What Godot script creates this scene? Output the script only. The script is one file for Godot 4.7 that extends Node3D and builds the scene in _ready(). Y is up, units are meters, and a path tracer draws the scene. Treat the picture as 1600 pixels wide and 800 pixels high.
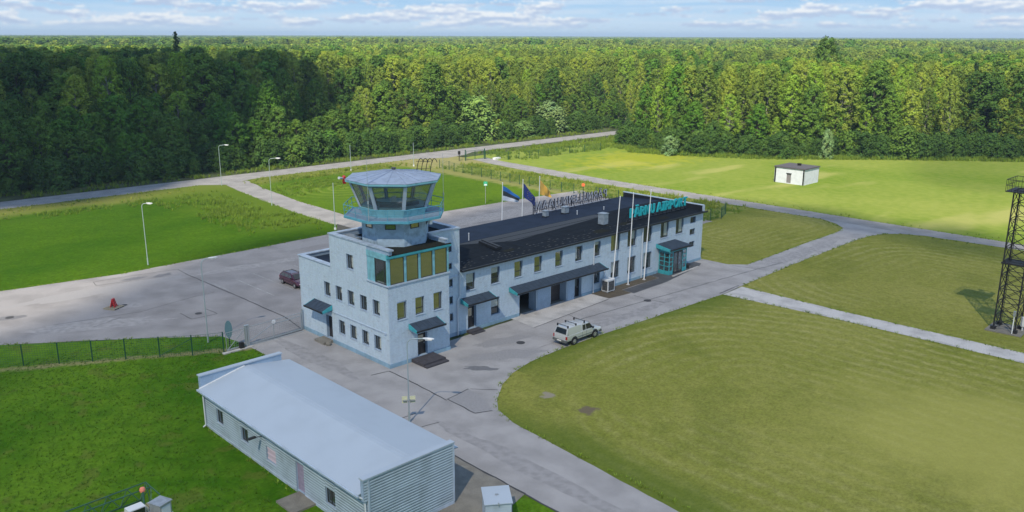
extends Node3D
# An airfield seen from the air: control tower, terminal, store building, aprons, lawns and the woods behind.
# x runs along the terminal, -z towards the woods, y up; metres.

const SEED := 7117
var rng := RandomNumberGenerator.new()
var cnt := {}
var mats := {}
var tex := {}


# ---------------------------------------------------------------- geometry
class G:
	var v := PackedVector3Array()
	var n := PackedVector3Array()
	var c := PackedColorArray()
	var u := PackedVector2Array()
	var ix := PackedInt32Array()
	var col := Color.WHITE
	var t := Transform3D.IDENTITY
	var tris := 0

	func vert(p: Vector3, nn: Vector3) -> int:
		v.append(t * p)
		n.append((t.basis * nn).normalized())
		c.append(col)
		u.append(Vector2(p.x, p.z))
		return v.size() - 1

	# corners counter-clockwise as seen from outside
	func quad(a: Vector3, b: Vector3, d: Vector3, e: Vector3) -> void:
		var nn := (b - a).cross(d - a)
		if nn.length_squared() < 1e-14:
			nn = (d - a).cross(e - a)
		nn = nn.normalized()
		var i := v.size()
		vert(a, nn); vert(b, nn); vert(d, nn); vert(e, nn)
		ix.append_array([i, i + 2, i + 1, i, i + 3, i + 2])

	func tri(a: Vector3, b: Vector3, d: Vector3) -> void:
		var nn := (b - a).cross(d - a).normalized()
		var i := v.size()
		vert(a, nn); vert(b, nn); vert(d, nn)
		ix.append_array([i, i + 2, i + 1])

	# the box between two corners; skip holds letters of faces left out
	func box(a: Vector3, b: Vector3, skip := "") -> void:
		var l := Vector3(minf(a.x, b.x), minf(a.y, b.y), minf(a.z, b.z))
		var h := Vector3(maxf(a.x, b.x), maxf(a.y, b.y), maxf(a.z, b.z))
		if not "f" in skip: quad(Vector3(l.x, l.y, h.z), Vector3(h.x, l.y, h.z), h, Vector3(l.x, h.y, h.z))
		if not "b" in skip: quad(Vector3(h.x, l.y, l.z), l, Vector3(l.x, h.y, l.z), Vector3(h.x, h.y, l.z))
		if not "r" in skip: quad(Vector3(h.x, l.y, h.z), Vector3(h.x, l.y, l.z), Vector3(h.x, h.y, l.z), h)
		if not "l" in skip: quad(l, Vector3(l.x, l.y, h.z), Vector3(l.x, h.y, h.z), Vector3(l.x, h.y, l.z))
		if not "t" in skip: quad(Vector3(l.x, h.y, h.z), h, Vector3(h.x, h.y, l.z), Vector3(l.x, h.y, l.z))
		if not "u" in skip: quad(l, Vector3(h.x, l.y, l.z), Vector3(h.x, l.y, h.z), Vector3(l.x, l.y, h.z))

	# a beam of rectangular section from p to q
	func bar(p: Vector3, q: Vector3, w: float, h := -1.0) -> void:
		if h < 0: h = w
		var d := (q - p).normalized()
		var side := d.cross(Vector3.UP)
		if side.length() < 0.01: side = Vector3.RIGHT
		side = side.normalized() * w * 0.5
		var up := side.cross(d).normalized() * h * 0.5
		var a := [p - side - up, p + side - up, p + side + up, p - side + up]
		var b := [q - side - up, q + side - up, q + side + up, q - side + up]
		for i in 4:
			var j := (i + 1) % 4
			quad(a[i], b[i], b[j], a[j])
		quad(a[0], a[1], a[2], a[3])
		quad(b[3], b[2], b[1], b[0])

	func tube(p: Vector3, q: Vector3, r0: float, r1 := -1.0, seg := 8, caps := true) -> void:
		if r1 < 0: r1 = r0
		var d := (q - p).normalized()
		var s := d.cross(Vector3.UP)
		if s.length() < 0.01: s = Vector3.RIGHT
		s = s.normalized()
		var w := s.cross(d).normalized()
		var i0 := v.size()
		for k in seg:
			var a := TAU * k / seg
			var o := s * cos(a) + w * sin(a)
			vert(p + o * r0, o); vert(q + o * r1, o)
		for k in seg:
			var a := i0 + 2 * k
			var b := i0 + 2 * ((k + 1) % seg)
			ix.append_array([a, b, a + 1, b, b + 1, a + 1])
		if caps:
			for e in 2:
				var cc: Vector3 = [p, q][e]
				var rr: float = [r0, r1][e]
				if rr < 0.002: continue
				var nn := d * (e * 2 - 1)
				var m := vert(cc, nn)
				for k in seg:
					var a := TAU * k / seg
					vert(cc + (s * cos(a) + w * sin(a)) * rr, nn)
				for k in seg:
					if e: ix.append_array([m, m + 1 + k, m + 1 + (k + 1) % seg])
					else: ix.append_array([m, m + 1 + (k + 1) % seg, m + 1 + k])

	func path(pts: Array, r: float, seg := 6) -> void:
		for i in pts.size() - 1:
			tube(pts[i], pts[i + 1], r, r, seg, true)

	# turned round the y axis through at; profile is (radius, height) from bottom to top
	func lathe(at: Vector3, prof: Array, seg := 16) -> void:
		for k in seg:
			var a := TAU * k / seg
			var b := TAU * (k + 1) / seg
			var da := Vector3(cos(a), 0, -sin(a))
			var db := Vector3(cos(b), 0, -sin(b))
			for i in prof.size() - 1:
				var p: Vector2 = prof[i]
				var q: Vector2 = prof[i + 1]
				var up := Vector3.UP
				if p.x < 1e-4: tri(at + up * p.y, at + db * q.x + up * q.y, at + da * q.x + up * q.y)
				elif q.x < 1e-4: tri(at + da * p.x + up * p.y, at + db * p.x + up * p.y, at + up * q.y)
				else: quad(at + da * p.x + up * p.y, at + db * p.x + up * p.y, at + db * q.x + up * q.y, at + da * q.x + up * q.y)

	# rings of equally many points; seen from the end the ring runs counter-clockwise
	func loft(rings: Array, cap := true) -> void:
		var m: int = rings[0].size()
		var turn := Vector3.ZERO
		var c0 := Vector3.ZERO
		var c1 := Vector3.ZERO
		for k in m:
			turn += (rings[0][k] as Vector3).cross(rings[0][(k + 1) % m]) + (rings[-1][k] as Vector3).cross(rings[-1][(k + 1) % m])
			c0 += rings[0][k]
			c1 += rings[-1][k]
		if turn.dot(c1 - c0) < 0:
			rings = rings.duplicate()
			for i in rings.size():
				rings[i] = rings[i].duplicate()
				rings[i].reverse()
		for i in rings.size() - 1:
			for k in m:
				var l := (k + 1) % m
				quad(rings[i][k], rings[i][l], rings[i + 1][l], rings[i + 1][k])
		if cap:
			for e in 2:
				var r: Array = rings[-1] if e else rings[0]
				var mid := Vector3.ZERO
				for p in r: mid += p / m
				for k in m:
					if e: tri(mid, r[k], r[(k + 1) % m])
					else: tri(mid, r[(k + 1) % m], r[k])

	# an upright prism over a polygon in x, z
	func prism(pts: Array, y0: float, y1: float, bottom := true) -> void:
		var poly := PackedVector2Array(pts)
		var k := poly.size()
		var area := 0.0
		for i in k: area += poly[i].cross(poly[(i + 1) % k])
		if area < 0: poly.reverse()
		for i in k:
			var a := poly[i]
			var b := poly[(i + 1) % k]
			quad(Vector3(b.x, y0, b.y), Vector3(a.x, y0, a.y), Vector3(a.x, y1, a.y), Vector3(b.x, y1, b.y))
		var tr := Geometry2D.triangulate_polygon(poly)
		for i in range(0, tr.size(), 3):
			var a := poly[tr[i]]
			var b := poly[tr[i + 1]]
			var d := poly[tr[i + 2]]
			if (b - a).cross(d - a) > 0:
				var s := b; b = d; d = s
			tri(Vector3(a.x, y1, a.y), Vector3(b.x, y1, b.y), Vector3(d.x, y1, d.y))
			if bottom: tri(Vector3(a.x, y0, a.y), Vector3(d.x, y0, d.y), Vector3(b.x, y0, b.y))

	func arrays() -> Array:
		var a := []
		a.resize(Mesh.ARRAY_MAX)
		a[Mesh.ARRAY_VERTEX] = v
		a[Mesh.ARRAY_NORMAL] = n
		a[Mesh.ARRAY_COLOR] = c
		a[Mesh.ARRAY_TEX_UV] = u
		a[Mesh.ARRAY_INDEX] = ix
		return a

	func mesh(m: Material = null) -> ArrayMesh:
		var am := ArrayMesh.new()
		am.add_surface_from_arrays(Mesh.PRIMITIVE_TRIANGLES, arrays())
		if m: am.surface_set_material(0, m)
		return am


# ---------------------------------------------------------------- naming and placing
func numbered(p: Node, base: String) -> String:
	var k := str(p.get_instance_id()) + base
	var i: int = cnt.get(k, 0)
	cnt[k] = i + 1
	return base if i == 0 else "%s_%03d" % [base, i]

func put(o: Node3D, called: String, parent: Node = self) -> Node3D:
	o.name = numbered(parent, called)
	parent.add_child(o, true)
	return o

func obj(called: String, g: G, m: Material, parent: Node = self) -> MeshInstance3D:
	var o := MeshInstance3D.new()
	o.mesh = g.mesh(m)
	put(o, called, parent)
	return o

func struct(called: String, g: G, m: Material, parent: Node = self) -> MeshInstance3D:
	var o := obj(called, g, m, parent)
	if parent == self: o.set_meta("kind", "structure")
	return o

func tag(o: Node, label: String, category: String, group := "") -> Node:
	o.set_meta("label", label)
	o.set_meta("category", category)
	if group: o.set_meta("group", group)
	return o

func thing(called: String, label: String, category: String, at := Vector3.ZERO, turn := 0.0, group := "") -> Node3D:
	var o := Node3D.new()
	put(o, called)
	o.position = at
	o.rotation.y = turn
	tag(o, label, category, group)
	return o

func dup(o: Node3D, at: Vector3, turn: float, label := "", group := "") -> Node3D:
	var r: Node3D = o.duplicate()
	var base := String(o.name)
	var rx := RegEx.create_from_string("_[0-9]{3}$")
	base = rx.sub(base, "")
	put(r, base)
	r.position = at
	r.rotation.y = turn
	if label: r.set_meta("label", label)
	if group: r.set_meta("group", group)
	return r


# ---------------------------------------------------------------- textures and materials
func noise(freq: float, octaves := 4, sd := 1, kind := FastNoiseLite.TYPE_SIMPLEX_SMOOTH) -> FastNoiseLite:
	var f := FastNoiseLite.new()
	f.noise_type = kind
	f.seed = sd
	f.frequency = freq
	f.fractal_octaves = octaves
	return f

# a tileable grey picture whose values run from lo to hi
func grey(key: String, size: int, freq: float, octaves: int, lo: float, hi: float, sd := 1, kind := FastNoiseLite.TYPE_SIMPLEX_SMOOTH) -> ImageTexture:
	if tex.has(key): return tex[key]
	var im := noise(freq, octaves, sd, kind).get_seamless_image(size, size)
	im.convert(Image.FORMAT_L8)
	var d := im.get_data()
	var lut := PackedByteArray()
	lut.resize(256)
	for i in 256: lut[i] = int(clampf(lerpf(lo, hi, i / 255.0), 0, 1) * 255)
	for i in d.size(): d[i] = lut[d[i]]
	var out := Image.create_from_data(size, size, false, Image.FORMAT_L8, d)
	out.convert(Image.FORMAT_RGBA8)
	tex[key] = ImageTexture.create_from_image(out)
	return tex[key]

# base colour is linear; over: [texture, metres per tile], fine: [texture, metres per tile]
func mat(key: String, lin: Color, rough := 0.8, metal := 0.0, over := [], fine := [], bump := 0.0) -> StandardMaterial3D:
	if mats.has(key): return mats[key]
	var m := StandardMaterial3D.new()
	m.resource_name = key
	m.albedo_color = lin.linear_to_srgb()
	m.roughness = rough
	m.metallic = metal
	if over:
		m.albedo_texture = over[0]
		m.uv1_triplanar = true
		m.uv1_world_triplanar = true
		m.uv1_scale = Vector3.ONE / float(over[1])
	if fine:
		m.detail_enabled = true
		m.detail_albedo = fine[0]
		m.detail_blend_mode = BaseMaterial3D.BLEND_MODE_MUL
		m.detail_uv_layer = BaseMaterial3D.DETAIL_UV_2
		m.uv2_triplanar = true
		m.uv2_world_triplanar = true
		m.uv2_scale = Vector3.ONE / float(fine[1])
	if bump > 0 and over:
		m.heightmap_enabled = true
		m.heightmap_texture = over[0]
		m.heightmap_scale = bump
	mats[key] = m
	return m

func make_materials() -> void:
	var blot := grey("blot", 512, 0.008, 5, 0.86, 1.06, 3)
	var soft := grey("soft", 512, 0.006, 4, 0.86, 1.08, 9)
	var grain := grey("grain", 512, 0.09, 3, 0.72, 1.16, 5)
	var speck := grey("speck", 512, 0.25, 2, 0.62, 1.2, 6)
	var m := mat("asphalt", Color(0.365, 0.352, 0.352), 0.9, 0, [blot, 23.0], [speck, 3.1])
	mat("yard_asphalt", Color(0.46, 0.445, 0.44), 0.9, 0, [blot, 17.0], [speck, 3.1])
	mat("old_patch", Color(0.37, 0.36, 0.362), 0.95, 0, [grey("crazed", 512, 0.03, 5, 0.87, 1.06, 8), 3.0], [speck, 2.0])
	mat("oil_stain", Color(0.17, 0.168, 0.175), 0.8, 0, [blot, 2.0])
	mat("pale_scuff", Color(0.392, 0.378, 0.376), 0.95, 0, [blot, 4.0], [speck, 2.0])
	mat("road", Color(0.33, 0.322, 0.315), 0.9, 0, [blot, 19.0], [speck, 3.3])
	mat("concrete", Color(0.58, 0.56, 0.54), 0.9, 0, [soft, 7.0], [grain, 4.1])
	mat("stained_concrete", Color(0.25, 0.235, 0.2), 0.9, 0, [blot, 5.0], [grain, 3.0])
	mat("dark_asphalt", Color(0.1, 0.105, 0.115), 0.9, 0, [soft, 7.0], [speck, 3.1])
	mat("tar", Color(0.05, 0.05, 0.053), 0.95)
	mat("line_paint", Color(0.55, 0.55, 0.53), 0.8, 0, [grey("worn", 256, 0.05, 4, 0.45, 1.1, 12), 2.2])
	mat("soil", Color(0.13, 0.105, 0.07), 0.95, 0, [blot, 4.0], [speck, 2.0])
	m = mat("brick_paint", Color(0.545, 0.662, 0.765), 0.75, 0, [grey("streaks", 512, 0.02, 4, 0.945, 1.025, 29), 6.0], [grey("fine_grain", 512, 0.09, 3, 0.88, 1.08, 15), 1.7])
	m.vertex_color_use_as_albedo = true
	m.uv1_scale = Vector3(0.3, 0.06, 0.3)
	mat("wall_paint", Color(0.36, 0.49, 0.65), 0.8, 0, [soft, 9.0], [grain, 2.7])
	mat("plinth_paint", Color(0.25, 0.4, 0.52), 0.7, 0, [soft, 5.0])
	mat("cap", Color(0.46, 0.55, 0.66), 0.45, 0.1, [soft, 4.0])
	mat("vent_grey", Color(0.3, 0.36, 0.42), 0.5, 0.1, [soft, 1.5])
	mat("drum_paint", Color(0.38, 0.52, 0.66), 0.75, 0, [grey("streak", 512, 0.012, 4, 0.8, 1.1, 21), 4.0])
	mat("teal", Color(0.05, 0.36, 0.42), 0.5, 0, [soft, 3.0])
	mat("pale_teal", Color(0.2, 0.47, 0.55), 0.5, 0, [soft, 3.0])
	mat("deep_teal", Color(0.02, 0.24, 0.28), 0.5, 0, [soft, 3.0])
	mat("balcony", Color(0.1, 0.36, 0.48), 0.55, 0, [blot, 2.6])
	mat("balcony_floor", Color(0.2, 0.3, 0.4), 0.8, 0, [blot, 2.0])
	mat("cab_roof", Color(0.37, 0.44, 0.56), 0.4, 0.25, [soft, 3.0])
	mat("felt", Color(0.016, 0.021, 0.028), 0.85, 0, [blot, 6.0], [grain, 2.0])
	mat("felt_sky_tint", Color(0.026, 0.04, 0.07), 0.75, 0, [soft, 8.0], [grain, 2.0])  # blue of the reflected sky is put into this felt colour
	mat("felt_mossy", Color(0.03, 0.032, 0.024), 0.95, 0, [blot, 3.0], [speck, 2.0])
	mat("felt_worn", Color(0.095, 0.098, 0.098), 0.95, 0, [blot, 1.3], [speck, 1.0])
	mat("canopy_felt", Color(0.05, 0.07, 0.1), 0.7, 0, [soft, 3.0])
	mat("black_trim", Color(0.012, 0.014, 0.018), 0.5)
	mat("frame_dark", Color(0.03, 0.032, 0.036), 0.5)
	mat("frame_white", Color(0.62, 0.66, 0.7), 0.5)
	mat("white_paint", Color(0.74, 0.76, 0.78), 0.5, 0, [soft, 2.0])
	mat("blind", Color(0.76, 0.82, 0.76), 0.9)
	mat("dark_room", Color(0.02, 0.022, 0.026), 0.9)
	mat("room_floor", Color(0.16, 0.15, 0.13), 0.8)
	mat("door_dark", Color(0.03, 0.026, 0.026), 0.45)
	mat("door_brown", Color(0.055, 0.042, 0.038), 0.6, 0, [soft, 2.0])
	mat("siding", Color(0.42, 0.52, 0.6), 0.55, 0.1, [soft, 6.0])
	mat("sheet_roof", Color(0.415, 0.48, 0.548), 0.55, 0.1, [grey("roofing", 512, 0.007, 4, 0.97, 1.03, 33), 11.0])
	mat("galvanised", Color(0.4, 0.43, 0.45), 0.5, 0.5, [soft, 1.0])
	mat("pole_grey", Color(0.36, 0.44, 0.46), 0.5, 0.3)
	mat("pole_white", Color(0.8, 0.81, 0.82), 0.35)
	mat("lamp_white", Color(0.62, 0.64, 0.65), 0.35)
	mat("mast_steel", Color(0.022, 0.021, 0.022), 0.6, 0.2)
	mat("fence_green", Color(0.012, 0.07, 0.04), 0.5)
	mat("fence_wire", Color(0.03, 0.1, 0.07), 0.6)
	mat("gate_steel", Color(0.4, 0.44, 0.46), 0.45, 0.5)
	mat("tyre", Color(0.018, 0.018, 0.019), 0.9)
	mat("rim", Color(0.55, 0.56, 0.56), 0.35, 0.7)
	mat("car_silver", Color(0.6, 0.62, 0.62), 0.28, 0.35).clearcoat_enabled = true
	mat("car_maroon", Color(0.075, 0.012, 0.03), 0.25, 0.3).clearcoat_enabled = true
	mat("car_trim", Color(0.02, 0.02, 0.022), 0.6)
	mat("bumper_grey", Color(0.1, 0.11, 0.11), 0.7)
	m = mat("car_glass", Color(0.012, 0.016, 0.018), 0.06)
	m.metallic_specular = 0.7
	mat("lens_red", Color(0.35, 0.02, 0.02), 0.2)
	mat("lens_clear", Color(0.75, 0.77, 0.78), 0.1)
	mat("plate", Color(0.75, 0.75, 0.72), 0.5)
	mat("red_paint", Color(0.55, 0.02, 0.025), 0.45)
	mat("orange_paint", Color(0.75, 0.16, 0.05), 0.5)
	mat("pallet_wood", Color(0.33, 0.3, 0.22), 0.9, 0, [grain, 0.7])
	mat("step_stone", Color(0.075, 0.07, 0.08), 0.85, 0, [soft, 2.0], [speck, 1.0])
	mat("shed_render", Color(0.58, 0.62, 0.68), 0.85, 0, [grey("faint", 512, 0.006, 4, 0.93, 1.05, 19), 5.0])
	mat("shed_roof", Color(0.09, 0.085, 0.095), 0.9, 0, [blot, 2.0])
	mat("old_door", Color(0.2, 0.19, 0.2), 0.8, 0, [blot, 0.8])
	mat("pink_grille", Color(0.6, 0.5, 0.58), 0.6)
	mat("mauve_door", Color(0.3, 0.26, 0.36), 0.6, 0, [soft, 1.0])
	mat("sign_green", Color(0.02, 0.36, 0.2), 0.5)
	mat("sign_blue", Color(0.1, 0.19, 0.23), 0.5)
	mat("sign_yellow", Color(0.6, 0.62, 0.42), 0.5)
	mat("letter_teal", Color(0.015, 0.4, 0.46), 0.4)
	mat("letter_back", Color(0.46, 0.48, 0.54), 0.5)
	mat("letter_navy", Color(0.016, 0.02, 0.04), 0.5)
	mat("bark_birch", Color(0.5, 0.48, 0.44), 0.9, 0, [grey("bark", 256, 0.03, 4, 0.25, 1.25, 51), 1.6])
	mat("bark", Color(0.1, 0.085, 0.065), 0.95, 0, [grey("bark2", 256, 0.03, 4, 0.5, 1.25, 52), 1.6])
	m = mat("mirror_glass", Color(0.4, 0.41, 0.35), 0.05, 0.9)
	m = mat("pane_glass", Color(0.1, 0.13, 0.13, 0.35), 0.03)
	m.transparency = BaseMaterial3D.TRANSPARENCY_ALPHA
	m.albedo_color.a = 0.16
	m.metallic_specular = 0.8
	m = mat("cab_glass", Color(0.05, 0.09, 0.1, 0.4), 0.03)
	m.transparency = BaseMaterial3D.TRANSPARENCY_ALPHA
	m.albedo_color.a = 0.2
	m.metallic_specular = 0.8
	for i in 3:
		m = mat("flag_%d" % i, [Color(0.02, 0.17, 0.5), Color(0.02, 0.025, 0.03), Color(0.75, 0.77, 0.82)][i], 0.85)
		m.backlight_enabled = true
		m.backlight = Color(0.3, 0.3, 0.3)
	m = mat("flag_navy", Color(0.012, 0.03, 0.2), 0.85)
	m.backlight_enabled = true
	m.backlight = Color(0.3, 0.3, 0.3)
	m = mat("flag_orange", Color(0.85, 0.47, 0.06), 0.85)
	m.backlight_enabled = true
	m.backlight = Color(0.3, 0.3, 0.3)
	mat("star_gold", Color(0.75, 0.55, 0.05), 0.7)
	mat("lamp_red", Color(0.75, 0.22, 0.14), 0.25)
	for k in ["felt", "felt_sky_tint", "felt_mossy", "canopy_felt", "asphalt", "yard_asphalt"]: mats[k].metallic_specular = 0.2
	for k in ["car_silver", "car_maroon"]:
		mats[k].clearcoat = 0.8
		mats[k].clearcoat_roughness = 0.1


# ---------------------------------------------------------------- the place itself
func make_camera_and_light() -> void:
	# the drone's camera, 28 m up, looking down at 14.6 degrees between the two axes of the buildings
	var az := deg_to_rad(45.7)
	var pitch := atan(343.0 / 1318.0)
	var roll := deg_to_rad(0.2)
	var ahead := Vector3(cos(az), 0, -sin(az))
	var right := Vector3(sin(az), 0, cos(az))
	var fwd := ahead * cos(pitch) + Vector3.DOWN * sin(pitch)
	var up := ahead * sin(pitch) + Vector3.UP * cos(pitch)
	var r2 := right * cos(roll) + up * sin(roll)
	var u2 := up * cos(roll) - right * sin(roll)
	var cam := Camera3D.new()
	cam.name = "camera"
	cam.transform = Transform3D(Basis(r2, u2, -fwd), Vector3(0, 28, 0))
	cam.fov = rad_to_deg(2.0 * atan(400.0 / 1318.0))
	cam.near = 0.5
	cam.far = 20000.0
	cam.current = true
	add_child(cam)

	var sun := DirectionalLight3D.new()
	sun.name = "sun"
	sun.light_energy = 1.5
	sun.light_color = Color(1.0, 0.95, 0.86)
	sun.light_angular_distance = 0.5
	sun.shadow_enabled = true
	sun.basis = Basis.looking_at(Vector3(1.7, -2.2, -1.0).normalized())
	add_child(sun)

	var env := Environment.new()
	env.background_mode = Environment.BG_SKY
	env.sky = Sky.new()
	var pm := PanoramaSkyMaterial.new()
	pm.panorama = sky_picture()
	pm.energy_multiplier = 0.73
	env.sky.sky_material = pm
	env.ambient_light_source = Environment.AMBIENT_SOURCE_SKY
	env.tonemap_mode = Environment.TONE_MAPPER_LINEAR
	env.tonemap_exposure = 1.5
	env.sdfgi_enabled = true
	env.ssao_enabled = true
	env.ssil_enabled = true
	env.fog_enabled = true
	env.fog_density = 0.00018
	env.fog_light_color = Color(0.72, 0.82, 0.93)
	var we := WorldEnvironment.new()
	we.name = "world"
	we.environment = env
	add_child(we)

# summer sky: blue with flat-bottomed fair-weather clouds that crowd together towards the horizon
func sky_picture() -> ImageTexture:
	var w := 4096
	var h := 2048
	var big := noise(1.0, 5, 41)
	var puff := noise(1.0, 4, 42)
	var thin := noise(1.0, 4, 43)
	var small := Image.create(512, 256, false, Image.FORMAT_RGB8)
	for j in 256:
		for i in 512: small.set_pixel(i, j, sky_colour(TAU * (i + 0.5) / 512.0, PI * (0.5 - (j + 0.5) / 256.0), big, puff, thin))
	small.resize(w, h, Image.INTERPOLATE_CUBIC)
	var j0 := int(h * (0.5 - 9.0 / 180.0))
	var band := Image.create(w, h / 2 + 8 - j0, false, Image.FORMAT_RGB8)
	for j in band.get_height():
		for i in w: band.set_pixel(i, j, sky_colour(TAU * (i + 0.5) / w, PI * (0.5 - (j + j0 + 0.5) / h), big, puff, thin))
	small.blit_rect(band, Rect2i(0, 0, w, band.get_height()), Vector2i(0, j0))
	return ImageTexture.create_from_image(small)

func sky_colour(around: float, up: float, big: FastNoiseLite, puff: FastNoiseLite, thin: FastNoiseLite) -> Color:
	var el := maxf(rad_to_deg(up), 0.0)
	var blue := Color(0.82, 0.9, 0.955).lerp(Color(0.59, 0.765, 0.92), smoothstep(0.0, 3.2, el)).lerp(Color(0.38, 0.57, 0.82), smoothstep(4.0, 50.0, el))
	if rad_to_deg(up) < -1.0: return Color(0.5, 0.55, 0.52)
	var s := sin(maxf(up, 0.0)) + 0.012
	# a layer overhead seen in perspective, wrapped round without a seam
	var p := Vector3(cos(around), 0, sin(around)) * cos(up) / s
	var g := big.get_noise_3d(p.x * 0.42, 3.0, p.z * 0.42)
	var sheet := smoothstep(0.02, 0.42, g + 0.14)
	# clouds far off, seen from the side: banks of uneven height, puffed on top, drawn out along the horizon
	var c := Vector3(cos(around), 0, sin(around)) * 26.0
	var drift := 0.5 * thin.get_noise_3d(c.x * 0.16, 7.0, c.z * 0.16)
	var far := el + 0.35 * drift
	var cover := big.get_noise_3d(c.x * 0.4, far * 1.35, c.z * 0.4) + 0.45 * big.get_noise_3d(c.x * 0.13, far * 0.6 + 20.0, c.z * 0.13)
	var lump := puff.get_noise_3d(c.x * 1.35, far * 3.4, c.z * 1.35)
	var small := puff.get_noise_3d(c.x * 4.0, far * 9.0 + 40.0, c.z * 4.0)
	var form := cover * 1.3 + lump * 0.55
	var under := (big.get_noise_3d(c.x * 0.4, (far - 0.2) * 1.35, c.z * 0.4) + 0.45 * big.get_noise_3d(c.x * 0.13, (far - 0.2) * 0.6 + 20.0, c.z * 0.13)) * 1.3 + puff.get_noise_3d(c.x * 1.35, (far - 0.2) * 3.4, c.z * 1.35) * 0.55
	var heap := smoothstep(-0.06, 0.12, form + small * 0.3 + 0.1 * smoothstep(0.5, 2.4, el)) * smoothstep(0.25, 0.8, el)
	var lit := clampf(0.5 + 1.5 * (under - form) + 0.6 * small, 0, 1)
	var veil := smoothstep(-0.3, 0.5, thin.get_noise_3d(c.x * 0.3, el * 2.6, c.z * 0.3)) * 0.6 * smoothstep(0.1, 1.3, el)
	var white := Color(0.72, 0.78, 0.88).lerp(Color(0.99, 0.985, 0.975), lit)
	var low := blue.lerp(Color(0.84, 0.89, 0.95), veil).lerp(white, heap * 0.88)
	var near := smoothstep(5.0, 12.0, el)
	var shade := clampf(0.5 + 1.6 * g, 0, 1)
	var high := blue.lerp(Color(0.95, 0.96, 0.97).lerp(Color(0.74, 0.77, 0.82), shade), sheet * 0.92)
	return low.lerp(high, near)


# ---------------------------------------------------------------- ground
func outline(pts: Array, jitter: float, sd: int, step := 1.2) -> PackedVector2Array:
	var r := PackedVector2Array()
	var nz := noise(0.5, 3, sd)
	for i in pts.size():
		var a: Vector2 = pts[i]
		var b: Vector2 = pts[(i + 1) % pts.size()]
		var k := maxi(1, int(minf(a.distance_to(b), 160.0) / step)) if jitter > 0 else 1
		var side := (b - a).orthogonal().normalized()
		for j in k:
			var p := a.lerp(b, float(j) / k)
			var o := nz.get_noise_2d(p.x, p.y) * jitter * 2.0
			r.append(p + (side * o if j else Vector2.ZERO))
	return r

func flat(poly: PackedVector2Array, y: float, rect := Rect2()) -> G:
	var g := G.new()
	var tr := Geometry2D.triangulate_polygon(poly)
	for p in poly:
		g.vert(Vector3(p.x, y, p.y), Vector3.UP)
	if rect.size.x > 0:
		for i in poly.size(): g.u[i] = (poly[i] - rect.position) / rect.size
	for i in range(0, tr.size(), 3):
		var a := tr[i]
		var b := tr[i + 1]
		var d := tr[i + 2]
		# clockwise as seen from above
		if (poly[b] - poly[a]).cross(poly[d] - poly[a]) < 0: g.ix.append_array([a, d, b])
		else: g.ix.append_array([a, b, d])
	return g

func V(x: float, y: float) -> Vector2: return Vector2(x, y)

func sheet(called: String, pts: Array, y: float, m: Material, jitter := 0.07, parent: Node = self) -> MeshInstance3D:
	return struct(called, flat(outline(pts, jitter, pts.size() * 7 + 3), y), m, parent)

# a grass sheet whose colours are computed for its own stretch of ground
func lawn(called: String, pts: Array, y: float, rect: Rect2, size: int, paint: Callable) -> void:
	var im := Image.create(size, int(size * rect.size.y / rect.size.x), false, Image.FORMAT_RGB8)
	for j in im.get_height():
		for i in size:
			var p := rect.position + rect.size * Vector2((i + 0.5) / size, (j + 0.5) / im.get_height())
			im.set_pixel(i, j, (paint.call(p) as Color).linear_to_srgb())
	var m := StandardMaterial3D.new()
	m.resource_name = called
	m.albedo_texture = ImageTexture.create_from_image(im)
	m.texture_repeat = false
	m.roughness = 0.95
	m.metallic_specular = 0.1
	m.detail_enabled = true
	m.detail_albedo = grey("turf", 512, 0.12, 3, 0.45, 1.35, 61)
	m.detail_blend_mode = BaseMaterial3D.BLEND_MODE_MUL
	m.detail_uv_layer = BaseMaterial3D.DETAIL_UV_2
	m.uv2_triplanar = true
	m.uv2_world_triplanar = true
	m.uv2_scale = Vector3.ONE / 7.3
	struct(called, flat(PackedVector2Array(pts), y, rect), m)

# rings left by a mower that went round and round a rounded rectangle
func mown(p: Vector2, mid: Vector2, half: Vector2, corner: float) -> float:
	var q := (p - mid).abs() - half
	var d := Vector2(maxf(q.x, 0), maxf(q.y, 0)).length() + minf(maxf(q.x, q.y), 0.0)
	return d

func hill(x: float, z: float) -> float:
	var d := Vector2(x, z).length()
	var k := smoothstep(700.0, 3200.0, d)
	return k * (2.0 + 2.5 * sin(x * 0.0011 + 1.3) * cos(z * 0.0009 + 0.4)) + smoothstep(3000.0, 7000.0, d) * 4.0

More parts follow.
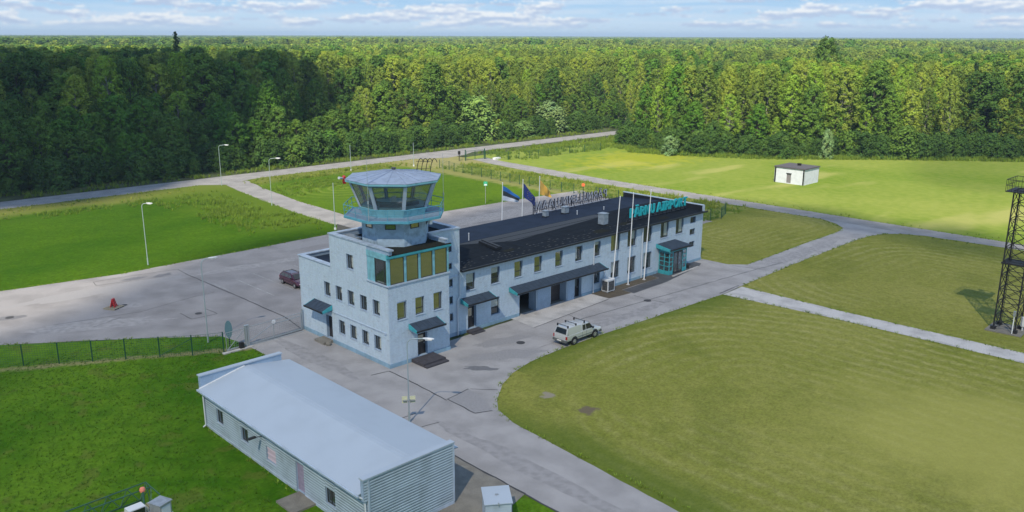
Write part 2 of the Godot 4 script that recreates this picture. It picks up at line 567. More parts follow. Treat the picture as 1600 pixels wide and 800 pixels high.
func make_ground() -> void:
	# one sheet out to the horizon; beyond the airfield it carries the woods
	var g := G.new()
	var rings := [0.0, 40.0, 90.0, 150.0, 220.0, 320.0, 480.0, 700.0, 1000.0, 1400.0, 2000.0, 2800.0, 3800.0, 5200.0, 7200.0, 10000.0]
	for i in rings.size():
		for k in 72:
			var a := TAU * k / 72
			var p := Vector3(cos(a) * rings[i], 0, sin(a) * rings[i])
			p.y = hill(p.x, p.z) - (0.0 if rings[i] > 700 else 0.0)
			g.vert(p, Vector3.UP)
	for i in rings.size() - 1:
		for k in 72:
			var l := (k + 1) % 72
			g.ix.append_array([i * 72 + k, (i + 1) * 72 + l, i * 72 + l, i * 72 + k, (i + 1) * 72 + k, (i + 1) * 72 + l])
	struct("ground", g, mat("ground_growth", Color(0.075, 0.105, 0.022), 0.95, 0, [grey("growth", 512, 0.01, 5, 0.45, 1.25, 71), 31.0], [grey("turf", 512, 0.12, 3, 0.45, 1.35, 61), 5.1]))

	var a := noise(0.05, 4, 81)
	var b := noise(0.5, 3, 82)
	var f := noise(0.9, 3, 83)
	var stretch := noise(0.25, 3, 84)
	var tiny := noise(2.6, 2, 85)
	var dice := RandomNumberGenerator.new()
	dice.seed = 86
	var speckle := func(p: Vector2) -> float: return 1.0 + 0.2 * tiny.get_noise_2d(p.x, p.y * 1.3) + 0.16 * f.get_noise_2d(p.x * 1.4, p.y * 1.4) + dice.randf_range(-0.16, 0.16)
	# the sunken lawn by the store building: rich green, patchy
	lawn("lawn_foreground", [V(-60, -130), V(0, -97.5), V(10, -91), V(17.5, -86.2), V(34.6, -74), V(34.6, 12), V(-60, 12)], 0.004, Rect2(-2, -92, 38, 92), 640, func(p: Vector2) -> Color:
		var t := 0.5 + 1.05 * a.get_noise_2d(p.x * 0.8, p.y * 1.1) + 0.45 * b.get_noise_2d(p.x, p.y)
		var c := Color(0.042, 0.125, 0.005).lerp(Color(0.102, 0.2, 0.013), clampf(t, 0, 1))
		c = c.lerp(Color(0.11, 0.14, 0.025), 0.6 * smoothstep(0.28, 0.5, b.get_noise_2d(p.x * 0.5 + 90, p.y * 0.5)))
		var fence := absf(p.y + 70.0 + (34.0 - p.x) * 0.55 - 0.6)
		return c.lerp(Color(0.3, 0.26, 0.13), 0.75 * smoothstep(0.9, 0.1, fence + 0.5 * b.get_noise_2d(p.x, p.y))) * (speckle.call(p) as float))
	# olive lawns of the airside, mown in rounds
	var olive := func(p: Vector2, mid: Vector2, half: Vector2, bright: float) -> Color:
		var d := mown(p, mid, half, 4.0) + 1.5 * a.get_noise_2d(p.x * 0.6, p.y * 0.6) + 0.25 * b.get_noise_2d(p.x * 0.6, p.y * 0.6)
		var pass_at := d / 0.8
		var ring := 0.5 + 0.5 * sin(pass_at * PI)
		var keep := clampf(0.5 + 1.3 * a.get_noise_2d(p.x * 0.8 + 40, p.y * 0.8), 0, 1)
		var t := 0.5 + 0.45 * a.get_noise_2d(p.x * 0.7, p.y * 0.7) + 0.25 * b.get_noise_2d(p.x, p.y)
		var c := Color(0.178, 0.205, 0.031).lerp(Color(0.295, 0.29, 0.075), clampf(t, 0, 1))
		c = c.lerp(Color(0.36, 0.345, 0.13), 0.72 * keep * pow(ring, 2.0) * clampf(0.6 + 0.9 * f.get_noise_2d(p.x, p.y), 0, 1))
		c = c.lerp(Color(0.13, 0.16, 0.028), 0.3 * smoothstep(0.2, 0.45, stretch.get_noise_2d(p.x * 0.35 + 7, p.y * 0.35)))
		return c * bright * (speckle.call(p) as float)
	lawn("lawn_airside", [V(39, 20), V(39, -26), V(39.5, -50), V(82, -50), V(82, 20)], 0.004, Rect2(38, -51, 45, 60), 900, func(p: Vector2) -> Color:
		var c: Color = olive.call(p, Vector2(57, -24), Vector2(4, 9), 1.0)
		c = c.lerp(Color(0.4, 0.385, 0.1), 0.6 * smoothstep(15.0, 3.0, p.distance_to(Vector2(63, -17)) + 4 * a.get_noise_2d(p.x * 2, p.y * 2)))
		var rim := minf(p.y + 49.5, 100.0) if p.x > 48 else minf(p.x - 40.0, 100.0)
		c = c.lerp(Color(0.075, 0.13, 0.015), 0.65 * smoothstep(4.5, 0.3, rim + 2.0 * a.get_noise_2d(p.x * 1.5, p.y * 1.5)))
		c = c.lerp(Color(0.3, 0.27, 0.2), smoothstep(0.75, 0.35, p.distance_to(Vector2(46.1, -43.0)) + 0.5 * b.get_noise_2d(p.x * 2, p.y * 2)))
		return c.lerp(Color(0.17, 0.14, 0.09), smoothstep(1.0, 0.4, p.distance_to(Vector2(46.3, -39.0)) + 0.6 * b.get_noise_2d(p.x * 2, p.y * 2))))
	lawn("lawn_by_mast", [V(84, 20), V(84, -50), V(128, -50), V(128, 20)], 0.004, Rect2(83, -51, 46, 60), 640, func(p: Vector2) -> Color:
		return olive.call(p, Vector2(104, -26), Vector2(7, 12), 0.95))
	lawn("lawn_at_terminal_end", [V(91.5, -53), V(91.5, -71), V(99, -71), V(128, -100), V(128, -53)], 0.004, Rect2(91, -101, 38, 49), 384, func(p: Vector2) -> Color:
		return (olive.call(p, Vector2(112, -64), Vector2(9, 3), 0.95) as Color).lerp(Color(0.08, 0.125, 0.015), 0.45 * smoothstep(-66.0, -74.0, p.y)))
	# lawns on the town side
	var lush := func(p: Vector2, mid: Vector2) -> Color:
		var d := p.distance_to(mid) + 1.5 * a.get_noise_2d(p.x, p.y)
		var t := 0.5 + 0.7 * a.get_noise_2d(p.x * 0.6, p.y * 1.1) + 0.3 * b.get_noise_2d(p.x, p.y)
		var c := Color(0.028, 0.082, 0.004).lerp(Color(0.06, 0.122, 0.007), clampf(t, 0, 1))
		return c.lerp(Color(0.17, 0.22, 0.045), 0.4 * pow(0.5 + 0.5 * sin(d * 2.6), 3.0) * smoothstep(16.0, 5.0, d)) * (speckle.call(p) as float)
	lawn("lawn_by_car_park", [V(-80, -158), V(-80, -108), V(0, -107), V(20, -103), V(73, -103), V(73, -158)], 0.004, Rect2(10, -158, 64, 56), 512, func(p: Vector2) -> Color:
		var c: Color = lush.call(p, Vector2(-40, -130))
		var dry := smoothstep(-147.0, -154.0, p.y + 3.0 * a.get_noise_2d(p.x * 0.8, p.y * 2))
		c = c.lerp(Color(0.19, 0.19, 0.055), 0.75 * dry)
		c = c.lerp(Color(0.05, 0.105, 0.008), 0.8 * smoothstep(2.2, 0.8, absf(p.y + 146.0 + 2.0 * a.get_noise_2d(p.x, 5)) ))
		return c.lerp(Color(0.1, 0.15, 0.018), 0.7 * smoothstep(54.0, 64.0, p.x + 5.0 * a.get_noise_2d(p.x * 1.5, p.y * 1.5)) * smoothstep(-106.0, -116.0, p.y)))
	lawn("lawn_beside_drive", [V(73, -103), V(73, -158), V(117, -158), V(117, -103)], 0.004, Rect2(72, -158, 46, 56), 384, func(p: Vector2) -> Color:
		var c: Color = (lush.call(p, Vector2(88, -136)) as Color) * 1.25 + Color(0.02, 0.012, 0.004)
		c = c.lerp(Color(0.17, 0.18, 0.05), 0.7 * smoothstep(-148.0, -154.0, p.y + 3.0 * a.get_noise_2d(p.x * 0.8, p.y * 2)))
		return c.lerp(Color(0.26, 0.24, 0.1), 0.65 * smoothstep(111.5, 114.0, p.x + 1.2 * b.get_noise_2d(p.x, p.y))))
	lawn("meadow", [V(131.5, -152), V(131.5, 20), V(330, 20), V(330, -152)], 0.004, Rect2(131, -152, 120, 152), 512, func(p: Vector2) -> Color:
		var t := 0.5 + 0.7 * a.get_noise_2d(p.x * 0.45, p.y * 0.45) + 0.4 * b.get_noise_2d(p.x, p.y)
		var c := Color(0.142, 0.22, 0.026).lerp(Color(0.25, 0.295, 0.062), clampf(t, 0, 1))
		c = c.lerp(Color(0.4, 0.38, 0.14), 0.5 * smoothstep(0.25, 0.55, a.get_noise_2d(p.x * 0.3 + 50, p.y * 0.9)))
		return c.lerp(Color(0.4, 0.38, 0.03), 0.4 * smoothstep(15.0, 5.0, Vector2((p.x - 162) * 0.55, p.y + 122).length() + 9.0 * b.get_noise_2d(p.x * 0.6, p.y * 0.6))))
	lawn("verge_by_perimeter", [V(116.5, -158), V(132, -158), V(132, -148), V(128, -118), V(128, -72), V(99, -70.9), V(116.5, -103)], 0.0045, Rect2(98, -158, 31, 88), 256, func(p: Vector2) -> Color:
		var t := 0.5 + 0.9 * b.get_noise_2d(p.x * 0.7, p.y * 0.7)
		return Color(0.1, 0.16, 0.018).lerp(Color(0.24, 0.25, 0.07), clampf(t, 0, 1)).lerp(Color(0.3, 0.26, 0.14), 0.6 * smoothstep(-138.0, -146.0, p.y + 3.0 * a.get_noise_2d(p.x * 2, p.y * 2))))

	# roads, aprons and paths
	sheet("main_road", [V(-260, -157.6), V(69.4, -157.3), V(74, -153.8), V(78.4, -156.6), V(82, -157.6), V(122, -157.8), V(129, -154), V(136, -155.5), V(140, -157.8), V(430, -158.5), V(430, -164.6), V(-260, -164.2)], 0.009, mats.road, 0.12)
	sheet("drive", [V(73, -153.9), V(71.6, -145), V(70.2, -133), V(69.2, -123), V(68.7, -107), V(67.4, -104.8), V(75.9, -106), V(74.0, -108.3), V(73.9, -113.8), V(74.6, -129.6), V(76.6, -146.2), V(78.7, -156.4)], 0.013, mats.road, 0.08)
	var ap := sheet("car_park", [V(-60, -129), V(-20, -110.5), V(0, -97.5), V(10, -91), V(17.5, -86.2), V(24.4, -81.4), V(29.6, -77.4), V(33.5, -74.2), V(34.1, -70.5), V(40.4, -70.5), V(40.4, -60), V(60, -65), V(98, -71), V(113, -70.7), V(117.4, -99), V(119, -103.4), V(108, -104.4), V(98, -105), V(87, -105.6), V(76, -105.8), V(68, -104.5), V(64.4, -104.4), V(53.3, -103.9), V(34.8, -103.4), V(22.3, -105.4), V(0, -107.4), V(-60, -131)], 0.017, mats.asphalt, 0.09)
	var yard := sheet("yard", [V(34.05, -70.6), V(40.4, -70.6), V(40.4, -58), V(92, -58.9), V(92.1, -55), V(93.8, -53.2), V(110.7, -53.7), V(120.6, -53.8), V(123.4, -54.4), V(125.6, -56.6), V(127.2, -59.5), V(127.3, -43), V(126, -46.4), V(124, -48.4), V(121.2, -49.3), V(117.2, -49.6), V(98.4, -49.3), V(85.2, -48.7), V(80, -48.4), V(71, -48.8), V(62.3, -49.2), V(55, -49.4), V(50.3, -49.1), V(47.2, -48.3), V(45, -47.2), V(42.6, -45.3), V(41.3, -43.8), V(40.6, -41.5), V(40.2, -36.6), V(39.3, -25.7), V(38.6, 0), V(38.4, 14), V(33.9, 14), V(33.95, -33), V(34.0, -57)], 0.021, mats.yard_asphalt, 0.06)
	sheet("perimeter_road", [V(131.2, -148), V(135.6, -148.2), V(134.2, -140), V(133.4, -127), V(132.1, -110), V(132.0, -88), V(131.6, -60), V(131.4, -35), V(131.2, 20), V(127.4, 20), V(127.6, -31), V(126.9, -46), V(127.2, -66), V(127.1, -90), V(127.2, -117), V(129.6, -140)], 0.025, mats.road, 0.12)
	sheet("path_to_airside", [V(80.3, -48.3), V(84.6, -48.5), V(84.2, -37), V(84.5, -19.4), V(84.5, 14), V(81.8, 14), V(81.7, -20), V(81.3, -37)], 0.025, mats.concrete, 0.05)
	sheet("concrete_yard", [V(28.5, -57.4), V(33.95, -57.4), V(34.02, -40.1), V(33.98, -33.6), V(32.5, -33.2), V(31.0, -31.6), V(28.5, -31.6)], 0.025, mats.stained_concrete, 0.05)
	sheet("garage_forecourt", [V(57.2, -57.6), V(57.0, -55.25), V(69.75, -56.2), V(69.75, -59.9), V(57.2, -59.9)], 0.029, mats.concrete, 0.0)
	sheet("entrance_paving", [V(73.4, -57.2), V(73.4, -55.5), V(80, -55.7), V(88.6, -57.0), V(90, -57.6), V(90, -58.8), V(80.6, -58.8), V(80.6, -57.3)], 0.029, mats.dark_asphalt, 0.03)
	sheet("flower_bed", [V(69.8, -58.82), V(69.9, -56.2), V(73.3, -55.8), V(73.4, -57.25), V(80.5, -57.35), V(80.6, -58.82)], 0.033, mats.soil, 0.1)
	# tar joints and patches in the asphalt
	var seams := [[ap, [V(40.4, -98.1), V(40.7, -85), V(40.8, -75.3), V(40.1, -70.7)], 0.13], [ap, [V(23, -88.8), V(30.7, -87.1), V(36.8, -88.3), V(39.5, -88.4)], 0.06], [ap, [V(31.1, -102), V(35.3, -101.7), V(40.6, -100.7), V(40.4, -97.7)], 0.07], [ap, [V(31.1, -102), V(30.8, -100.2), V(34.5, -99.6)], 0.06], [ap, [V(33.5, -83.7), V(33.6, -81.1), V(36.3, -81), V(36.1, -83.6)], 0.08], [ap, [V(25.5, -85.5), V(28.6, -86.6)], 0.06], [ap, [V(34.6, -70.35), V(40.0, -70.45)], 0.12],
		[yard, [V(38.2, -56.3), V(39.9, -56.0), V(39.8, -52), V(39.6, -47.9)], 0.11], [yard, [V(42.4, -48.3), V(43.9, -46.6)], 0.08], [yard, [V(39.8, -48.1), V(42.3, -48.4)], 0.08], [yard, [V(39.8, -48.1), V(39.6, -44.6), V(40.9, -44)], 0.1], [yard, [V(34.1, -42.3), V(34.05, -36.5), V(34.0, -33.6), V(33.9, -28)], 0.14], [yard, [V(34.9, -47.8), V(36.3, -47.7)], 0.08], [yard, [V(35.2, -45.6), V(36.6, -45.3)], 0.08],
		[yard, [V(60, -53.9), V(76, -52.6), V(91.1, -51.4), V(98, -50.6)], 0.09], [yard, [V(72.7, -55), V(73, -51)], 0.07], [yard, [V(92, -54.4), V(93, -50.2)], 0.08], [yard, [V(57, -55.2), V(63, -55.6), V(69.7, -56.1)], 0.08], [yard, [V(62.4, -55.5), V(62.2, -53.4)], 0.07], [yard, [V(80.4, -48.8), V(84.7, -49)], 0.14]]
	for s in seams:
		var q := G.new()
		var pts: Array = s[1]
		for i in pts.size() - 1:
			var n: int = maxi(2, int(pts[i].distance_to(pts[i + 1]) / 0.7))
			var sd: Vector2 = (pts[i + 1] - pts[i]).orthogonal().normalized()
			var last: Array = []
			for j in n + 1:
				var p: Vector2 = pts[i].lerp(pts[i + 1], float(j) / n) + sd * f.get_noise_2d(j * 3.0 + i * 31, pts[0].x * 7) * 0.09
				var hw: float = s[2] * (0.5 + 0.28 * f.get_noise_2d(j * 5.0, i * 17 + pts[0].y))
				var now := [Vector3(p.x - sd.x * hw, 0.027, p.y - sd.y * hw), Vector3(p.x + sd.x * hw, 0.027, p.y + sd.y * hw)]
				if j: 
					q.quad(last[1], last[0], now[0], now[1])
				last = now
		for k in range(0, q.n.size()): q.n[k] = Vector3.UP
		obj("tar_joint", q, mats.tar, s[0])
	for s in [[V(65.5, -119), V(65.1, -116)], [V(46.4, -92.6), V(46.3, -83.3)], [V(43.7, -91.5), V(43.5, -82.7)], [V(49.1, -92.4), V(49.1, -84)], [V(51.9, -92.4), V(51.9, -84)], [V(41.0, -92), V(40.95, -88)], [V(54.7, -92.4), V(54.7, -84)]].slice(1):
		var q := G.new()
		q.box(Vector3(s[0].x - 0.05, 0.019, s[0].y), Vector3(s[0].x + 0.05, 0.024, s[1].y), "u")
		obj("parking_line", q, mats.line_paint, ap)
	# older patches, scuffs and stains, each with an outline of its own
	var blob := func(on: Node, at: Vector2, half: Vector2, turn: float, m: Material, called: String, y: float, sd: int) -> void:
		var bg := G.new()
		var ring := []
		for k in 22:
			var an := TAU * k / 22
			var q: float = 1.0 + 0.55 * f.get_noise_2d(cos(an) * 1.7 + sd * 3.1, sin(an) * 1.7 + at.x)
			var o := Vector2(cos(an) * half.x, sin(an) * half.y).rotated(turn) * q
			ring.append(Vector3(at.x + o.x, y, at.y + o.y))
		for k in 22: bg.tri(Vector3(at.x, y, at.y), ring[(k + 1) % 22], ring[k])
		for k in bg.n.size(): bg.n[k] = Vector3.UP
		obj(called, bg, m, on)
	var worn := [[ap, V(35.2, -100.2), V(1.3, 0.5), 0.1, "oil_stain", 0.02], [ap, V(38.1, -99.4), V(1.2, 0.6), 0.0, "oil_stain", 0.02], [ap, V(20.5, -94.3), V(1.4, 0.7), 0.3, "oil_stain", 0.0195], [ap, V(30.6, -90.2), V(1.5, 1.1), 0.4, "pale_scuff", 0.0195], [ap, V(26, -86), V(6, 1.6), 0.5, "pale_scuff", 0.019], [ap, V(48, -96), V(7, 1.2), 0.1, "pale_scuff", 0.019], [ap, V(30, -98), V(9, 1.6), 0.05, "old_patch", 0.0188], [ap, V(62, -101), V(8, 1.4), 0.02, "old_patch", 0.019], [ap, V(92, -97), V(14, 2.2), 0.0, "pale_scuff", 0.019],
		[yard, V(52, -54.6), V(3.2, 0.9), 0.2, "old_patch", 0.0232], [yard, V(49.5, -52), V(3.6, 1.1), 0.5, "old_patch", 0.0234], [yard, V(37, -63), V(1.0, 6.5), 0.0, "pale_scuff", 0.0233], [yard, V(36.6, -36), V(0.8, 9), 0.0, "pale_scuff", 0.0235], [yard, V(66, -51.2), V(12, 0.7), 0.0, "pale_scuff", 0.0233], [yard, V(105, -51.4), V(9, 1.2), 0.0, "pale_scuff", 0.0233], [yard, V(46, -51), V(1.4, 0.5), 0.9, "oil_stain", 0.0237], [yard, V(56.6, -50.3), V(1.0, 0.4), 0.0, "oil_stain", 0.0238]]
	for k in worn.size():
		var w: Array = worn[k]
		blob.call(w[0], w[1], w[2], w[3], mats[w[4]], w[4], w[5], k)
	var pent := G.new()
	for q in [[V(39.8, -48.1), V(42.3, -48.4), V(40.9, -44)], [V(39.8, -48.1), V(40.9, -44), V(39.6, -44.6)], [V(42.3, -48.4), V(41.9, -46), V(40.9, -44)]]:
		pent.tri(Vector3(q[0].x, 0.0245, q[0].y), Vector3(q[2].x, 0.0245, q[2].y), Vector3(q[1].x, 0.0245, q[1].y))
	for k in pent.n.size(): pent.n[k] = Vector3.UP
	obj("old_patch", pent, mats.old_patch, yard)
	var kerb := G.new()
	for k in 6:
		kerb.box(Vector3(82.2 + k * 1.02, 0.02, -56.62 - k * 0.075), Vector3(83.18 + k * 1.02, 0.13, -56.42 - k * 0.075), "u")
	obj("kerb_stones", kerb, mats.concrete, yard)
	var pad := G.new()
	pad.box(Vector3(22.2, 0, -43.6), Vector3(23.85, 0.14, -41.6))
	struct("door_slab", pad, mats.stained_concrete)


# ---------------------------------------------------------------- walls, windows, doors
# A wall's own axes: x to the right as seen from outside, y up, z outwards; its outer face is z = 0.
func facing(out: String, at: Vector3) -> Transform3D:
	match out:
		"front": return Transform3D(Basis.IDENTITY, at)                                                     # towards +z
		"left": return Transform3D(Basis(Vector3(0, 0, 1), Vector3.UP, Vector3(-1, 0, 0)), at)              # towards -x
		"right": return Transform3D(Basis(Vector3(0, 0, -1), Vector3.UP, Vector3(1, 0, 0)), at)             # towards +x
	return Transform3D(Basis(Vector3(-1, 0, 0), Vector3.UP, Vector3(0, 0, -1)), at)                         # towards -z

func box_part(called: String, a: Vector3, b: Vector3, m: Material, parent: Node) -> void:
	var g := G.new()
	g.box(a, b)
	obj(called, g, m, parent)

func slab_with_holes(w: float, h: float, thick: float, holes: Array) -> G:
	var g := G.new()
	var xs := [0.0, w]
	var ys := [0.0, h]
	for r in holes:
		for x in [r.position.x, r.end.x]:
			if x > 0 and x < w and not x in xs: xs.append(x)
		for y in [r.position.y, r.end.y]:
			if y > 0 and y < h and not y in ys: ys.append(y)
	xs.sort()
	ys.sort()
	var solid := func(i: int, j: int) -> bool:
		if i < 0 or j < 0 or i >= xs.size() - 1 or j >= ys.size() - 1: return false
		var m := Vector2((xs[i] + xs[i + 1]) / 2, (ys[j] + ys[j + 1]) / 2)
		for r in holes:
			if r.has_point(m): return false
		return true
	for i in xs.size() - 1:
		for j in ys.size() - 1:
			if not solid.call(i, j): continue
			var skip := ""
			if solid.call(i - 1, j): skip += "l"
			if solid.call(i + 1, j): skip += "r"
			if solid.call(i, j - 1): skip += "u"
			if solid.call(i, j + 1): skip += "t"
			g.box(Vector3(xs[i], ys[j], -thick), Vector3(xs[i + 1], ys[j + 1], 0), skip)
	return g

# every brick of a face, laid in stretcher bond, standing proud of the joints
func lay_bricks(w: float, h: float, holes: Array, base: float, sd: int) -> G:
	var g := G.new()
	var r := RandomNumberGenerator.new()
	r.seed = sd
	var bl := 0.3
	var bh := 0.13
	var gap := 0.014
	var tone := noise(0.35, 3, sd + 5)
	var rows := int(ceil((h - base) / bh))
	for j in rows:
		var y0 := base + j * bh
		var y1 := minf(y0 + bh - gap, h)
		if y1 - y0 < 0.03: continue
		var x := -bl * (0.5 if j % 2 else 0.0)
		while x < w:
			var spans := [[maxf(x, 0.0), minf(x + bl - gap, w)]]
			for hole in holes:
				if hole.position.y < y1 - 0.01 and hole.end.y > y0 + 0.01:
					var next := []
					for s in spans:
						if hole.end.x <= s[0] or hole.position.x >= s[1]:
							next.append(s)
							continue
						if hole.position.x > s[0]: next.append([s[0], hole.position.x])
						if hole.end.x < s[1]: next.append([hole.end.x, s[1]])
					spans = next
			for s in spans:
				if s[1] - s[0] < 0.03: continue
				var k := r.randf_range(0.93, 1.04) * (1.0 + 0.04 * tone.get_noise_2d(x, y0 * 2.0))
				if r.randf() < 0.03: k *= 0.9
				g.col = Color(k * r.randf_range(0.97, 1.02), k, k * r.randf_range(0.98, 1.03))
				g.box(Vector3(s[0], y0, 0.0), Vector3(s[1], y1, 0.012 + r.randf() * 0.003), "b")
			x += bl
	return g

func brick_wall(parent: Node, out: String, at: Vector3, w: float, h: float, holes: Array, sd: int, base := 0.4, thick := 0.38) -> MeshInstance3D:
	var o := obj("wall", slab_with_holes(w, h, thick, holes), mats.wall_paint, parent)
	o.transform = facing(out, at)
	var b := obj("bricks", lay_bricks(w, h, holes, base, sd), mats.brick_paint, o)
	b.set_meta("kind", "stuff")
	return o

# a window set back in its opening: the frame is the part, panes, blinds and sill its pieces
func window(parent: Node, t: Transform3D, r: Rect2, style: String, o := {}) -> MeshInstance3D:
	var f := G.new()
	var x0 := r.position.x
	var y0 := r.position.y
	var x1 := r.end.x
	var y1 := r.end.y
	var back: float = o.get("back", 0.17)
	var b := 0.06
	f.box(Vector3(x0, y0, -back - 0.06), Vector3(x1, y0 + b, -back))
	f.box(Vector3(x0, y1 - b, -back - 0.06), Vector3(x1, y1, -back))
	f.box(Vector3(x0, y0 + b, -back - 0.06), Vector3(x0 + b, y1 - b, -back))
	f.box(Vector3(x1 - b, y0 + b, -back - 0.06), Vector3(x1, y1 - b, -back))
	var panes := []
	match style:
		"pair":        # one upright between two lights
			var m: float = lerpf(x0, x1, o.get("split", 0.5))
			f.box(Vector3(m - 0.035, y0 + b, -back - 0.06), Vector3(m + 0.035, y1 - b, -back - 0.005))
			panes = [Rect2(x0 + b, y0 + b, m - x0 - b, y1 - y0 - 2 * b), Rect2(m, y0 + b, x1 - b - m, y1 - y0 - 2 * b)]
		"vent":        # an opening light under a fixed one
			var m := lerpf(y0, y1, 0.36)
			f.box(Vector3(x0 + b, m - 0.035, -back - 0.06), Vector3(x1 - b, m + 0.035, -back - 0.005))
			panes = [Rect2(x0 + b, m, x1 - x0 - 2 * b, y1 - b - m), Rect2(x0 + b, y0 + b, x1 - x0 - 2 * b, m - y0 - b)]
		_:
			panes = [Rect2(x0 + b, y0 + b, x1 - x0 - 2 * b, y1 - y0 - 2 * b)]
	var w := obj("window", f, mats[o.get("frame", "frame_dark")], parent)
	w.transform = t
	for k in panes.size():
		var p: Rect2 = panes[k]
		var g := G.new()
		g.box(Vector3(p.position.x, p.position.y, -back - 0.04), Vector3(p.end.x, p.end.y, -back - 0.025))
		obj("pane", g, mats[o.get("glass", "pane_glass")], w)
	var blind: float = o.get("blind", 0.0)
	if blind > 0:
		var k: int = o.get("blind_in", 0)
		var p: Rect2 = panes[mini(k, panes.size() - 1)]
		var g := G.new()
		var n := int(p.size.y * blind / 0.07)
		for i in n:
			var yy := p.end.y - (i + 0.5) * 0.07
			g.quad(Vector3(p.position.x, yy - 0.033, -back - 0.055), Vector3(p.end.x, yy - 0.033, -back - 0.055), Vector3(p.end.x, yy + 0.034, -back - 0.065), Vector3(p.position.x, yy + 0.034, -back - 0.065))
		obj("blind", g, mats.blind, w)
	if not o.get("no_sill", false):
		var s := G.new()
		s.box(Vector3(x0 - 0.04, y0 - 0.05, -back + 0.003), Vector3(x1 + 0.04, y0 - 0.008, 0.07))
		obj("sill", s, mats.cap, w)
	return w

func door_in(parent: Node, t: Transform3D, r: Rect2, back: float, m: String, glazed := false) -> void:
	var f := G.new()
	f.box(Vector3(r.position.x, r.position.y, -back - 0.08), Vector3(r.position.x + 0.07, r.end.y, -back))
	f.box(Vector3(r.end.x - 0.07, r.position.y, -back - 0.08), Vector3(r.end.x, r.end.y, -back))
	f.box(Vector3(r.position.x + 0.07, r.end.y - 0.07, -back - 0.08), Vector3(r.end.x - 0.07, r.end.y, -back))
	f.box(Vector3(r.position.x + 0.08, r.position.y + 0.01, -back - 0.06), Vector3(r.end.x - 0.08, r.end.y - 0.08, -back - 0.02))
	for k in 2:
		f.box(Vector3(r.position.x + 0.2, r.position.y + 0.2 + k * 0.95, -back - 0.02), Vector3(r.end.x - 0.2, r.position.y + 1.0 + k * 0.85, -back - 0.006))
	var d := obj("door", f, mats[m], parent)
	d.transform = t
	var h := G.new()
	h.box(Vector3(r.end.x - 0.19, r.position.y + 0.98, -back - 0.01), Vector3(r.end.x - 0.14, r.position.y + 1.12, -back + 0.05))
	h.box(Vector3(r.end.x - 0.27, r.position.y + 1.03, -back + 0.03), Vector3(r.end.x - 0.15, r.position.y + 1.06, -back + 0.055))
	obj("handle", h, mats.galvanised, d)
	if glazed:
		var g := G.new()
		g.box(Vector3(r.position.x + 0.25, r.position.y + 1.2, -back - 0.005), Vector3(r.end.x - 0.25, r.end.y - 0.3, -back + 0.004))
		obj("pane", g, mats.mirror_glass, d)

# a sloping door canopy: felt top, dark front gutter, teal cheeks
func canopy(parent: Node, t: Transform3D, x0: float, x1: float, yw: float, yo: float, depth: float, trim := "teal") -> void:
	var g := G.new()
	var a := Vector3(x0, yw, 0.02)
	var b := Vector3(x1, yw, 0.02)
	var c := Vector3(x1, yo, depth)
	var d := Vector3(x0, yo, depth)
	var dn := Vector3(0, -0.05, 0)
	g.quad(d, c, b, a)
	g.quad(a + dn, b + dn, c + dn, d + dn)
	g.quad(d + dn, c + dn, c, d)
	g.quad(a + dn, d + dn, d, a)
	g.quad(c + dn, b + dn, b, c)
	var o := obj("canopy", g, mats.canopy_felt, parent)
	o.transform = t
	var n := maxi(1, int((x1 - x0) / 0.55))
	for i in range(1, n):
		var seams := G.new()
		var x := lerpf(x0, x1, float(i) / n)
		seams.bar(Vector3(x, yw + 0.008, 0.04), Vector3(x, yo + 0.008, depth - 0.02), 0.03, 0.025)
		obj("roof_seam", seams, mats.canopy_felt, o)
	for x in [x0, x1]:
		var s := G.new()
		var e := 0.045 if x == x0 else -0.045
		s.loft([[Vector3(x - e * 0.1, yw - 0.46, 0.03), Vector3(x - e * 0.1, yo - 0.22, depth - 0.01), Vector3(x - e * 0.1, yo + 0.02, depth - 0.01), Vector3(x - e * 0.1, yw + 0.02, 0.03)], [Vector3(x + e, yw - 0.46, 0.03), Vector3(x + e, yo - 0.22, depth - 0.01), Vector3(x + e, yo + 0.02, depth - 0.01), Vector3(x + e, yw + 0.02, 0.03)]])
		obj("cheek_board", s, mats[trim], o)
	var u := G.new()
	u.box(Vector3(x0 + 0.05, yo - 0.2, 0.03), Vector3(x1 - 0.05, yo - 0.16, depth - 0.04))
	obj("soffit", u, mats.wall_paint, o)
	var f := G.new()
	f.box(Vector3(x0 - 0.04, yo - 0.13, depth), Vector3(x1 + 0.06, yo + 0.015, depth + 0.09))
	obj("gutter", f, mats.black_trim, o)

func downpipe(parent: Node, pts: Array) -> void:
	var g := G.new()
	g.path(pts, 0.055, 7)
	obj("downpipe", g, mats.frame_white, parent)

func steps(parent: Node, x0: float, x1: float, z0: float, z1: float, top: float, m: String) -> void:
	var g := G.new()
	g.box(Vector3(x0, 0, z0), Vector3(x1, top, z1))
	g.box(Vector3(x0, 0, z1), Vector3(x1, top * 0.5, z1 + 0.36))
	obj("door_step", g, mats[m], parent)


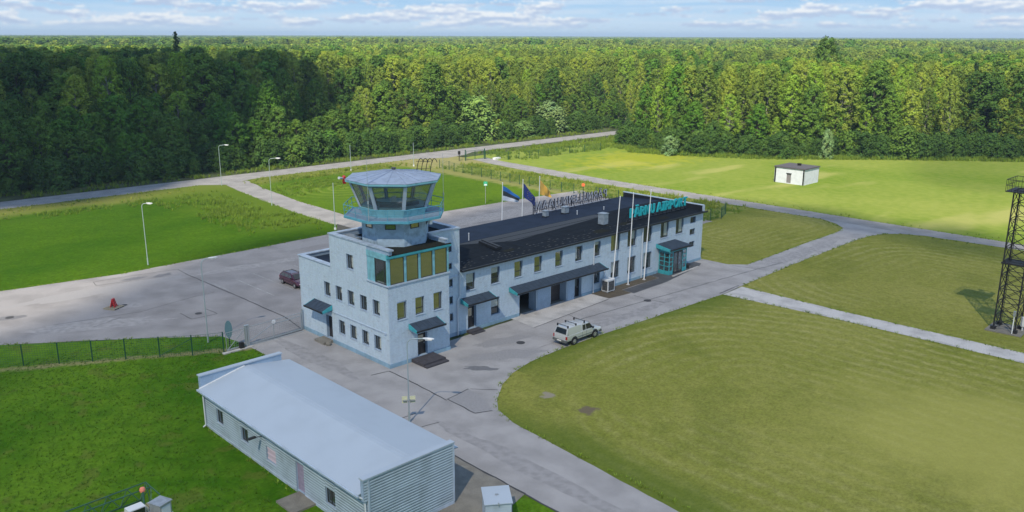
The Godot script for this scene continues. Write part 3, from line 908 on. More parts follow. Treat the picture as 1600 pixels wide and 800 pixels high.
# ---------------------------------------------------------------- control tower
func make_tower() -> void:
	var t := thing("control_tower", "pale blue brick control tower with an eight-sided glazed cab and turquoise balcony", "control tower", Vector3(40.3, 0, -56.36))
	t.position = Vector3.ZERO
	var L := facing("left", Vector3(40.3, 0, -70.8))     # wall x = z + 70.8
	var zl := func(z: float) -> float: return z + 70.8
	# left wall: store block, tall block, front bay
	var wins := []
	for k in 5: wins.append(Rect2(zl.call(-66.44 + 1.945 * k), 4.48, 1.03, 1.34))
	for k in 4: wins.append(Rect2(zl.call(-64.25 + 1.873 * k), 1.27, 1.03, 1.3))
	var top := Rect2(zl.call(-62.49), 7.88, 1.08, 1.32)
	var door := Rect2(zl.call(-66.4), 0.3, 1.05, 2.25)
	var cut := [Rect2(-0.1, 7.5, zl.call(-65.2) + 0.1, 5), Rect2(zl.call(-59.3), 7.38, 5, 5)]
	brick_wall(t, "left", Vector3(40.3, 0, -70.8), 14.44, 10.55, wins + [top, door] + cut, 11, 0.4)
	for k in 5: window(t, L, wins[k], "pair", {"split": 0.42, "blind": [0.9, 0.5, 0.9, 0.0, 0.95][k], "blind_in": 1})
	for k in 4: window(t, L, wins[5 + k], "pair", {"split": 0.42, "blind": [0.4, 0.95, 0.9, 0.95][k], "blind_in": 1})
	window(t, L, top, "pair", {"split": 0.42, "blind": 0.95, "blind_in": 1})
	door_in(t, L, door, 0.3, "door_dark")
	canopy(t, L, zl.call(-68.3), zl.call(-65.2), 3.72, 3.3, 1.15)
	var st := G.new()
	st.box(Vector3(39.25, 0, -67.0), Vector3(40.3, 0.26, -65.3))
	obj("door_step", st, mats.stained_concrete, t)
	# front wall of the bay
	var F := facing("front", Vector3(40.3, 0, -56.36))
	var fw := [Rect2(0.9, 4.2, 1.02, 1.55), Rect2(2.88, 4.22, 1.0, 1.58), Rect2(4.92, 4.2, 1.0, 1.6)]
	var fd := Rect2(3.03, 0.32, 1.1, 2.13)
	brick_wall(t, "front", Vector3(40.3, 0, -56.36), 6.72, 7.38, fw + [fd], 12, 0.4)
	for k in 3: window(t, F, fw[k], ["plain", "vent", "pair"][k], {"glass": "mirror_glass", "split": 0.8})
	door_in(t, F, fd, 0.3, "door_dark", true)
	canopy(t, F, 2.05, 5.25, 3.62, 3.22, 1.22)
	var s2 := G.new()
	s2.box(Vector3(42.55, 0, -56.33), Vector3(45.05, 0.31, -54.55))
	s2.box(Vector3(42.55, 0, -54.55), Vector3(45.05, 0.16, -54.12))
	obj("door_step", s2, mats.step_stone, t)
	# right side of the bay and the wall beside it
	brick_wall(t, "right", Vector3(47.02, 0, -56.36), 2.44, 7.38, [], 13, 0.4)
	var B := facing("front", Vector3(47.02, 0, -58.8))
	var slits := [Rect2(1.63, 8.45, 0.82, 0.55), Rect2(1.63, 6.8, 0.82, 0.55)]
	for y in [5.05, 3.35, 1.65]: slits.append(Rect2(2.1, y, 0.42, 0.72))
	brick_wall(t, "front", Vector3(47.02, 0, -58.8), 3.42, 10.55, slits, 14, 0.4)
	for s in slits: window(t, B, s, "plain", {"no_sill": true, "back": 0.12})
	# walls the photograph does not show, plain but there
	brick_wall(t, "right", Vector3(50.44, 6.9, -58.8), 6.4, 3.65, [], 15, 0.0)
	brick_wall(t, "back", Vector3(50.44, 0, -65.2), 10.14, 10.55, [], 16, 0.4)
	brick_wall(t, "back", Vector3(50.44, 0, -70.8), 10.14, 7.5, [], 17, 0.4)
	var inner := G.new()
	inner.box(Vector3(40.7, 0.02, -70.4), Vector3(50.4, 0.3, -58.9))
	inner.box(Vector3(40.7, 0.02, -58.9), Vector3(46.6, 0.3, -56.8))
	for y in [3.1, 6.3]:
		inner.box(Vector3(40.69, y, -70.4), Vector3(50.05, y + 0.25, -59.2))
		inner.box(Vector3(40.69, y, -59.2), Vector3(46.63, y + 0.25, -56.75))
	inner.box(Vector3(44.5, 0.3, -70.4), Vector3(44.6, 10.0, -59.25))
	obj("floors", inner, mats.room_floor, t)
	# plinth and the ledge between the storeys
	for q in [[40.24, -70.8, 40.3, -67.0], [40.24, -65.3, 40.3, -56.36], [40.24, -56.36, 42.55, -56.3], [45.05, -56.36, 47.08, -56.3]]:
		var pl := G.new()
		pl.box(Vector3(q[0], 0, q[1]), Vector3(q[2], 0.38, q[3]))
		obj("plinth", pl, mats.plinth_paint, t)
	var ledge := G.new()
	ledge.box(Vector3(40.22, 3.08, -65.15), Vector3(40.3, 3.16, -56.9))
	ledge.box(Vector3(40.16, 3.02, -56.98), Vector3(40.3, 3.2, -56.75))
	obj("ledge", ledge, mats.cap, t)
	# copings
	box_part("coping", Vector3(40.2, 7.5, -70.9), Vector3(40.75, 7.6, -65.2), mats.cap, t)
	box_part("coping", Vector3(40.75, 7.5, -70.9), Vector3(50.5, 7.6, -70.35), mats.cap, t)
	box_part("coping", Vector3(40.2, 10.55, -65.3), Vector3(40.75, 10.67, -55.95), mats.cap, t)
	box_part("coping", Vector3(40.75, 10.55, -65.3), Vector3(50.5, 10.67, -64.78), mats.cap, t)
	box_part("coping", Vector3(49.98, 10.55, -64.78), Vector3(50.5, 10.67, -58.7), mats.cap, t)
	box_part("coping", Vector3(46.72, 10.55, -59.2), Vector3(49.98, 10.67, -58.7), mats.cap, t)
	box_part("coping", Vector3(46.72, 10.4, -58.7), Vector3(47.1, 10.52, -56.45), mats.cap, t)
	box_part("coping", Vector3(48.55, 5.93, -58.8), Vector3(50.46, 6.02, -58.68), mats.cap, t)
	# parapet ends that carry the coping over the bay
	box_part("parapet", Vector3(40.3, 10.2, -59.3), Vector3(40.66, 10.55, -56.1), mats.wall_paint, t)
	box_part("parapet", Vector3(46.75, 10.0, -58.78), Vector3(47.02, 10.4, -56.5), mats.wall_paint, t)
	# roofs
	var rf := G.new()
	rf.box(Vector3(40.68, 9.9, -64.82), Vector3(50.06, 10.12, -59.18))
	obj("roof", rf, mats.felt, t)
	var rb := G.new()
	rb.box(Vector3(40.36, 10.0, -59.18), Vector3(46.75, 10.14, -56.2))
	rb.box(Vector3(40.36, 10.1, -56.3), Vector3(47.2, 10.16, -56.1))
	obj("roof", rb, mats.felt_mossy, t)
	var rl := G.new()
	rl.box(Vector3(40.68, 7.0, -70.42), Vector3(50.06, 7.15, -65.2))
	obj("roof", rl, mats.felt_sky_tint, t)
	# glazed bay
	var sill := G.new()
	sill.box(Vector3(40.18, 7.38, -59.35), Vector3(40.75, 7.5, -56.24))
	sill.box(Vector3(40.75, 7.38, -56.8), Vector3(47.12, 7.5, -56.24))
	obj("sill", sill, mats.cap, t)
	var posts := [40.3, 42.07, 43.62, 45.2, 46.84]
	for k in 5:
		var w: float = [0.28, 0.24, 0.24, 0.24, 0.2][k]
		box_part("bay_post", Vector3(posts[k], 7.5, -56.5), Vector3(posts[k] + w, 9.78, -56.34), mats.pale_teal, t)
	box_part("bay_post", Vector3(40.3, 7.5, -58.35), Vector3(40.42, 9.78, -58.2), mats.pale_teal, t)
	var tp := G.new()
	tp.box(Vector3(40.33, 7.5, -59.3), Vector3(40.42, 9.68, -58.35))
	obj("side_panel", tp, mats.pale_teal, t)
	var fa := G.new()
	fa.box(Vector3(40.3, 9.78, -56.36), Vector3(47.15, 9.9, -56.3))
	fa.box(Vector3(40.2, 9.9, -56.36), Vector3(47.2, 10.12, -56.12))
	fa.box(Vector3(46.95, 7.5, -58.8), Vector3(47.02, 10.0, -56.5))
	obj("fascia", fa, mats.teal, t)
	var fl := G.new()
	fl.box(Vector3(40.25, 9.68, -59.3), Vector3(40.34, 10.2, -56.36))
	obj("side_fascia", fl, mats.pale_teal, t)
	for k in 4:
		var x0: float = posts[k] + [0.28, 0.24, 0.24, 0.24][k]
		window(t, Transform3D.IDENTITY.translated(Vector3(0, 0, -56.34)), Rect2(x0, 7.5, posts[k + 1] - x0, 2.28), "plain", {"glass": "mirror_glass", "no_sill": true, "back": 0.03})
	window(t, facing("left", Vector3(40.3, 0, -58.2)), Rect2(0, 7.5, 1.7, 2.28), "pair", {"no_sill": true, "back": 0.03, "split": 0.8})
	# drum, balcony, cab: eight sides round c
	var c := Vector3(44.45, 0, -60.65)
	var ring := func(r: float, y: float) -> Array:
		var a := []
		for k in 8:
			var an := TAU * (k + 0.5) / 8
			a.append(c + Vector3(cos(an) * r, y, -sin(an) * r))
		return a
	var drum := G.new()
	drum.loft([ring.call(3.05, 10.1), ring.call(3.05, 12.5)])
	var dr := obj("drum", drum, mats.drum_paint, t)
	for k in 8:
		var an := TAU * k / 8
		var tf := Transform3D(Basis(Vector3.UP, an + PI / 2), c + Vector3(cos(an), 0, -sin(an)) * 2.83)
		var g := G.new()
		for q in [[-0.47, 11.68, 0.47, 11.74], [-0.47, 12.1, 0.47, 12.16], [-0.47, 11.74, -0.41, 12.1], [0.41, 11.74, 0.47, 12.1]]:
			g.box(Vector3(q[0], q[1], -0.03), Vector3(q[2], q[3], 0.05))
		var wdw := obj("drum_window", g, mats.frame_dark, dr)
		wdw.transform = tf
		var p := G.new()
		p.box(Vector3(-0.41, 11.74, -0.02), Vector3(0.41, 12.1, 0.012))
		var pn := obj("drum_pane", p, mats.mirror_glass, dr)
		pn.transform = tf
	var deck := G.new()
	deck.loft([ring.call(4.45, 12.44), ring.call(4.62, 12.5), ring.call(4.62, 12.69), ring.call(4.58, 12.71)])
	var dk := obj("balcony", deck, mats.balcony, t)
	var floor_ := G.new()
	floor_.loft([ring.call(4.5, 12.712), ring.call(4.5, 12.72)])
	obj("balcony_floor", floor_, mats.balcony_floor, dk)
	var rail := G.new()
	var rings := [ring.call(4.52, 12.7), ring.call(4.55, 13.2), ring.call(4.6, 13.68)]
	for k in 8:
		var l := (k + 1) % 8
		rail.tube(rings[2][k], rings[2][l], 0.035, 0.035, 6)
		rail.tube(rings[1][k], rings[1][l], 0.024, 0.024, 6)
		for q in 2:
			var f0: float = q / 2.0
			rail.tube((rings[0][k] as Vector3).lerp(rings[0][l], f0), (rings[2][k] as Vector3).lerp(rings[2][l], f0), 0.028, 0.028, 6)
	obj("railing", rail, mats.balcony, dk)
	var skirt := G.new()
	skirt.loft([ring.call(2.95, 12.72), ring.call(3.22, 13.42), ring.call(3.12, 13.44)])
	var sk := obj("cab_skirt", skirt, mats.pale_teal, t)
	for k in 8:
		var a0: Array = ring.call(2.97, 12.8)
		var a1: Array = ring.call(3.19, 13.36)
		var l := (k + 1) % 8
		for q in [0.33, 0.66]:
			var g := G.new()
			g.bar((a0[k] as Vector3).lerp(a0[l], q), (a1[k] as Vector3).lerp(a1[l], q), 0.04)
			obj("skirt_joint", g, mats.balcony, sk)
	# cab: slanting mullions, panes between them
	var lo: Array = ring.call(3.12, 13.43)
	var hi: Array = ring.call(3.92, 15.55)
	for k in 8:
		var l := (k + 1) % 8
		var g := G.new()
		g.bar(lo[k], hi[k], 0.3, 0.18)
		obj("mullion", g, mats.cap, t)
		var ld: Vector3 = (lo[l] - lo[k]).normalized()
		var inw: Vector3 = (c - (lo[k] + lo[l]) / 2) * Vector3(1, 0, 1)
		inw = inw.normalized()
		var p := G.new()
		var q := [lo[k] + ld * 0.15 + inw * 0.02, lo[l] - ld * 0.15 + inw * 0.02, hi[l] - ld * 0.15 + inw * 0.02, hi[k] + ld * 0.15 + inw * 0.02]
		var qq := []
		for e in q: qq.append(e + inw * 0.02)
		p.quad(q[0], q[1], q[2], q[3])
		p.quad(qq[1], qq[0], qq[3], qq[2])
		var w := obj("cab_window", p, mats.cab_glass, t)
		var b := G.new()
		b.bar(q[0], q[1], 0.07)
		b.bar(q[3], q[2], 0.07)
		b.bar(q[0], q[3], 0.05)
		b.bar(q[1], q[2], 0.05)
		obj("cab_frame", b, mats.frame_dark, w)
	# what can be made out through the glass: floor, console, chair, blinds
	var fl2 := G.new()
	fl2.loft([ring.call(3.0, 13.0), ring.call(3.0, 13.1)])
	obj("cab_floor", fl2, mats.room_floor, t)
	var ceil_ := G.new()
	ceil_.loft([ring.call(3.8, 15.46), ring.call(3.8, 15.5)])
	obj("cab_ceiling", ceil_, mats.blind, t)
	var desk := G.new()
	var d1: Array = ring.call(2.5, 13.6)
	var d2: Array = ring.call(1.9, 13.6)
	for k in [2, 3, 4, 5]:
		desk.loft([[d1[k], d1[k] + Vector3.UP * 0.35, d2[k] + Vector3.UP * 0.3, d2[k]], [d1[k + 1], d1[k + 1] + Vector3.UP * 0.35, d2[k + 1] + Vector3.UP * 0.3, d2[k + 1]]])
	obj("console", desk, mats.frame_dark, t)
	var seat := G.new()
	seat.lathe(c + Vector3(-0.6, 13.1, 0.5), [Vector2(0.32, 0), Vector2(0.05, 0.06), Vector2(0.05, 0.42), Vector2(0.27, 0.46), Vector2(0.27, 0.55), Vector2(0, 0.56)], 10)
	seat.box(c + Vector3(-0.85, 13.7, 0.68), c + Vector3(-0.35, 14.3, 0.75))
	obj("swivel_chair", seat, mats.blind, t)
	# roof: eight slopes with standing seams, pale eaves
	var eaves := G.new()
	eaves.loft([ring.call(3.85, 15.52), ring.call(4.3, 15.66), ring.call(4.37, 15.7), ring.call(4.37, 15.88), ring.call(4.3, 15.9)])
	obj("eaves", eaves, mats.pale_teal, t)
	var cr := G.new()
	var e0: Array = ring.call(4.39, 15.9)
	var e1: Array = ring.call(0.16, 16.52)
	for k in 8:
		var l := (k + 1) % 8
		cr.quad(e0[k], e0[l], e1[l], e1[k])
		cr.quad(e0[k] - Vector3.UP * 0.03, e0[l] - Vector3.UP * 0.03, e0[l], e0[k])
	var crm := obj("cab_roof", cr, mats.cab_roof, t)
	for k in 8:
		var l := (k + 1) % 8
		for q in [0.0, 0.5]:
			var g := G.new()
			g.bar((e0[k] as Vector3).lerp(e0[l], q) + Vector3.UP * 0.014, (e1[k] as Vector3).lerp(e1[l], q) + Vector3.UP * 0.014, 0.035, 0.045)
			obj("roof_seam", g, mats.cab_roof, crm)
	var vent := G.new()
	vent.lathe(c + Vector3(0, 16.5, 0), [Vector2(0.16, 0), Vector2(0.16, 0.12), Vector2(0.24, 0.14), Vector2(0.2, 0.22), Vector2(0, 0.25)], 10)
	obj("roof_vent", vent, mats.frame_dark, crm)
	# things fixed to the tower: aerials, warning lamp, ladder hoops, floodlight
	for p in [[Vector3(40.3, 12.72, -58.75), 5.4], [Vector3(47.6, 12.72, -57.6), 5.3]]:
		var g := G.new()
		g.tube(p[0], p[0] + Vector3.UP * 1.9, 0.035, 0.03, 6)
		g.tube(p[0] + Vector3.UP * 1.9, p[0] + Vector3.UP * p[1], 0.022, 0.012, 6)
		g.box(p[0] + Vector3(-0.05, 1.5, -0.05), p[0] + Vector3(0.05, 1.75, 0.05))
		obj("aerial", g, mats.pole_grey, t)
	var lampat := c + Vector3(-3.35, 15.75, -2.85)
	var rl2 := G.new()
	rl2.box(lampat + Vector3(-0.1, -0.45, -0.1), lampat + Vector3(0.12, 0.02, 0.12))
	rl2.lathe(lampat + Vector3(0, 0.0, 0), [Vector2(0.16, 0), Vector2(0.17, 0.16), Vector2(0.1, 0.28), Vector2(0, 0.3)], 10)
	var ob := obj("warning_lamp", rl2, mats.red_paint, t)
	var horn := G.new()
	horn.tube(lampat + Vector3(-0.1, 0.05, 0.05), lampat + Vector3(-0.75, 0.18, 0.35), 0.05, 0.12, 10)
	obj("horn", horn, mats.white_paint, ob)
	for at in [[Vector3(48.4, 15.3, -61.5), 1.75, 0.0], [Vector3(49.6, 10.6, -63.9), 1.0, 0.3]]:
		var g := G.new()
		var across := Vector3(0.716, 0, 0.698)
		for k in 4:
			var a: Vector3 = at[0] + across * (0.42 * k - 0.6)
			var last := a
			for q in 10:
				var an := PI * 0.7 * q / 9
				var b: Vector3 = a + across * (0.45 * (1 - cos(an))) + Vector3.UP * (at[1] * sin(an)) + Vector3(0.15 * sin(an * 2.0), 0, -0.15 * sin(an * 2.0))
				if q: g.tube(last, b, 0.035, 0.035, 5, false)
				last = b
		for q in [0.45, 0.85]: g.tube(at[0] - across * 0.6 + Vector3.UP * at[1] * q, at[0] + across * 0.75 + Vector3.UP * at[1] * q, 0.025, 0.025, 5)
		obj("ladder_hoops", g, mats.mast_steel, t)
	var fld := G.new()
	var fa2 := c + Vector3(0.9, 12.35, 3.9)
	fld.box(fa2 + Vector3(-0.14, -0.3, -0.1), fa2 + Vector3(0.14, 0.1, 0.14))
	fld.bar(fa2 + Vector3(-0.25, 0.16, 0), fa2 + Vector3(0.25, 0.16, 0), 0.06)
	obj("camera_housing", fld, mats.white_paint, t)
	downpipe(t, [Vector3(50.3, 6.3, -58.66), Vector3(50.3, 3.95, -58.66), Vector3(50.0, 3.55, -58.66), Vector3(50.0, 0.05, -58.66)])
	var cover := G.new()
	cover.box(Vector3(41.0, 10.12, -64.6), Vector3(42.2, 10.35, -62.4))
	for k in 4: cover.box(Vector3(41.0 + k * 0.3, 10.35, -64.6), Vector3(41.2 + k * 0.3, 10.42, -62.4))
	obj("roof_planks", cover, mats.galvanised, t)


# ---------------------------------------------------------------- terminal
func make_terminal() -> void:
	var t := thing("terminal_building", "long two-storey pale blue brick terminal with a dark felt roof", "terminal")
	var F := facing("front", Vector3(50.44, 0, -58.8))
	var ox := 50.44
	var ups := []
	for x in [51.22, 54.5, 57.72, 60.6, 63.8, 67.0, 70.1]: ups.append(Rect2(x - ox, 4.22, 1.17, 1.66))
	for x in [73.08, 76.12, 79.15, 82.55, 85.68]: ups.append(Rect2(x - ox, 4.28, 1.66, 1.94))
	for y in [5.23, 3.68, 2.04]: ups.append(Rect2(88.78 - ox, y, 1.2, 0.76))
	var lows := [Rect2(54.48 - ox, 1.0, 1.17, 1.73), Rect2(70.12 - ox, 1.05, 1.17, 1.66), Rect2(73.2 - ox, 1.03, 1.55, 1.98), Rect2(76.25 - ox, 1.03, 1.55, 1.98), Rect2(79.25 - ox, 1.0, 1.65, 2.0)]
	var door := Rect2(51.4 - ox, 0.25, 1.1, 2.3)
	var bays := [Rect2(58.47 - ox, -0.1, 2.5, 2.75), Rect2(63.18 - ox, -0.1, 2.5, 2.75), Rect2(67.0 - ox, 0.02, 1.15, 2.6)]
	var porch := Rect2(82.6 - ox, -0.1, 3.2, 2.9)
	brick_wall(t, "front", Vector3(ox, 0, -58.8), 41.16, 6.35, ups + lows + [door, porch] + bays, 21, 0.35)
	for k in 7: window(t, F, ups[k], "vent" if k != 5 else "pair", {"blind": [0.95, 0.6, 0.0, 0.3, 0.0, 0.9, 0.4][k], "glass": "mirror_glass" if k in [2, 3, 4] else "pane_glass"})
	for k in range(7, 12): window(t, F, ups[k], "pair", {"blind": [0.0, 0.6, 0.0, 0.95, 0.95][k - 7], "blind_in": 1, "glass": "mirror_glass" if k == 7 else "pane_glass"})
	for k in range(12, 15): window(t, F, ups[k], "pair", {"no_sill": true})
	for k in 5: window(t, F, lows[k], ["vent", "pair", "pair", "pair", "pair"][k], {"blind": [0.9, 0.0, 0.7, 0.9, 0.9][k]})
	door_in(t, F, door, 0.35, "door_dark", true)
	door_in(t, F, bays[2], 0.5, "door_dark", true)
	steps(t, 51.15, 52.75, -58.78, -58.1, 0.24, "step_stone")
	canopy(t, F, 0.0, 3.75, 3.62, 3.25, 1.2)
	canopy(t, F, 6.5, 20.65, 3.42, 3.0, 1.3)
	# recesses of the three bays
	var rec := G.new()
	for k in 2:
		var b: Rect2 = bays[k]
		for e in 2:
			var x: float = ox + (b.position.x - 0.1 if e == 0 else b.end.x)
			rec.box(Vector3(x, 0.03, -59.9), Vector3(x + 0.1, 2.75, -59.19))
		rec.box(Vector3(ox + b.position.x - 0.1, 2.66, -59.9), Vector3(ox + b.end.x + 0.1, 2.76, -59.19))
	rec.box(Vector3(61.1, 0.03, -58.79), Vector3(63.05, 2.6, -58.74))
	rec.box(Vector3(65.8, 0.03, -58.79), Vector3(66.9, 2.6, -58.74))
	obj("bay_sides", rec, mats.wall_paint, t)
	var gd := G.new()
	gd.box(Vector3(63.18, 0.04, -59.85), Vector3(65.68, 2.66, -59.78))
	for k in 6: gd.box(Vector3(63.2, 0.1 + k * 0.43, -59.78), Vector3(65.66, 0.49 + k * 0.43, -59.755))
	obj("garage_door", gd, mats.door_brown, t)
	var trolley := G.new()
	for k in 3:
		trolley.box(Vector3(58.9 + k * 0.65, 0.35, -61.2 - k * 0.2), Vector3(59.35 + k * 0.65, 0.9 + 0.2 * (k % 2), -60.7 - k * 0.2))
		trolley.box(Vector3(58.9 + k * 0.65, 0.05, -61.2 - k * 0.2), Vector3(58.98 + k * 0.65, 0.35, -60.7 - k * 0.2))
		trolley.box(Vector3(59.27 + k * 0.65, 0.05, -61.2 - k * 0.2), Vector3(59.35 + k * 0.65, 0.35, -60.7 - k * 0.2))
	obj("stored_crates", trolley, mats.blind, t)
	# the other walls
	brick_wall(t, "right", Vector3(91.6, 0, -58.8), 12.7, 6.35, [], 22, 0.35)
	brick_wall(t, "back", Vector3(91.6, 0, -71.5), 41.16, 6.4, [], 23, 0.35)
	var fl := G.new()
	fl.box(Vector3(50.5, 0.02, -71.1), Vector3(91.2, 0.035, -59.2))
	fl.box(Vector3(50.5, 3.05, -71.1), Vector3(91.2, 3.3, -59.19))
	for x in [53.4, 57.2, 60.2, 63.1, 66.5, 69.3, 72.4, 75.3, 78.4, 81.6, 85.0, 88.3]: fl.box(Vector3(x, 3.3, -64), Vector3(x + 0.1, 6.2, -59.2))
	fl.box(Vector3(50.5, 3.3, -64.1), Vector3(91.2, 6.3, -64))
	fl.box(Vector3(50.5, 0.04, -64.1), Vector3(91.2, 3.05, -64))
	obj("floors", fl, mats.room_floor, t)
	for s in [[50.44, 51.15], [52.75, 58.4], [68.2, 82.0], [86.2, 91.66]]:
		var pl := G.new()
		pl.box(Vector3(s[0], 0, -58.8), Vector3(s[1], 0.33, -58.74))
		obj("plinth", pl, mats.plinth_paint, t)
	var ple := G.new()
	ple.box(Vector3(91.6, 0, -71.5), Vector3(91.66, 0.33, -58.8))
	obj("plinth", ple, mats.plinth_paint, t)
	var end := G.new()
	end.box(Vector3(88.3, 0.4, -58.775), Vector3(91.63, 6.35, -58.745))
	# roof: two gentle slopes between end parapets
	var zr := -65.2
	var fr := G.new()
	fr.loft([[Vector3(50.46, 6.36, -58.45), Vector3(50.46, 6.5, -58.45), Vector3(50.46, 7.02, zr), Vector3(50.46, 6.86, zr)], [Vector3(91.3, 6.36, -58.45), Vector3(91.3, 6.5, -58.45), Vector3(91.3, 7.02, zr), Vector3(91.3, 6.86, zr)]])
	var front_roof := obj("roof", fr, mats.felt, t)
	var br := G.new()
	br.loft([[Vector3(50.46, 6.86, zr), Vector3(50.46, 7.02, zr), Vector3(50.46, 6.6, -71.9), Vector3(50.46, 6.44, -71.9)], [Vector3(91.3, 6.86, zr), Vector3(91.3, 7.02, zr), Vector3(91.3, 6.6, -71.9), Vector3(91.3, 6.44, -71.9)]])
	obj("roof", br, mats.felt_sky_tint, t)  # back slope: sky reflection painted in as a bluer felt
	var on := func(x: float, z: float, up := 0.0) -> Vector3:
		return Vector3(x, (lerpf(6.5, 7.02, (z + 58.45) / (zr + 58.45)) if z > zr else lerpf(7.02, 6.6, (z - zr) / (-71.9 - zr))) + up, z)
	# strips of felt with laps, a newer dark stretch below the ridge, worn patches in rows near the eaves
	var lap := G.new()
	for z in [-59.6, -60.7, -61.8, -62.9, -64.0]:
		lap.quad(on.call(50.5, z, 0.004), on.call(91.2, z, 0.004), on.call(91.2, z - 0.12, 0.016), on.call(50.5, z - 0.12, 0.016))
		lap.quad(on.call(50.5, z, -0.01), on.call(91.2, z, -0.01), on.call(91.2, z, 0.004), on.call(50.5, z, 0.004))
	obj("felt_laps", lap, mats.felt, front_roof)
	var dry := G.new()
	dry.quad(on.call(55, -65.1, 0.008), on.call(61.5, -62.6, 0.008), on.call(79, -64.2, 0.008), on.call(77.5, -65.12, 0.008))
	obj("dark_felt", dry, mats.black_trim, front_roof)
	var worn := G.new()
	var r := RandomNumberGenerator.new()
	r.seed = 5
	for row in 5:
		var x := 51.0
		while x < 80.0:
			var z: float = -58.9 - row * 0.5 - r.randf() * 0.08
			var l := r.randf_range(0.18, 0.5)
			if r.randf() < (0.8 if row < 4 else 0.35) * (1.0 - (x - 50) / 60.0):
				var d := r.randf_range(0.06, 0.15)
				if r.randf() < 0.04:
					l = 1.2
					d = 0.4
				worn.quad(on.call(x, z, 0.019), on.call(x + l, z + 0.02, 0.019), on.call(x + l * 0.9, z - d, 0.019), on.call(x + 0.05, z - d * 0.8, 0.019))
			x += l + r.randf_range(0.15, 0.6)
	obj("worn_patches", worn, mats.felt_worn, front_roof)
	for p in [[72.6, -59.8, 1.6], [58.6, -60.6, 0.9], [77.4, -60.4, 1.1], [84, -59.4, 1.2]]:
		var moss := G.new()
		var pts := []
		for k in 10: pts.append(Vector3(p[0] + cos(TAU * k / 10) * p[2] * r.randf_range(0.6, 1.1), 0, p[1] - sin(TAU * k / 10) * p[2] * 0.4 * r.randf_range(0.6, 1.1)))
		for k in 10:
			var l: int = (k + 1) % 10
			moss.tri(on.call(p[0], p[1], 0.021), on.call(pts[k].x, pts[k].z, 0.021), on.call(pts[l].x, pts[l].z, 0.021))
		obj("moss", moss, mats.felt_mossy, front_roof)
	var edge := G.new()
	edge.box(Vector3(50.4, 6.33, -58.45), Vector3(91.95, 6.52, -58.32))
	edge.box(Vector3(50.46, 6.3, -58.78), Vector3(91.7, 6.36, -58.45))
	obj("eaves_gutter", edge, mats.black_trim, t)
	var par := G.new()
	par.loft([[Vector3(91.3, 6.3, -58.75), Vector3(91.62, 6.3, -58.75), Vector3(91.62, 7.2, -58.75), Vector3(91.3, 7.2, -58.75)], [Vector3(91.3, 6.3, -71.6), Vector3(91.62, 6.3, -71.6), Vector3(91.62, 7.25, -71.6), Vector3(91.3, 7.25, -71.6)]])
	obj("end_parapet", par, mats.black_trim, t)
	var pc := G.new()
	pc.bar(Vector3(91.46, 7.24, -58.7), Vector3(91.46, 7.29, -71.65), 0.44, 0.08)
	pc.box(Vector3(91.24, 6.3, -58.74), Vector3(91.68, 7.2, -58.64))
	obj("coping", pc, mats.cap, t)
	# roof fittings
	for b in [[Vector3(74.85, 0, -61.5), 0.42, 0.42, 1.35], [Vector3(73.0, 0, -69.0), 0.27, 0.27, 0.75], [Vector3(76.2, 0, -68.7), 0.36, 0.3, 0.85]]:
		var p: Vector3 = on.call(b[0].x, b[0].z)
		var g := G.new()
		g.box(p + Vector3(-b[1], 0.12, -b[2]), p + Vector3(b[1], b[3], b[2]))
		g.box(p + Vector3(-b[1] - 0.06, b[3], -b[2] - 0.06), p + Vector3(b[1] + 0.06, b[3] + 0.07, b[2] + 0.06))
		g.box(p + Vector3(-b[1] * 0.6, 0.5 * b[3], b[2]), p + Vector3(b[1] * 0.3, 0.9 * b[3], b[2] + 0.02))
		var v := obj("ventilation_box", g, mats.vent_grey, t)
		var k := G.new()
		k.box(p + Vector3(-b[1] - 0.05, -0.1, -b[2] - 0.05), p + Vector3(b[1] + 0.05, 0.14, b[2] + 0.05))
		obj("upstand", k, mats.black_trim, v)
	var hatch := G.new()
	hatch.bar(on.call(58.05, -64.1, 0.14), on.call(57.75, -61.1, 0.2), 0.75, 0.28)
	hatch.bar(on.call(58.15, -64.1, 0.32), on.call(57.85, -61.1, 0.38), 0.3, 0.1)
	obj("roof_hatch", hatch, mats.black_trim, t)
	for p in [[57.6, -65.6, 0.8], [76.4, -66.9, 0.5], [81.0, -66.5, 0.4], [86.5, -63.4, 0.35]]:
		var g := G.new()
		var q: Vector3 = on.call(p[0], p[1], -0.05)
		g.tube(q, q + Vector3.UP * p[2], 0.05, 0.05, 7)
		g.tube(q + Vector3.UP * p[2], q + Vector3.UP * (p[2] + 0.08), 0.09, 0.07, 8)
		obj("vent_pipe", g, mats.frame_white, t)
	downpipe(t, [Vector3(69.95, 6.4, -58.62), Vector3(69.98, 0.1, -58.62)])
	downpipe(t, [Vector3(78.75, 6.4, -58.62), Vector3(78.78, 0.1, -58.62)])
	downpipe(t, [Vector3(71.95, 2.9, -58.68), Vector3(71.95, 1.2, -58.68)])
	# glazed entrance porch
	var x0 := 82.35
	var x1 := 85.95
	var zf := -57.15
	var pb := G.new()
	pb.box(Vector3(x0, 0.03, -58.78), Vector3(x0 + 0.1, 0.5, zf))
	pb.box(Vector3(x1 - 0.1, 0.03, -58.78), Vector3(x1, 0.5, zf))
	pb.box(Vector3(x0 + 0.1, 0.03, zf - 0.1), Vector3(x0 + 0.75, 0.5, zf))
	pb.box(Vector3(x1 - 0.85, 0.03, zf - 0.1), Vector3(x1 - 0.1, 0.5, zf))
	var porch_base := obj("porch", pb, mats.teal, t)
	var pf := G.new()
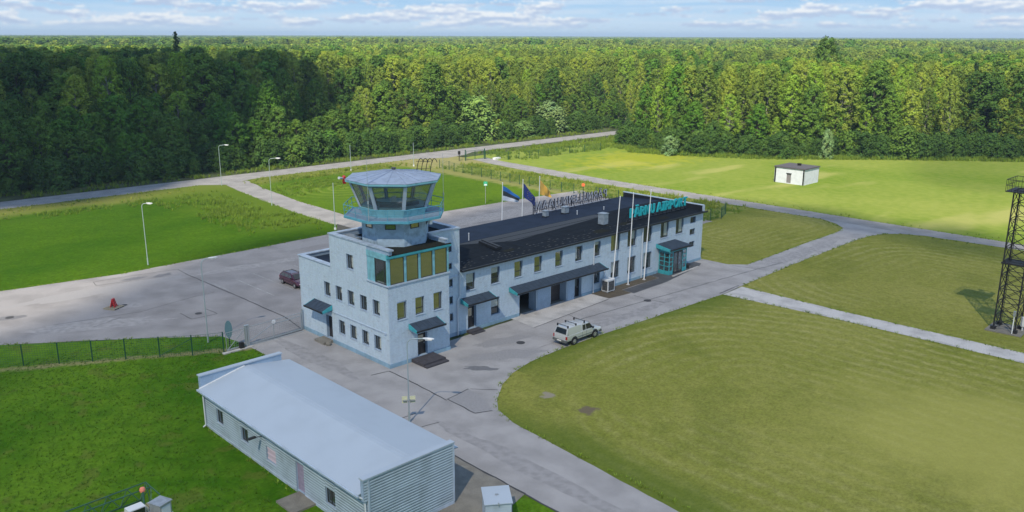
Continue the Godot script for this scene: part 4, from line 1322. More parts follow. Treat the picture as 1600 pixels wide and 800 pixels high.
	for p in [Vector2(x0, -58.72), Vector2(x0, -57.97), Vector2(x0, zf - 0.1), Vector2(x0 + 0.7, zf - 0.1), Vector2(x1 - 0.9, zf - 0.1), Vector2(x1 - 0.1, zf - 0.1), Vector2(x1 - 0.1, -58.72), Vector2(x1 - 0.1, -57.97)]:
		pf.box(Vector3(p.x, 0.5, p.y), Vector3(p.x + 0.09, 2.85, p.y + 0.09))
	for y in [1.05, 1.6, 2.15, 2.7]:
		pf.box(Vector3(x0 + 0.01, y, -58.75), Vector3(x0 + 0.07, y + 0.07, zf - 0.02))
		pf.box(Vector3(x1 - 0.07, y, -58.75), Vector3(x1 - 0.01, y + 0.07, zf - 0.02))
		pf.box(Vector3(x0 + 0.05, y, zf - 0.08), Vector3(x0 + 0.75, y + 0.07, zf - 0.02))
		pf.box(Vector3(x1 - 0.85, y, zf - 0.08), Vector3(x1 - 0.05, y + 0.07, zf - 0.02))
	pf.box(Vector3(x0 - 0.03, 2.85, -58.78), Vector3(x1 + 0.03, 3.05, zf + 0.03))
	obj("porch_frame", pf, mats.teal, porch_base)
	var gl := G.new()
	gl.box(Vector3(x0 + 0.035, 0.5, -58.7), Vector3(x0 + 0.05, 2.85, zf - 0.05))
	gl.box(Vector3(x1 - 0.05, 0.5, -58.7), Vector3(x1 - 0.035, 2.85, zf - 0.05))
	gl.box(Vector3(x0 + 0.06, 0.5, zf - 0.055), Vector3(x0 + 0.75, 2.85, zf - 0.04))
	gl.box(Vector3(x1 - 0.85, 0.5, zf - 0.055), Vector3(x1 - 0.06, 2.85, zf - 0.04))
	obj("porch_glass", gl, mats.pane_glass, porch_base)
	for k in 2:
		var a := x0 + 0.82 + k * 0.97
		var d := G.new()
		for q in [[0.0, 0.05, 0.09, 2.8], [0.84, 0.05, 0.93, 2.8], [0.09, 0.05, 0.84, 0.2], [0.09, 2.62, 0.84, 2.8]]:
			d.box(Vector3(a + q[0], q[1], zf - 0.08), Vector3(a + q[2], q[3], zf - 0.02))
		var dd := obj("porch_door", d, mats.frame_dark, t)
		var g := G.new()
		g.box(Vector3(a + 0.09, 0.2, zf - 0.055), Vector3(a + 0.84, 2.62, zf - 0.04))
		obj("pane", g, mats.pane_glass, dd)
	var po := F
	var pr := G.new()
	pr.loft([[Vector3(81.75, 3.62, -58.8), Vector3(82.1, 3.16, -56.9), Vector3(82.1, 3.28, -56.9), Vector3(81.75, 3.74, -58.8)], [Vector3(85.6, 3.62, -58.8), Vector3(86.5, 3.12, -56.9), Vector3(86.5, 3.24, -56.9), Vector3(85.6, 3.74, -58.8)]])
	var prf := obj("porch_roof", pr, mats.canopy_felt, t)
	var pt := G.new()
	pt.loft([[Vector3(81.72, 3.3, -58.8), Vector3(82.06, 2.95, -56.9), Vector3(82.06, 3.31, -56.9), Vector3(81.72, 3.77, -58.8)], [Vector3(81.78, 3.3, -58.8), Vector3(82.12, 2.95, -56.9), Vector3(82.12, 3.31, -56.9), Vector3(81.78, 3.77, -58.8)]])
	obj("cheek_board", pt, mats.teal, prf)
	var pg := G.new()
	pg.bar(Vector3(82.05, 3.18, -56.85), Vector3(86.75, 3.14, -56.85), 0.12, 0.16)
	obj("gutter", pg, mats.black_trim, prf)


# ---------------------------------------------------------------- store building and shed
func corrugated(g: G, a: Vector3, b: Vector3, h: float, outw: Vector3, pitch := 0.185, deep := 0.026) -> void:
	# horizontal sheet profile from a to b (seen from outside left to right), height h
	var n := maxi(1, roundi(h / pitch))
	pitch = h / n
	for i in n:
		var y := a.y + i * pitch
		var u := Vector3.UP
		var p := [[0.0, 0.0], [0.3, 1.0], [0.72, 1.0], [0.84, 0.0], [1.0, 0.0]]
		for k in 4:
			var q0: Vector3 = a + u * (y - a.y + p[k][0] * pitch) + outw * p[k][1] * deep
			var q1: Vector3 = b + u * (y - a.y + p[k][0] * pitch) + outw * p[k][1] * deep
			var s0: Vector3 = a + u * (y - a.y + p[k + 1][0] * pitch) + outw * p[k + 1][1] * deep
			var s1: Vector3 = b + u * (y - a.y + p[k + 1][0] * pitch) + outw * p[k + 1][1] * deep
			g.quad(q0, q1, s1, s0)

func make_store() -> void:
	var t := thing("store_building", "low store building clad in blue ribbed sheet under a plain pale metal roof", "building")
	var xa := 23.85
	var xb := 30.1
	var za := -35.9
	var zb := -56.75
	var L := facing("left", Vector3(xa, 0, zb))
	var zl := func(z: float) -> float: return z - zb
	var holes := [Rect2(zl.call(-54.8), 1.02, 1.0, 1.06), Rect2(zl.call(-51.12), 0.97, 1.0, 1.0), Rect2(zl.call(-47.62), 0.8, 1.25, 1.0), Rect2(zl.call(-43.85), 0.14, 0.95, 2.0), Rect2(zl.call(-40.44), 0.72, 1.05, 1.05)]
	var wl := obj("wall", slab_with_holes(za - zb, 3.0, 0.25, holes), mats.wall_paint, t)
	wl.transform = L
	# ribbed cladding between the openings
	var cl := G.new()
	cl.t = L
	var xs := [0.0]
	for h in holes: xs.append_array([h.position.x, h.end.x])
	xs.append(za - zb)
	for i in range(0, xs.size() - 1, 1):
		var solid := i % 2 == 0
		if solid: corrugated(cl, Vector3(xs[i], 0.2, 0), Vector3(xs[i + 1], 0.2, 0), 2.8, Vector3(0, 0, 1))
		else:
			var h: Rect2 = holes[i / 2]
			if h.position.y > 0.4: corrugated(cl, Vector3(xs[i], 0.2, 0), Vector3(xs[i + 1], 0.2, 0), h.position.y - 0.2, Vector3(0, 0, 1))
			corrugated(cl, Vector3(xs[i], h.end.y, 0), Vector3(xs[i + 1], h.end.y, 0), 2.95 - h.end.y, Vector3(0, 0, 1))
	obj("cladding", cl, mats.siding, t)
	for k in [0, 1, 4]: window(t, L, holes[k], "pair", {"back": 0.1, "split": 0.45})
	var gr := window(t, L, holes[2], "plain", {"back": 0.1})
	var bars := G.new()
	for k in 9: bars.box(Vector3(holes[2].position.x + 0.1 + k * 0.125, holes[2].position.y + 0.05, -0.08), Vector3(holes[2].position.x + 0.17 + k * 0.125, holes[2].end.y - 0.05, -0.05))
	for k in 3: bars.box(Vector3(holes[2].position.x + 0.05, holes[2].position.y + 0.1 + 0.36 * k, -0.05), Vector3(holes[2].end.x - 0.05, holes[2].position.y + 0.2 + 0.36 * k, -0.03))
	obj("grille", bars, mats.pink_grille, gr)
	door_in(t, L, holes[3], 0.1, "mauve_door")
	# near and far gable walls that stand up past the roof
	for e in 2:
		var z: float = za if e == 0 else zb
		var s := 1.0 if e == 0 else -1.0
		var w := G.new()
		w.box(Vector3(xa, 0.0, z - 0.3 * s), Vector3(xb, 4.1, z))
		w.box(Vector3(xa - 0.3, 2.75, z - 0.3 * s), Vector3(xa, 4.1, z))
		obj("gable_wall", w, mats.wall_paint, t)
		var c := G.new()
		c.t = facing("front" if e == 0 else "back", Vector3(xa - 0.3 if e == 0 else xb, 0, z))
		if e == 0:
			corrugated(c, Vector3(0.3, 0.2, 0), Vector3(xb - xa + 0.3, 0.2, 0), 2.53, Vector3(0, 0, 1))
			corrugated(c, Vector3(0.0, 2.72, 0), Vector3(xb - xa + 0.3, 2.72, 0), 1.4, Vector3(0, 0, 1))
		else:
			corrugated(c, Vector3(0, 0.2, 0), Vector3(xb - xa, 0.2, 0), 3.9, Vector3(0, 0, 1))
		obj("cladding", c, mats.siding, t)
		var cap := G.new()
		cap.box(Vector3(xa - 0.36, 4.1, z - 0.36 * s), Vector3(xb + 0.06, 4.19, z + 0.07 * s))
		obj("coping", cap, mats.sheet_roof, t)
	var rw := G.new()
	rw.box(Vector3(xb - 0.25, 0, zb + 0.3), Vector3(xb, 3.3, za - 0.3))
	obj("wall", rw, mats.wall_paint, t)
	var fl := G.new()
	fl.box(Vector3(xa + 0.25, 0.0, zb + 0.3), Vector3(xb - 0.25, 0.1, za - 0.3))
	obj("floor", fl, mats.room_floor, t)
	# the roof: two sheets with a soft fold at the ridge
	var xr := 27.0
	var prof := [Vector2(23.35, 3.12), Vector2(23.35, 3.18), Vector2(xr - 0.15, 3.97), Vector2(xr + 0.15, 3.98), Vector2(30.75, 3.5), Vector2(30.75, 3.44), Vector2(xr, 3.88)]
	var ra := []
	var rb := []
	for p in prof:
		ra.append(Vector3(p.x, p.y, zb + 0.3))
		rb.append(Vector3(p.x, p.y, za - 0.3))
	ra.reverse()
	rb.reverse()
	var rf := G.new()
	rf.loft([ra, rb])
	var roof := obj("roof", rf, mats.sheet_roof, t)
	var ridge := G.new()
	ridge.bar(Vector3(xr + 0.28, 3.975, zb + 0.3), Vector3(xr + 0.28, 3.975, za - 0.3), 0.16, 0.02)
	obj("ridge_cap", ridge, mats.sheet_roof, roof)
	var flash := G.new()
	flash.bar(Vector3(23.4, 3.22, zb + 0.36), Vector3(xr, 4.02, zb + 0.36), 0.12, 0.06)
	obj("flashing", flash, mats.white_paint, roof)
	var gut := G.new()
	gut.box(Vector3(23.25, 3.04, zb + 0.2), Vector3(23.36, 3.15, za - 0.2))
	obj("gutter", gut, mats.cap, t)
	downpipe(t, [Vector3(23.4, 3.05, zb + 0.25), Vector3(23.72, 2.8, zb + 0.15), Vector3(23.74, 0.2, zb + 0.15), Vector3(23.55, 0.05, zb + 0.1)])
	downpipe(t, [Vector3(23.4, 3.05, za - 0.25), Vector3(23.7, 2.8, za - 0.12), Vector3(23.72, 0.2, za - 0.12)])
	var pl := G.new()
	pl.box(Vector3(xa - 0.05, 0, zb), Vector3(xa, 0.2, -43.9))
	pl.box(Vector3(xa - 0.05, 0, -42.85), Vector3(xa, 0.2, za))
	pl.box(Vector3(xa - 0.05, 0, za), Vector3(xb, 0.2, za + 0.05))
	obj("plinth", pl, mats.cap, t)
	for z in [za, zb]:
		for x in [xa - 0.02, xb - 0.06]:
			var c := G.new()
			c.box(Vector3(x - 0.02, 0.2, z - 0.05), Vector3(x + 0.1, 4.1, z + 0.05))
			obj("corner_trim", c, mats.cap, t)
	var lamp := G.new()
	lamp.tube(Vector3(xa, 2.3, -48.1), Vector3(xa - 0.65, 2.42, -48.1), 0.03, 0.03, 6)
	lamp.box(Vector3(xa - 1.0, 2.36, -48.2), Vector3(xa - 0.45, 2.47, -48.0))
	obj("wall_lamp", lamp, mats.frame_dark, t)
	var cam := G.new()
	cam.box(Vector3(xb, 2.9, za - 0.5), Vector3(xb + 0.35, 3.1, za - 0.3))
	cam.lathe(Vector3(xb + 0.28, 2.72, za - 0.4), [Vector2(0.02, 0), Vector2(0.09, 0.05), Vector2(0.1, 0.18), Vector2(0, 0.2)], 8)
	obj("camera_housing", cam, mats.white_paint, t)

func make_shed() -> void:
	var t := thing("white_shed", "small flat-roofed white shed with a grey door alone in the meadow", "shed")
	var x0 := 154.5
	var x1 := 160.4
	var z0 := -83.2
	var z1 := -76.9
	var L := facing("left", Vector3(x0, 0, z0))
	var door := Rect2(2.6, 0.1, 0.95, 1.85)
	var w := obj("wall", slab_with_holes(z1 - z0, 3.05, 0.3, [door]), mats.shed_render, t)
	w.transform = L
	var f := obj("wall", slab_with_holes(x1 - x0, 3.05, 0.3, []), mats.shed_render, t)
	f.transform = facing("front", Vector3(x0, 0, z1))
	var o := G.new()
	o.box(Vector3(x0, 0, z0), Vector3(x1, 3.05, z0 + 0.3))
	o.box(Vector3(x1 - 0.3, 0, z0 + 0.3), Vector3(x1, 3.05, z1 - 0.3))
	obj("wall", o, mats.shed_render, t)
	door_in(t, L, door, 0.12, "old_door")
	var li := G.new()
	li.t = L
	li.box(Vector3(2.5, 1.95, -0.05), Vector3(3.65, 2.1, 0.06))
	obj("door_hood", li, mats.frame_dark, t)
	var r := G.new()
	r.box(Vector3(x0 - 0.2, 3.05, z0 - 0.2), Vector3(x1 + 0.2, 3.2, z1 + 0.2))
	r.box(Vector3(x0 - 0.1, 3.2, z0 - 0.1), Vector3(x1 + 0.1, 3.26, z1 + 0.1))
	obj("roof", r, mats.shed_roof, t)
	var v := G.new()
	v.lathe(Vector3(158.2, 3.26, -80.0), [Vector2(0.35, 0), Vector2(0.35, 0.25), Vector2(0.48, 0.28), Vector2(0.4, 0.42), Vector2(0, 0.45)], 10)
	obj("roof_vent", v, mats.felt_mossy, t)
	for p in [Vector2(x0, z1), Vector2(x0, z0), Vector2(x1, z1)]:
		var c := G.new()
		c.box(Vector3(p.x - 0.04, 0, p.y - 0.04), Vector3(p.x + 0.04, 3.05, p.y + 0.04))
		obj("corner_trim", c, mats.galvanised, t)


# ---------------------------------------------------------------- signs on the terminal roof
func lettering(called: String, text: String, high: float, deep: float, m: Material, parent: Node, squeeze := 1.0, mono := false) -> float:
	# each letter a mesh of its own, standing on y = 0 from x = 0 to the right
	var font := SystemFont.new()
	font.font_names = PackedStringArray(["Droid Sans"])
	font.font_weight = 700
	var x := 0.0
	for ch in text:
		if ch == " ":
			x += high * 0.3 * squeeze
			continue
		var tm := TextMesh.new()
		tm.text = ch
		tm.font = font
		tm.font_size = 64
		tm.pixel_size = high / 64.0 * 1.38
		tm.depth = deep
		tm.curve_step = 2.0
		tm.horizontal_alignment = HORIZONTAL_ALIGNMENT_LEFT
		tm.vertical_alignment = VERTICAL_ALIGNMENT_BOTTOM
		var box := tm.get_aabb()
		var o := MeshInstance3D.new()
		o.mesh = tm
		o.material_override = m
		put(o, called, parent)
		o.scale = Vector3(squeeze, 1, 1)
		o.position = Vector3(x - box.position.x * squeeze, 0, 0)
		x += (box.size.x + high * 0.09) * squeeze
	return x

func make_roof_signs() -> void:
	var s := thing("roof_sign", "turquoise PÄRNU AIRPORT letters standing on the front edge of the terminal roof", "sign", Vector3(78.2, 6.88, -60.2))
	var holder := Node3D.new()
	put(holder, "lettering", s)
	var w := lettering("letter", "PÄRNU AIRPORT", 1.12, 0.18, mats.letter_teal, holder, 1.0)
	var k := 11.75 / w
	for o in holder.get_children():
		o.scale.x *= k
		o.position.x *= k
	var fr := G.new()
	fr.box(Vector3(-0.15, -0.12, -0.3), Vector3(11.9, -0.02, -0.18))
	fr.box(Vector3(-0.15, 0.9, -0.3), Vector3(11.9, 0.97, -0.22))
	fr.box(Vector3(-0.15, 0.1, -0.3), Vector3(11.9, 0.17, -0.22))
	for i in 13:
		fr.box(Vector3(i * 0.97 - 0.03, -0.4, -0.3), Vector3(i * 0.97 + 0.05, 1.05, -0.22))
		fr.bar(Vector3(i * 0.97, 0.8, -0.3), Vector3(i * 0.97, -0.25, -1.0), 0.05)
	obj("sign_frame", fr, mats.black_trim, s)
	var b := thing("roof_sign", "long rack of letters seen from behind along the back edge of the terminal roof", "sign", Vector3(87.3, 6.75, -71.3), PI)
	var hb := Node3D.new()
	put(hb, "lettering", b)
	var wb := lettering("letter", "PÄRNU LENNUJAAM", 0.98, 0.12, mats.letter_navy, hb, 1.0)
	var kb := 13.9 / wb
	var plain := SystemFont.new()
	plain.font_names = PackedStringArray(["Droid Sans"])
	var marks := "PÄRNULENNUJAAM"
	var faces := hb.get_children()
	for q in faces.size():
		var o: MeshInstance3D = faces[q]
		o.scale.x *= kb
		o.position.x *= kb
		o.position.y = 0.16
		# the pale back of the letter, narrower than its dark rim
		var tm := TextMesh.new()
		tm.text = marks[q]
		tm.font = plain
		tm.font_size = 64
		tm.pixel_size = 0.98 / 64.0 * 1.38
		tm.depth = 0.02
		tm.curve_step = 2.0
		tm.horizontal_alignment = HORIZONTAL_ALIGNMENT_LEFT
		tm.vertical_alignment = VERTICAL_ALIGNMENT_BOTTOM
		var p := MeshInstance3D.new()
		p.mesh = tm
		p.material_override = mats.letter_back
		put(p, "letter_back", hb)
		var m0 := (o.mesh as TextMesh).get_aabb().get_center().x
		p.scale.x = kb * 0.98
		p.position = Vector3(o.position.x + o.scale.x * m0 - p.scale.x * tm.get_aabb().get_center().x, 0.17, -0.085)
	var fb := G.new()
	for i in 9:
		fb.box(Vector3(i * 1.75 - 0.05, -0.25, 0.06), Vector3(i * 1.75 + 0.05, 1.2, 0.12))
		fb.bar(Vector3(i * 1.75, 0.9, 0.06), Vector3(i * 1.75, -0.2, -0.8), 0.045)
	for i in 33: fb.box(Vector3(i * 0.43 - 0.02, 0.05, 0.066), Vector3(i * 0.43 + 0.03, 1.15, 0.1))
	for y in [0.35, 1.0]: fb.box(Vector3(-0.05, y, 0.065), Vector3(14.05, y + 0.06, 0.11))
	obj("sign_frame", fb, mats.letter_navy, b)
	var fw := G.new()
	fw.box(Vector3(-0.05, 0.02, -0.16), Vector3(14.05, 0.12, -0.08))
	obj("sign_rail", fw, mats.letter_back, b)


# ---------------------------------------------------------------- poles, flags, lamps
func flagpole(label: String, at: Vector3, tip: Vector3, group: String) -> void:
	var t := thing("flagpole", label, "flagpole", at, 0.0, group)
	var g := G.new()
	g.tube(Vector3.ZERO, tip - at, 0.075, 0.045, 10)
	obj("pole", g, mats.pole_white, t)
	var c := G.new()
	c.lathe(tip - at, [Vector2(0.03, -0.02), Vector2(0.07, 0.03), Vector2(0.05, 0.1), Vector2(0, 0.12)], 8)
	obj("finial", c, mats.pole_white, t)
	var b := G.new()
	b.box(Vector3(-0.16, 0, -0.16), Vector3(0.16, 0.1, 0.16))
	obj("foot", b, mats.concrete, t)

# cloth blown out from a pole and sagging: from the hoist it gathers towards the fly
func flag_cloth(at: Vector3, high: float, length: float, droop: float, fold: float, from := 0.0, to := 1.0, sd := 0.0) -> G:
	var g := G.new()
	var n := 18
	var m := 6
	for i in n:
		for j in m:
			var q := []
			for e in [[0, 1], [1, 1], [1, 0], [0, 0]]: q.append(at + on_flag(float(i + e[0]) / n, lerpf(from, to, float(j + e[1]) / m), high, length, droop, fold, sd))
			g.quad(q[0], q[1], q[2], q[3])
	return g

func on_flag(u: float, v: float, high: float, length: float, droop: float, fold: float, sd: float) -> Vector3:
	var gather := 1.0 - fold * pow(u, 1.2)
	return Vector3(length * u * (1.0 - 0.12 * v * fold), -droop * pow(u, 1.15) - high * v * gather, 0.17 * sin(u * 9.0 + v * 2.2 + sd) * u + 0.1 * sin(u * 17.0 - v * 4.0) * u * fold)

func make_flags() -> void:
	var f := "white flagpoles in front of the terminal"
	flagpole("white flagpole left of the other two before the terminal front, beside the air conditioner", Vector3(72.6, 0, -58.05), Vector3(73.44, 10.7, -58), f)
	flagpole("middle one of the three bare white flagpoles before the terminal front", Vector3(75.55, 0, -58.05), Vector3(75.86, 10.82, -58), f)
	flagpole("bare white flagpole nearest the glazed porch before the terminal front", Vector3(78.6, 0, -58.05), Vector3(79.16, 10.78, -58), f)
	var b := "flagpoles behind the terminal"
	flagpole("white flagpole behind the terminal that flies the blue, black and white flag", Vector3(73.2, 0, -77), Vector3(73.42, 9.9, -77), b)
	flagpole("white flagpole behind the terminal that flies the dark blue flag", Vector3(76.85, 0, -77), Vector3(77.1, 9.88, -77), b)
	flagpole("white flagpole behind the terminal that flies the orange flag", Vector3(80.0, 0, -77), Vector3(80.25, 9.95, -77), b)
	var t := thing("flag", "blue, black and white striped flag hanging from the left pole behind the terminal", "flag")
	for k in 3: obj("stripe", flag_cloth(Vector3(73.5, 9.55, -77), 1.9, 3.1, 2.0, 0.72, k / 3.0, (k + 1) / 3.0), mats["flag_%d" % k], t)
	var e := thing("flag", "dark blue flag with gold stars drooping from the middle pole behind the terminal", "flag")
	obj("cloth", flag_cloth(Vector3(77.2, 9.45, -77), 1.85, 2.4, 2.6, 0.6, 0, 1, 1.0), mats.flag_navy, e)
	for k in 12:
		var an := TAU * k / 12
		var u := 0.5 + 0.17 * cos(an)
		var v := 0.5 + 0.34 * sin(an)
		var q := on_flag(u, v, 1.85, 2.4, 2.6, 0.6, 1.0) + Vector3(0, 0.05, 0.03)
		var g := G.new()
		for i in 5:
			var a := PI / 2 + TAU * i / 5
			var w := 0.085
			g.tri(Vector3(77.2, 9.45, -77) + q + Vector3(cos(a), sin(a), 0) * w, Vector3(77.2, 9.45, -77) + q + Vector3(cos(a + 2.2), sin(a + 2.2), 0) * w * 0.5, Vector3(77.2, 9.45, -77) + q + Vector3(cos(a - 2.2), sin(a - 2.2), 0) * w * 0.5)
		obj("star", g, mats.star_gold, e)
	var o := thing("flag", "orange flag drooping from the right pole behind the terminal", "flag")
	obj("cloth", flag_cloth(Vector3(80.35, 9.5, -77), 1.95, 2.3, 2.3, 0.85, 0, 1, 2.0), mats.flag_orange, o)

# a lamp post whose arm reaches towards +x
func lamp_post(called: String, label: String, at: Vector3, high: float, turn: float, style: String, group: String) -> Node3D:
	var t := thing(called, label, "lamp post", at, turn, group)
	var g := G.new()
	g.tube(Vector3.ZERO, Vector3(0, 0.9, 0), 0.09, 0.08, 8)
	g.tube(Vector3(0, 0.9, 0), Vector3(0, high - 0.5, 0), 0.052, 0.04, 8)
	obj("pole", g, mats.pole_grey, t)
	var a := G.new()
	var reach := 1.25 if style == "curved" else 0.7
	var last := Vector3(0, high - 0.55, 0)
	for k in range(1, 8):
		var an := PI / 2 * k / 7
		var p := Vector3(reach * 0.45 * (1 - cos(an)), high - 0.55 + 0.5 * sin(an), 0)
		a.tube(last, p, 0.045, 0.045, 6, false)
		last = p
	a.tube(last, Vector3(reach, high + 0.02, 0), 0.045, 0.04, 6)
	obj("arm", a, mats.pole_grey, t)
	var h := G.new()
	var rings := []
	for s in [[0.0, 0.05, 0.04], [0.1, 0.1, 0.07], [0.4, 0.16, 0.09], [0.72, 0.14, 0.07], [0.86, 0.05, 0.03]]:
		var r := []
		for k in 8:
			var an := TAU * k / 8
			r.append(Vector3(reach + s[0] - 0.05, high + 0.03 + sin(an) * s[2], cos(an) * s[1]))
		r.reverse()
		rings.append(r)
	h.loft(rings)
	obj("lamp_head", h, mats.lamp_white, t)
	var l := G.new()
	l.box(Vector3(reach + 0.15, high - 0.075, -0.11), Vector3(reach + 0.65, high - 0.04, 0.11))
	obj("lens", l, mats.lens_clear, t)
	return t

func make_lamps() -> void:
	var g := "street lamps of the airfield"
	lamp_post("lamp_post", "grey lamp post at the edge of the mown lawn left of the car park", Vector3(38.8, 0, -105.4), 7.9, -PI * 0.3, "short", g)
	lamp_post("lamp_post", "lamp post with a curved arm where the drive meets the road by the woods", Vector3(72.3, 0, -154.4), 7.8, -0.9, "curved", g)
	lamp_post("lamp_post", "lamp post with a curved arm halfway along the left verge of the drive", Vector3(69.3, 0, -129.6), 8.1, -0.9, "curved", g)
	lamp_post("lamp_post", "thin grey lamp post by the green fence next to the sliding gate", Vector3(31.8, 0, -73.5), 8.1, -0.2, "short", g)
	lamp_post("lamp_post", "grey lamp post with a white head in front of the tower door", Vector3(35.0, 0, -46.8), 6.75, -0.95, "curved", g)
	var sg := thing("sign_plate", "pair of pale square plates strapped to the lamp post before the tower", "sign", Vector3(35.0, 1.85, -46.8), -0.62)
	for s in [-1, 1]:
		var p := G.new()
		p.box(Vector3(0.1 * s, -0.27, -0.1), Vector3(0.5 * s, 0.27, -0.07))
		obj("plate", p, mats.sign_yellow, sg)
	var st := G.new()
	st.box(Vector3(-0.45, -0.05, -0.07), Vector3(0.45, 0.0, 0.09))
	st.bar(Vector3(0.0, -0.12, 0.09), Vector3(0.12, 0.08, 0.09), 0.06, 0.03)
	obj("clamp", st, mats.galvanised, sg)
	var bare := "bare poles on the verges"
	for p in [[Vector3(66.8, 0, -106.2), 7.1, "plain slim mast at the corner of the lawn where the drive enters the car park"], [Vector3(100.5, 0, -152.4), 5.6, "slim bare pole on the verge of the wood road, left of the tower roof's centre"], [Vector3(114.6, 0, -148.8), 5.3, "slim bare pole on the road verge behind the tower roof's ladder hoops"]]:
		var t := thing("bare_pole", p[2], "pole", p[0], 0.0, bare)
		var q := G.new()
		q.tube(Vector3.ZERO, Vector3(0, p[1], 0), 0.07, 0.05, 7)
		obj("shaft", q, mats.pole_grey, t)
		var c := G.new()
		c.box(Vector3(-0.12, 0, -0.12), Vector3(0.12, 0.35, 0.12))
		obj("foot", c, mats.white_paint, t)
	# small signs
	var gs := thing("road_sign", "green and white sign on a thin post at the car park edge behind the flags", "sign", Vector3(97.0, 0, -106.0), -0.7)
	var a := G.new()
	a.tube(Vector3.ZERO, Vector3(0, 3.2, 0), 0.05, 0.05, 7)
	obj("post", a, mats.galvanised, gs)
	var b := G.new()
	b.box(Vector3(-0.32, 3.1, 0.05), Vector3(0.32, 3.85, 0.09))
	obj("panel", b, mats.sign_green, gs)
	var c2 := G.new()
	c2.box(Vector3(-0.22, 3.17, 0.09), Vector3(0.22, 3.42, 0.1))
	c2.bar(Vector3(-0.1, 3.55, 0.095), Vector3(0.1, 3.7, 0.095), 0.06, 0.02)
	obj("symbol", c2, mats.white_paint, gs)
	var os := thing("marker_sign", "round orange marker on a post beside the back fence beyond the terminal roof", "sign", Vector3(116.4, 0, -100.6), -0.7)
	var d := G.new()
	d.tube(Vector3.ZERO, Vector3(0, 1.4, 0), 0.06, 0.06, 7)
	obj("post", d, mats.mast_steel, os)
	var e := G.new()
	e.tube(Vector3(0, 1.65, -0.05), Vector3(0, 1.65, 0.05), 0.33, 0.33, 14)
	obj("disc", e, mats.orange_paint, os)
	var ov := thing("oval_sign", "tall blue-green oval sign on a post beside the sliding gate", "sign", Vector3(32.55, 0, -70.6), -0.5)
	var f := G.new()
	f.tube(Vector3.ZERO, Vector3(0, 2.7, 0), 0.05, 0.05, 7)
	f.bar(Vector3(-0.3, 1.8, 0.02), Vector3(0.3, 1.95, 0.02), 0.1, 0.16)
	obj("post", f, mats.mast_steel, ov)
	var h := G.new()
	for k in 20:
		var an := TAU * k / 20
		var an2 := TAU * (k + 1) / 20
		h.tri(Vector3(0, 1.9, 0.08), Vector3(0.33 * cos(an), 1.9 + 0.85 * sin(an), 0.08), Vector3(0.33 * cos(an2), 1.9 + 0.85 * sin(an2), 0.08))
		h.tri(Vector3(0, 1.9, 0.05), Vector3(0.33 * cos(an2), 1.9 + 0.85 * sin(an2), 0.05), Vector3(0.33 * cos(an), 1.9 + 0.85 * sin(an), 0.05))
		h.quad(Vector3(0.33 * cos(an), 1.9 + 0.85 * sin(an), 0.05), Vector3(0.33 * cos(an2), 1.9 + 0.85 * sin(an2), 0.05), Vector3(0.33 * cos(an2), 1.9 + 0.85 * sin(an2), 0.08), Vector3(0.33 * cos(an), 1.9 + 0.85 * sin(an), 0.08))
	obj("panel", h, mats.sign_blue, ov)


# ---------------------------------------------------------------- lattice masts
func lattice(parent: Node, half: float, y0: float, y1: float, bays: int, leg := 0.11) -> void:
	var cs := [Vector3(-half, 0, -half), Vector3(half, 0, -half), Vector3(half, 0, half), Vector3(-half, 0, half)]
	for k in 4:
		var g := G.new()
		g.bar(cs[k] + Vector3.UP * y0, cs[k] + Vector3.UP * y1, leg)
		obj("leg", g, mats.mast_steel, parent)
	for k in 4:
		var l := (k + 1) % 4
		var g := G.new()
		for b in bays:
			var a0: Vector3 = cs[k] + Vector3.UP * lerpf(y0, y1, float(b) / bays)
			var a1: Vector3 = cs[l] + Vector3.UP * lerpf(y0, y1, float(b) / bays)
			var b0: Vector3 = cs[k] + Vector3.UP * lerpf(y0, y1, float(b + 1) / bays)
			var b1: Vector3 = cs[l] + Vector3.UP * lerpf(y0, y1, float(b + 1) / bays)
			g.bar(a0, b1, 0.05)
			g.bar(a1, b0, 0.05)
			g.bar(b0, b1, 0.055)
		obj("bracing", g, mats.mast_steel, parent)

func platform(parent: Node, half: float, y: float, rail: float) -> void:
	var g := G.new()
	g.box(Vector3(-half, y - 0.08, -half), Vector3(half, y, half))
	obj("platform", g, mats.mast_steel, parent)
	var r := G.new()
	var n := 6
	for s in 4:
		var a: Vector3 = [Vector3(-half, y, -half), Vector3(half, y, -half), Vector3(half, y, half), Vector3(-half, y, half)][s]
		var b: Vector3 = [Vector3(half, y, -half), Vector3(half, y, half), Vector3(-half, y, half), Vector3(-half, y, -half)][s]
		for k in n: r.bar(a.lerp(b, float(k) / n), a.lerp(b, float(k) / n) + Vector3.UP * rail, 0.03)
		r.bar(a + Vector3.UP * rail, b + Vector3.UP * rail, 0.05)
		r.bar(a + Vector3.UP * rail * 0.5, b + Vector3.UP * rail * 0.5, 0.04)
	obj("railing", r, mats.mast_steel, parent)

func floodlight(at: Vector3, size: Vector3, turn: float, parent: Node) -> void:
	var g := G.new()
	g.t = Transform3D(Basis(Vector3.UP, turn), at)
	g.loft([[Vector3(-size.x / 2, -size.y / 2, size.z / 2), Vector3(-size.x / 2, -size.y / 2, -size.z / 2), Vector3(-size.x / 2, size.y / 2, -size.z * 0.3), Vector3(-size.x / 2, size.y / 2, size.z / 2)], [Vector3(size.x / 2, -size.y / 2, size.z / 2), Vector3(size.x / 2, -size.y / 2, -size.z / 2), Vector3(size.x / 2, size.y / 2, -size.z * 0.3), Vector3(size.x / 2, size.y / 2, size.z / 2)]])
	var o := obj("floodlight", g, mats.lamp_white, parent)
	var l := G.new()
	l.t = g.t
	l.box(Vector3(-size.x * 0.45, -size.y * 0.45, size.z / 2), Vector3(size.x * 0.45, size.y * 0.4, size.z / 2 + 0.02))
	obj("lens", l, mats.car_glass, o)

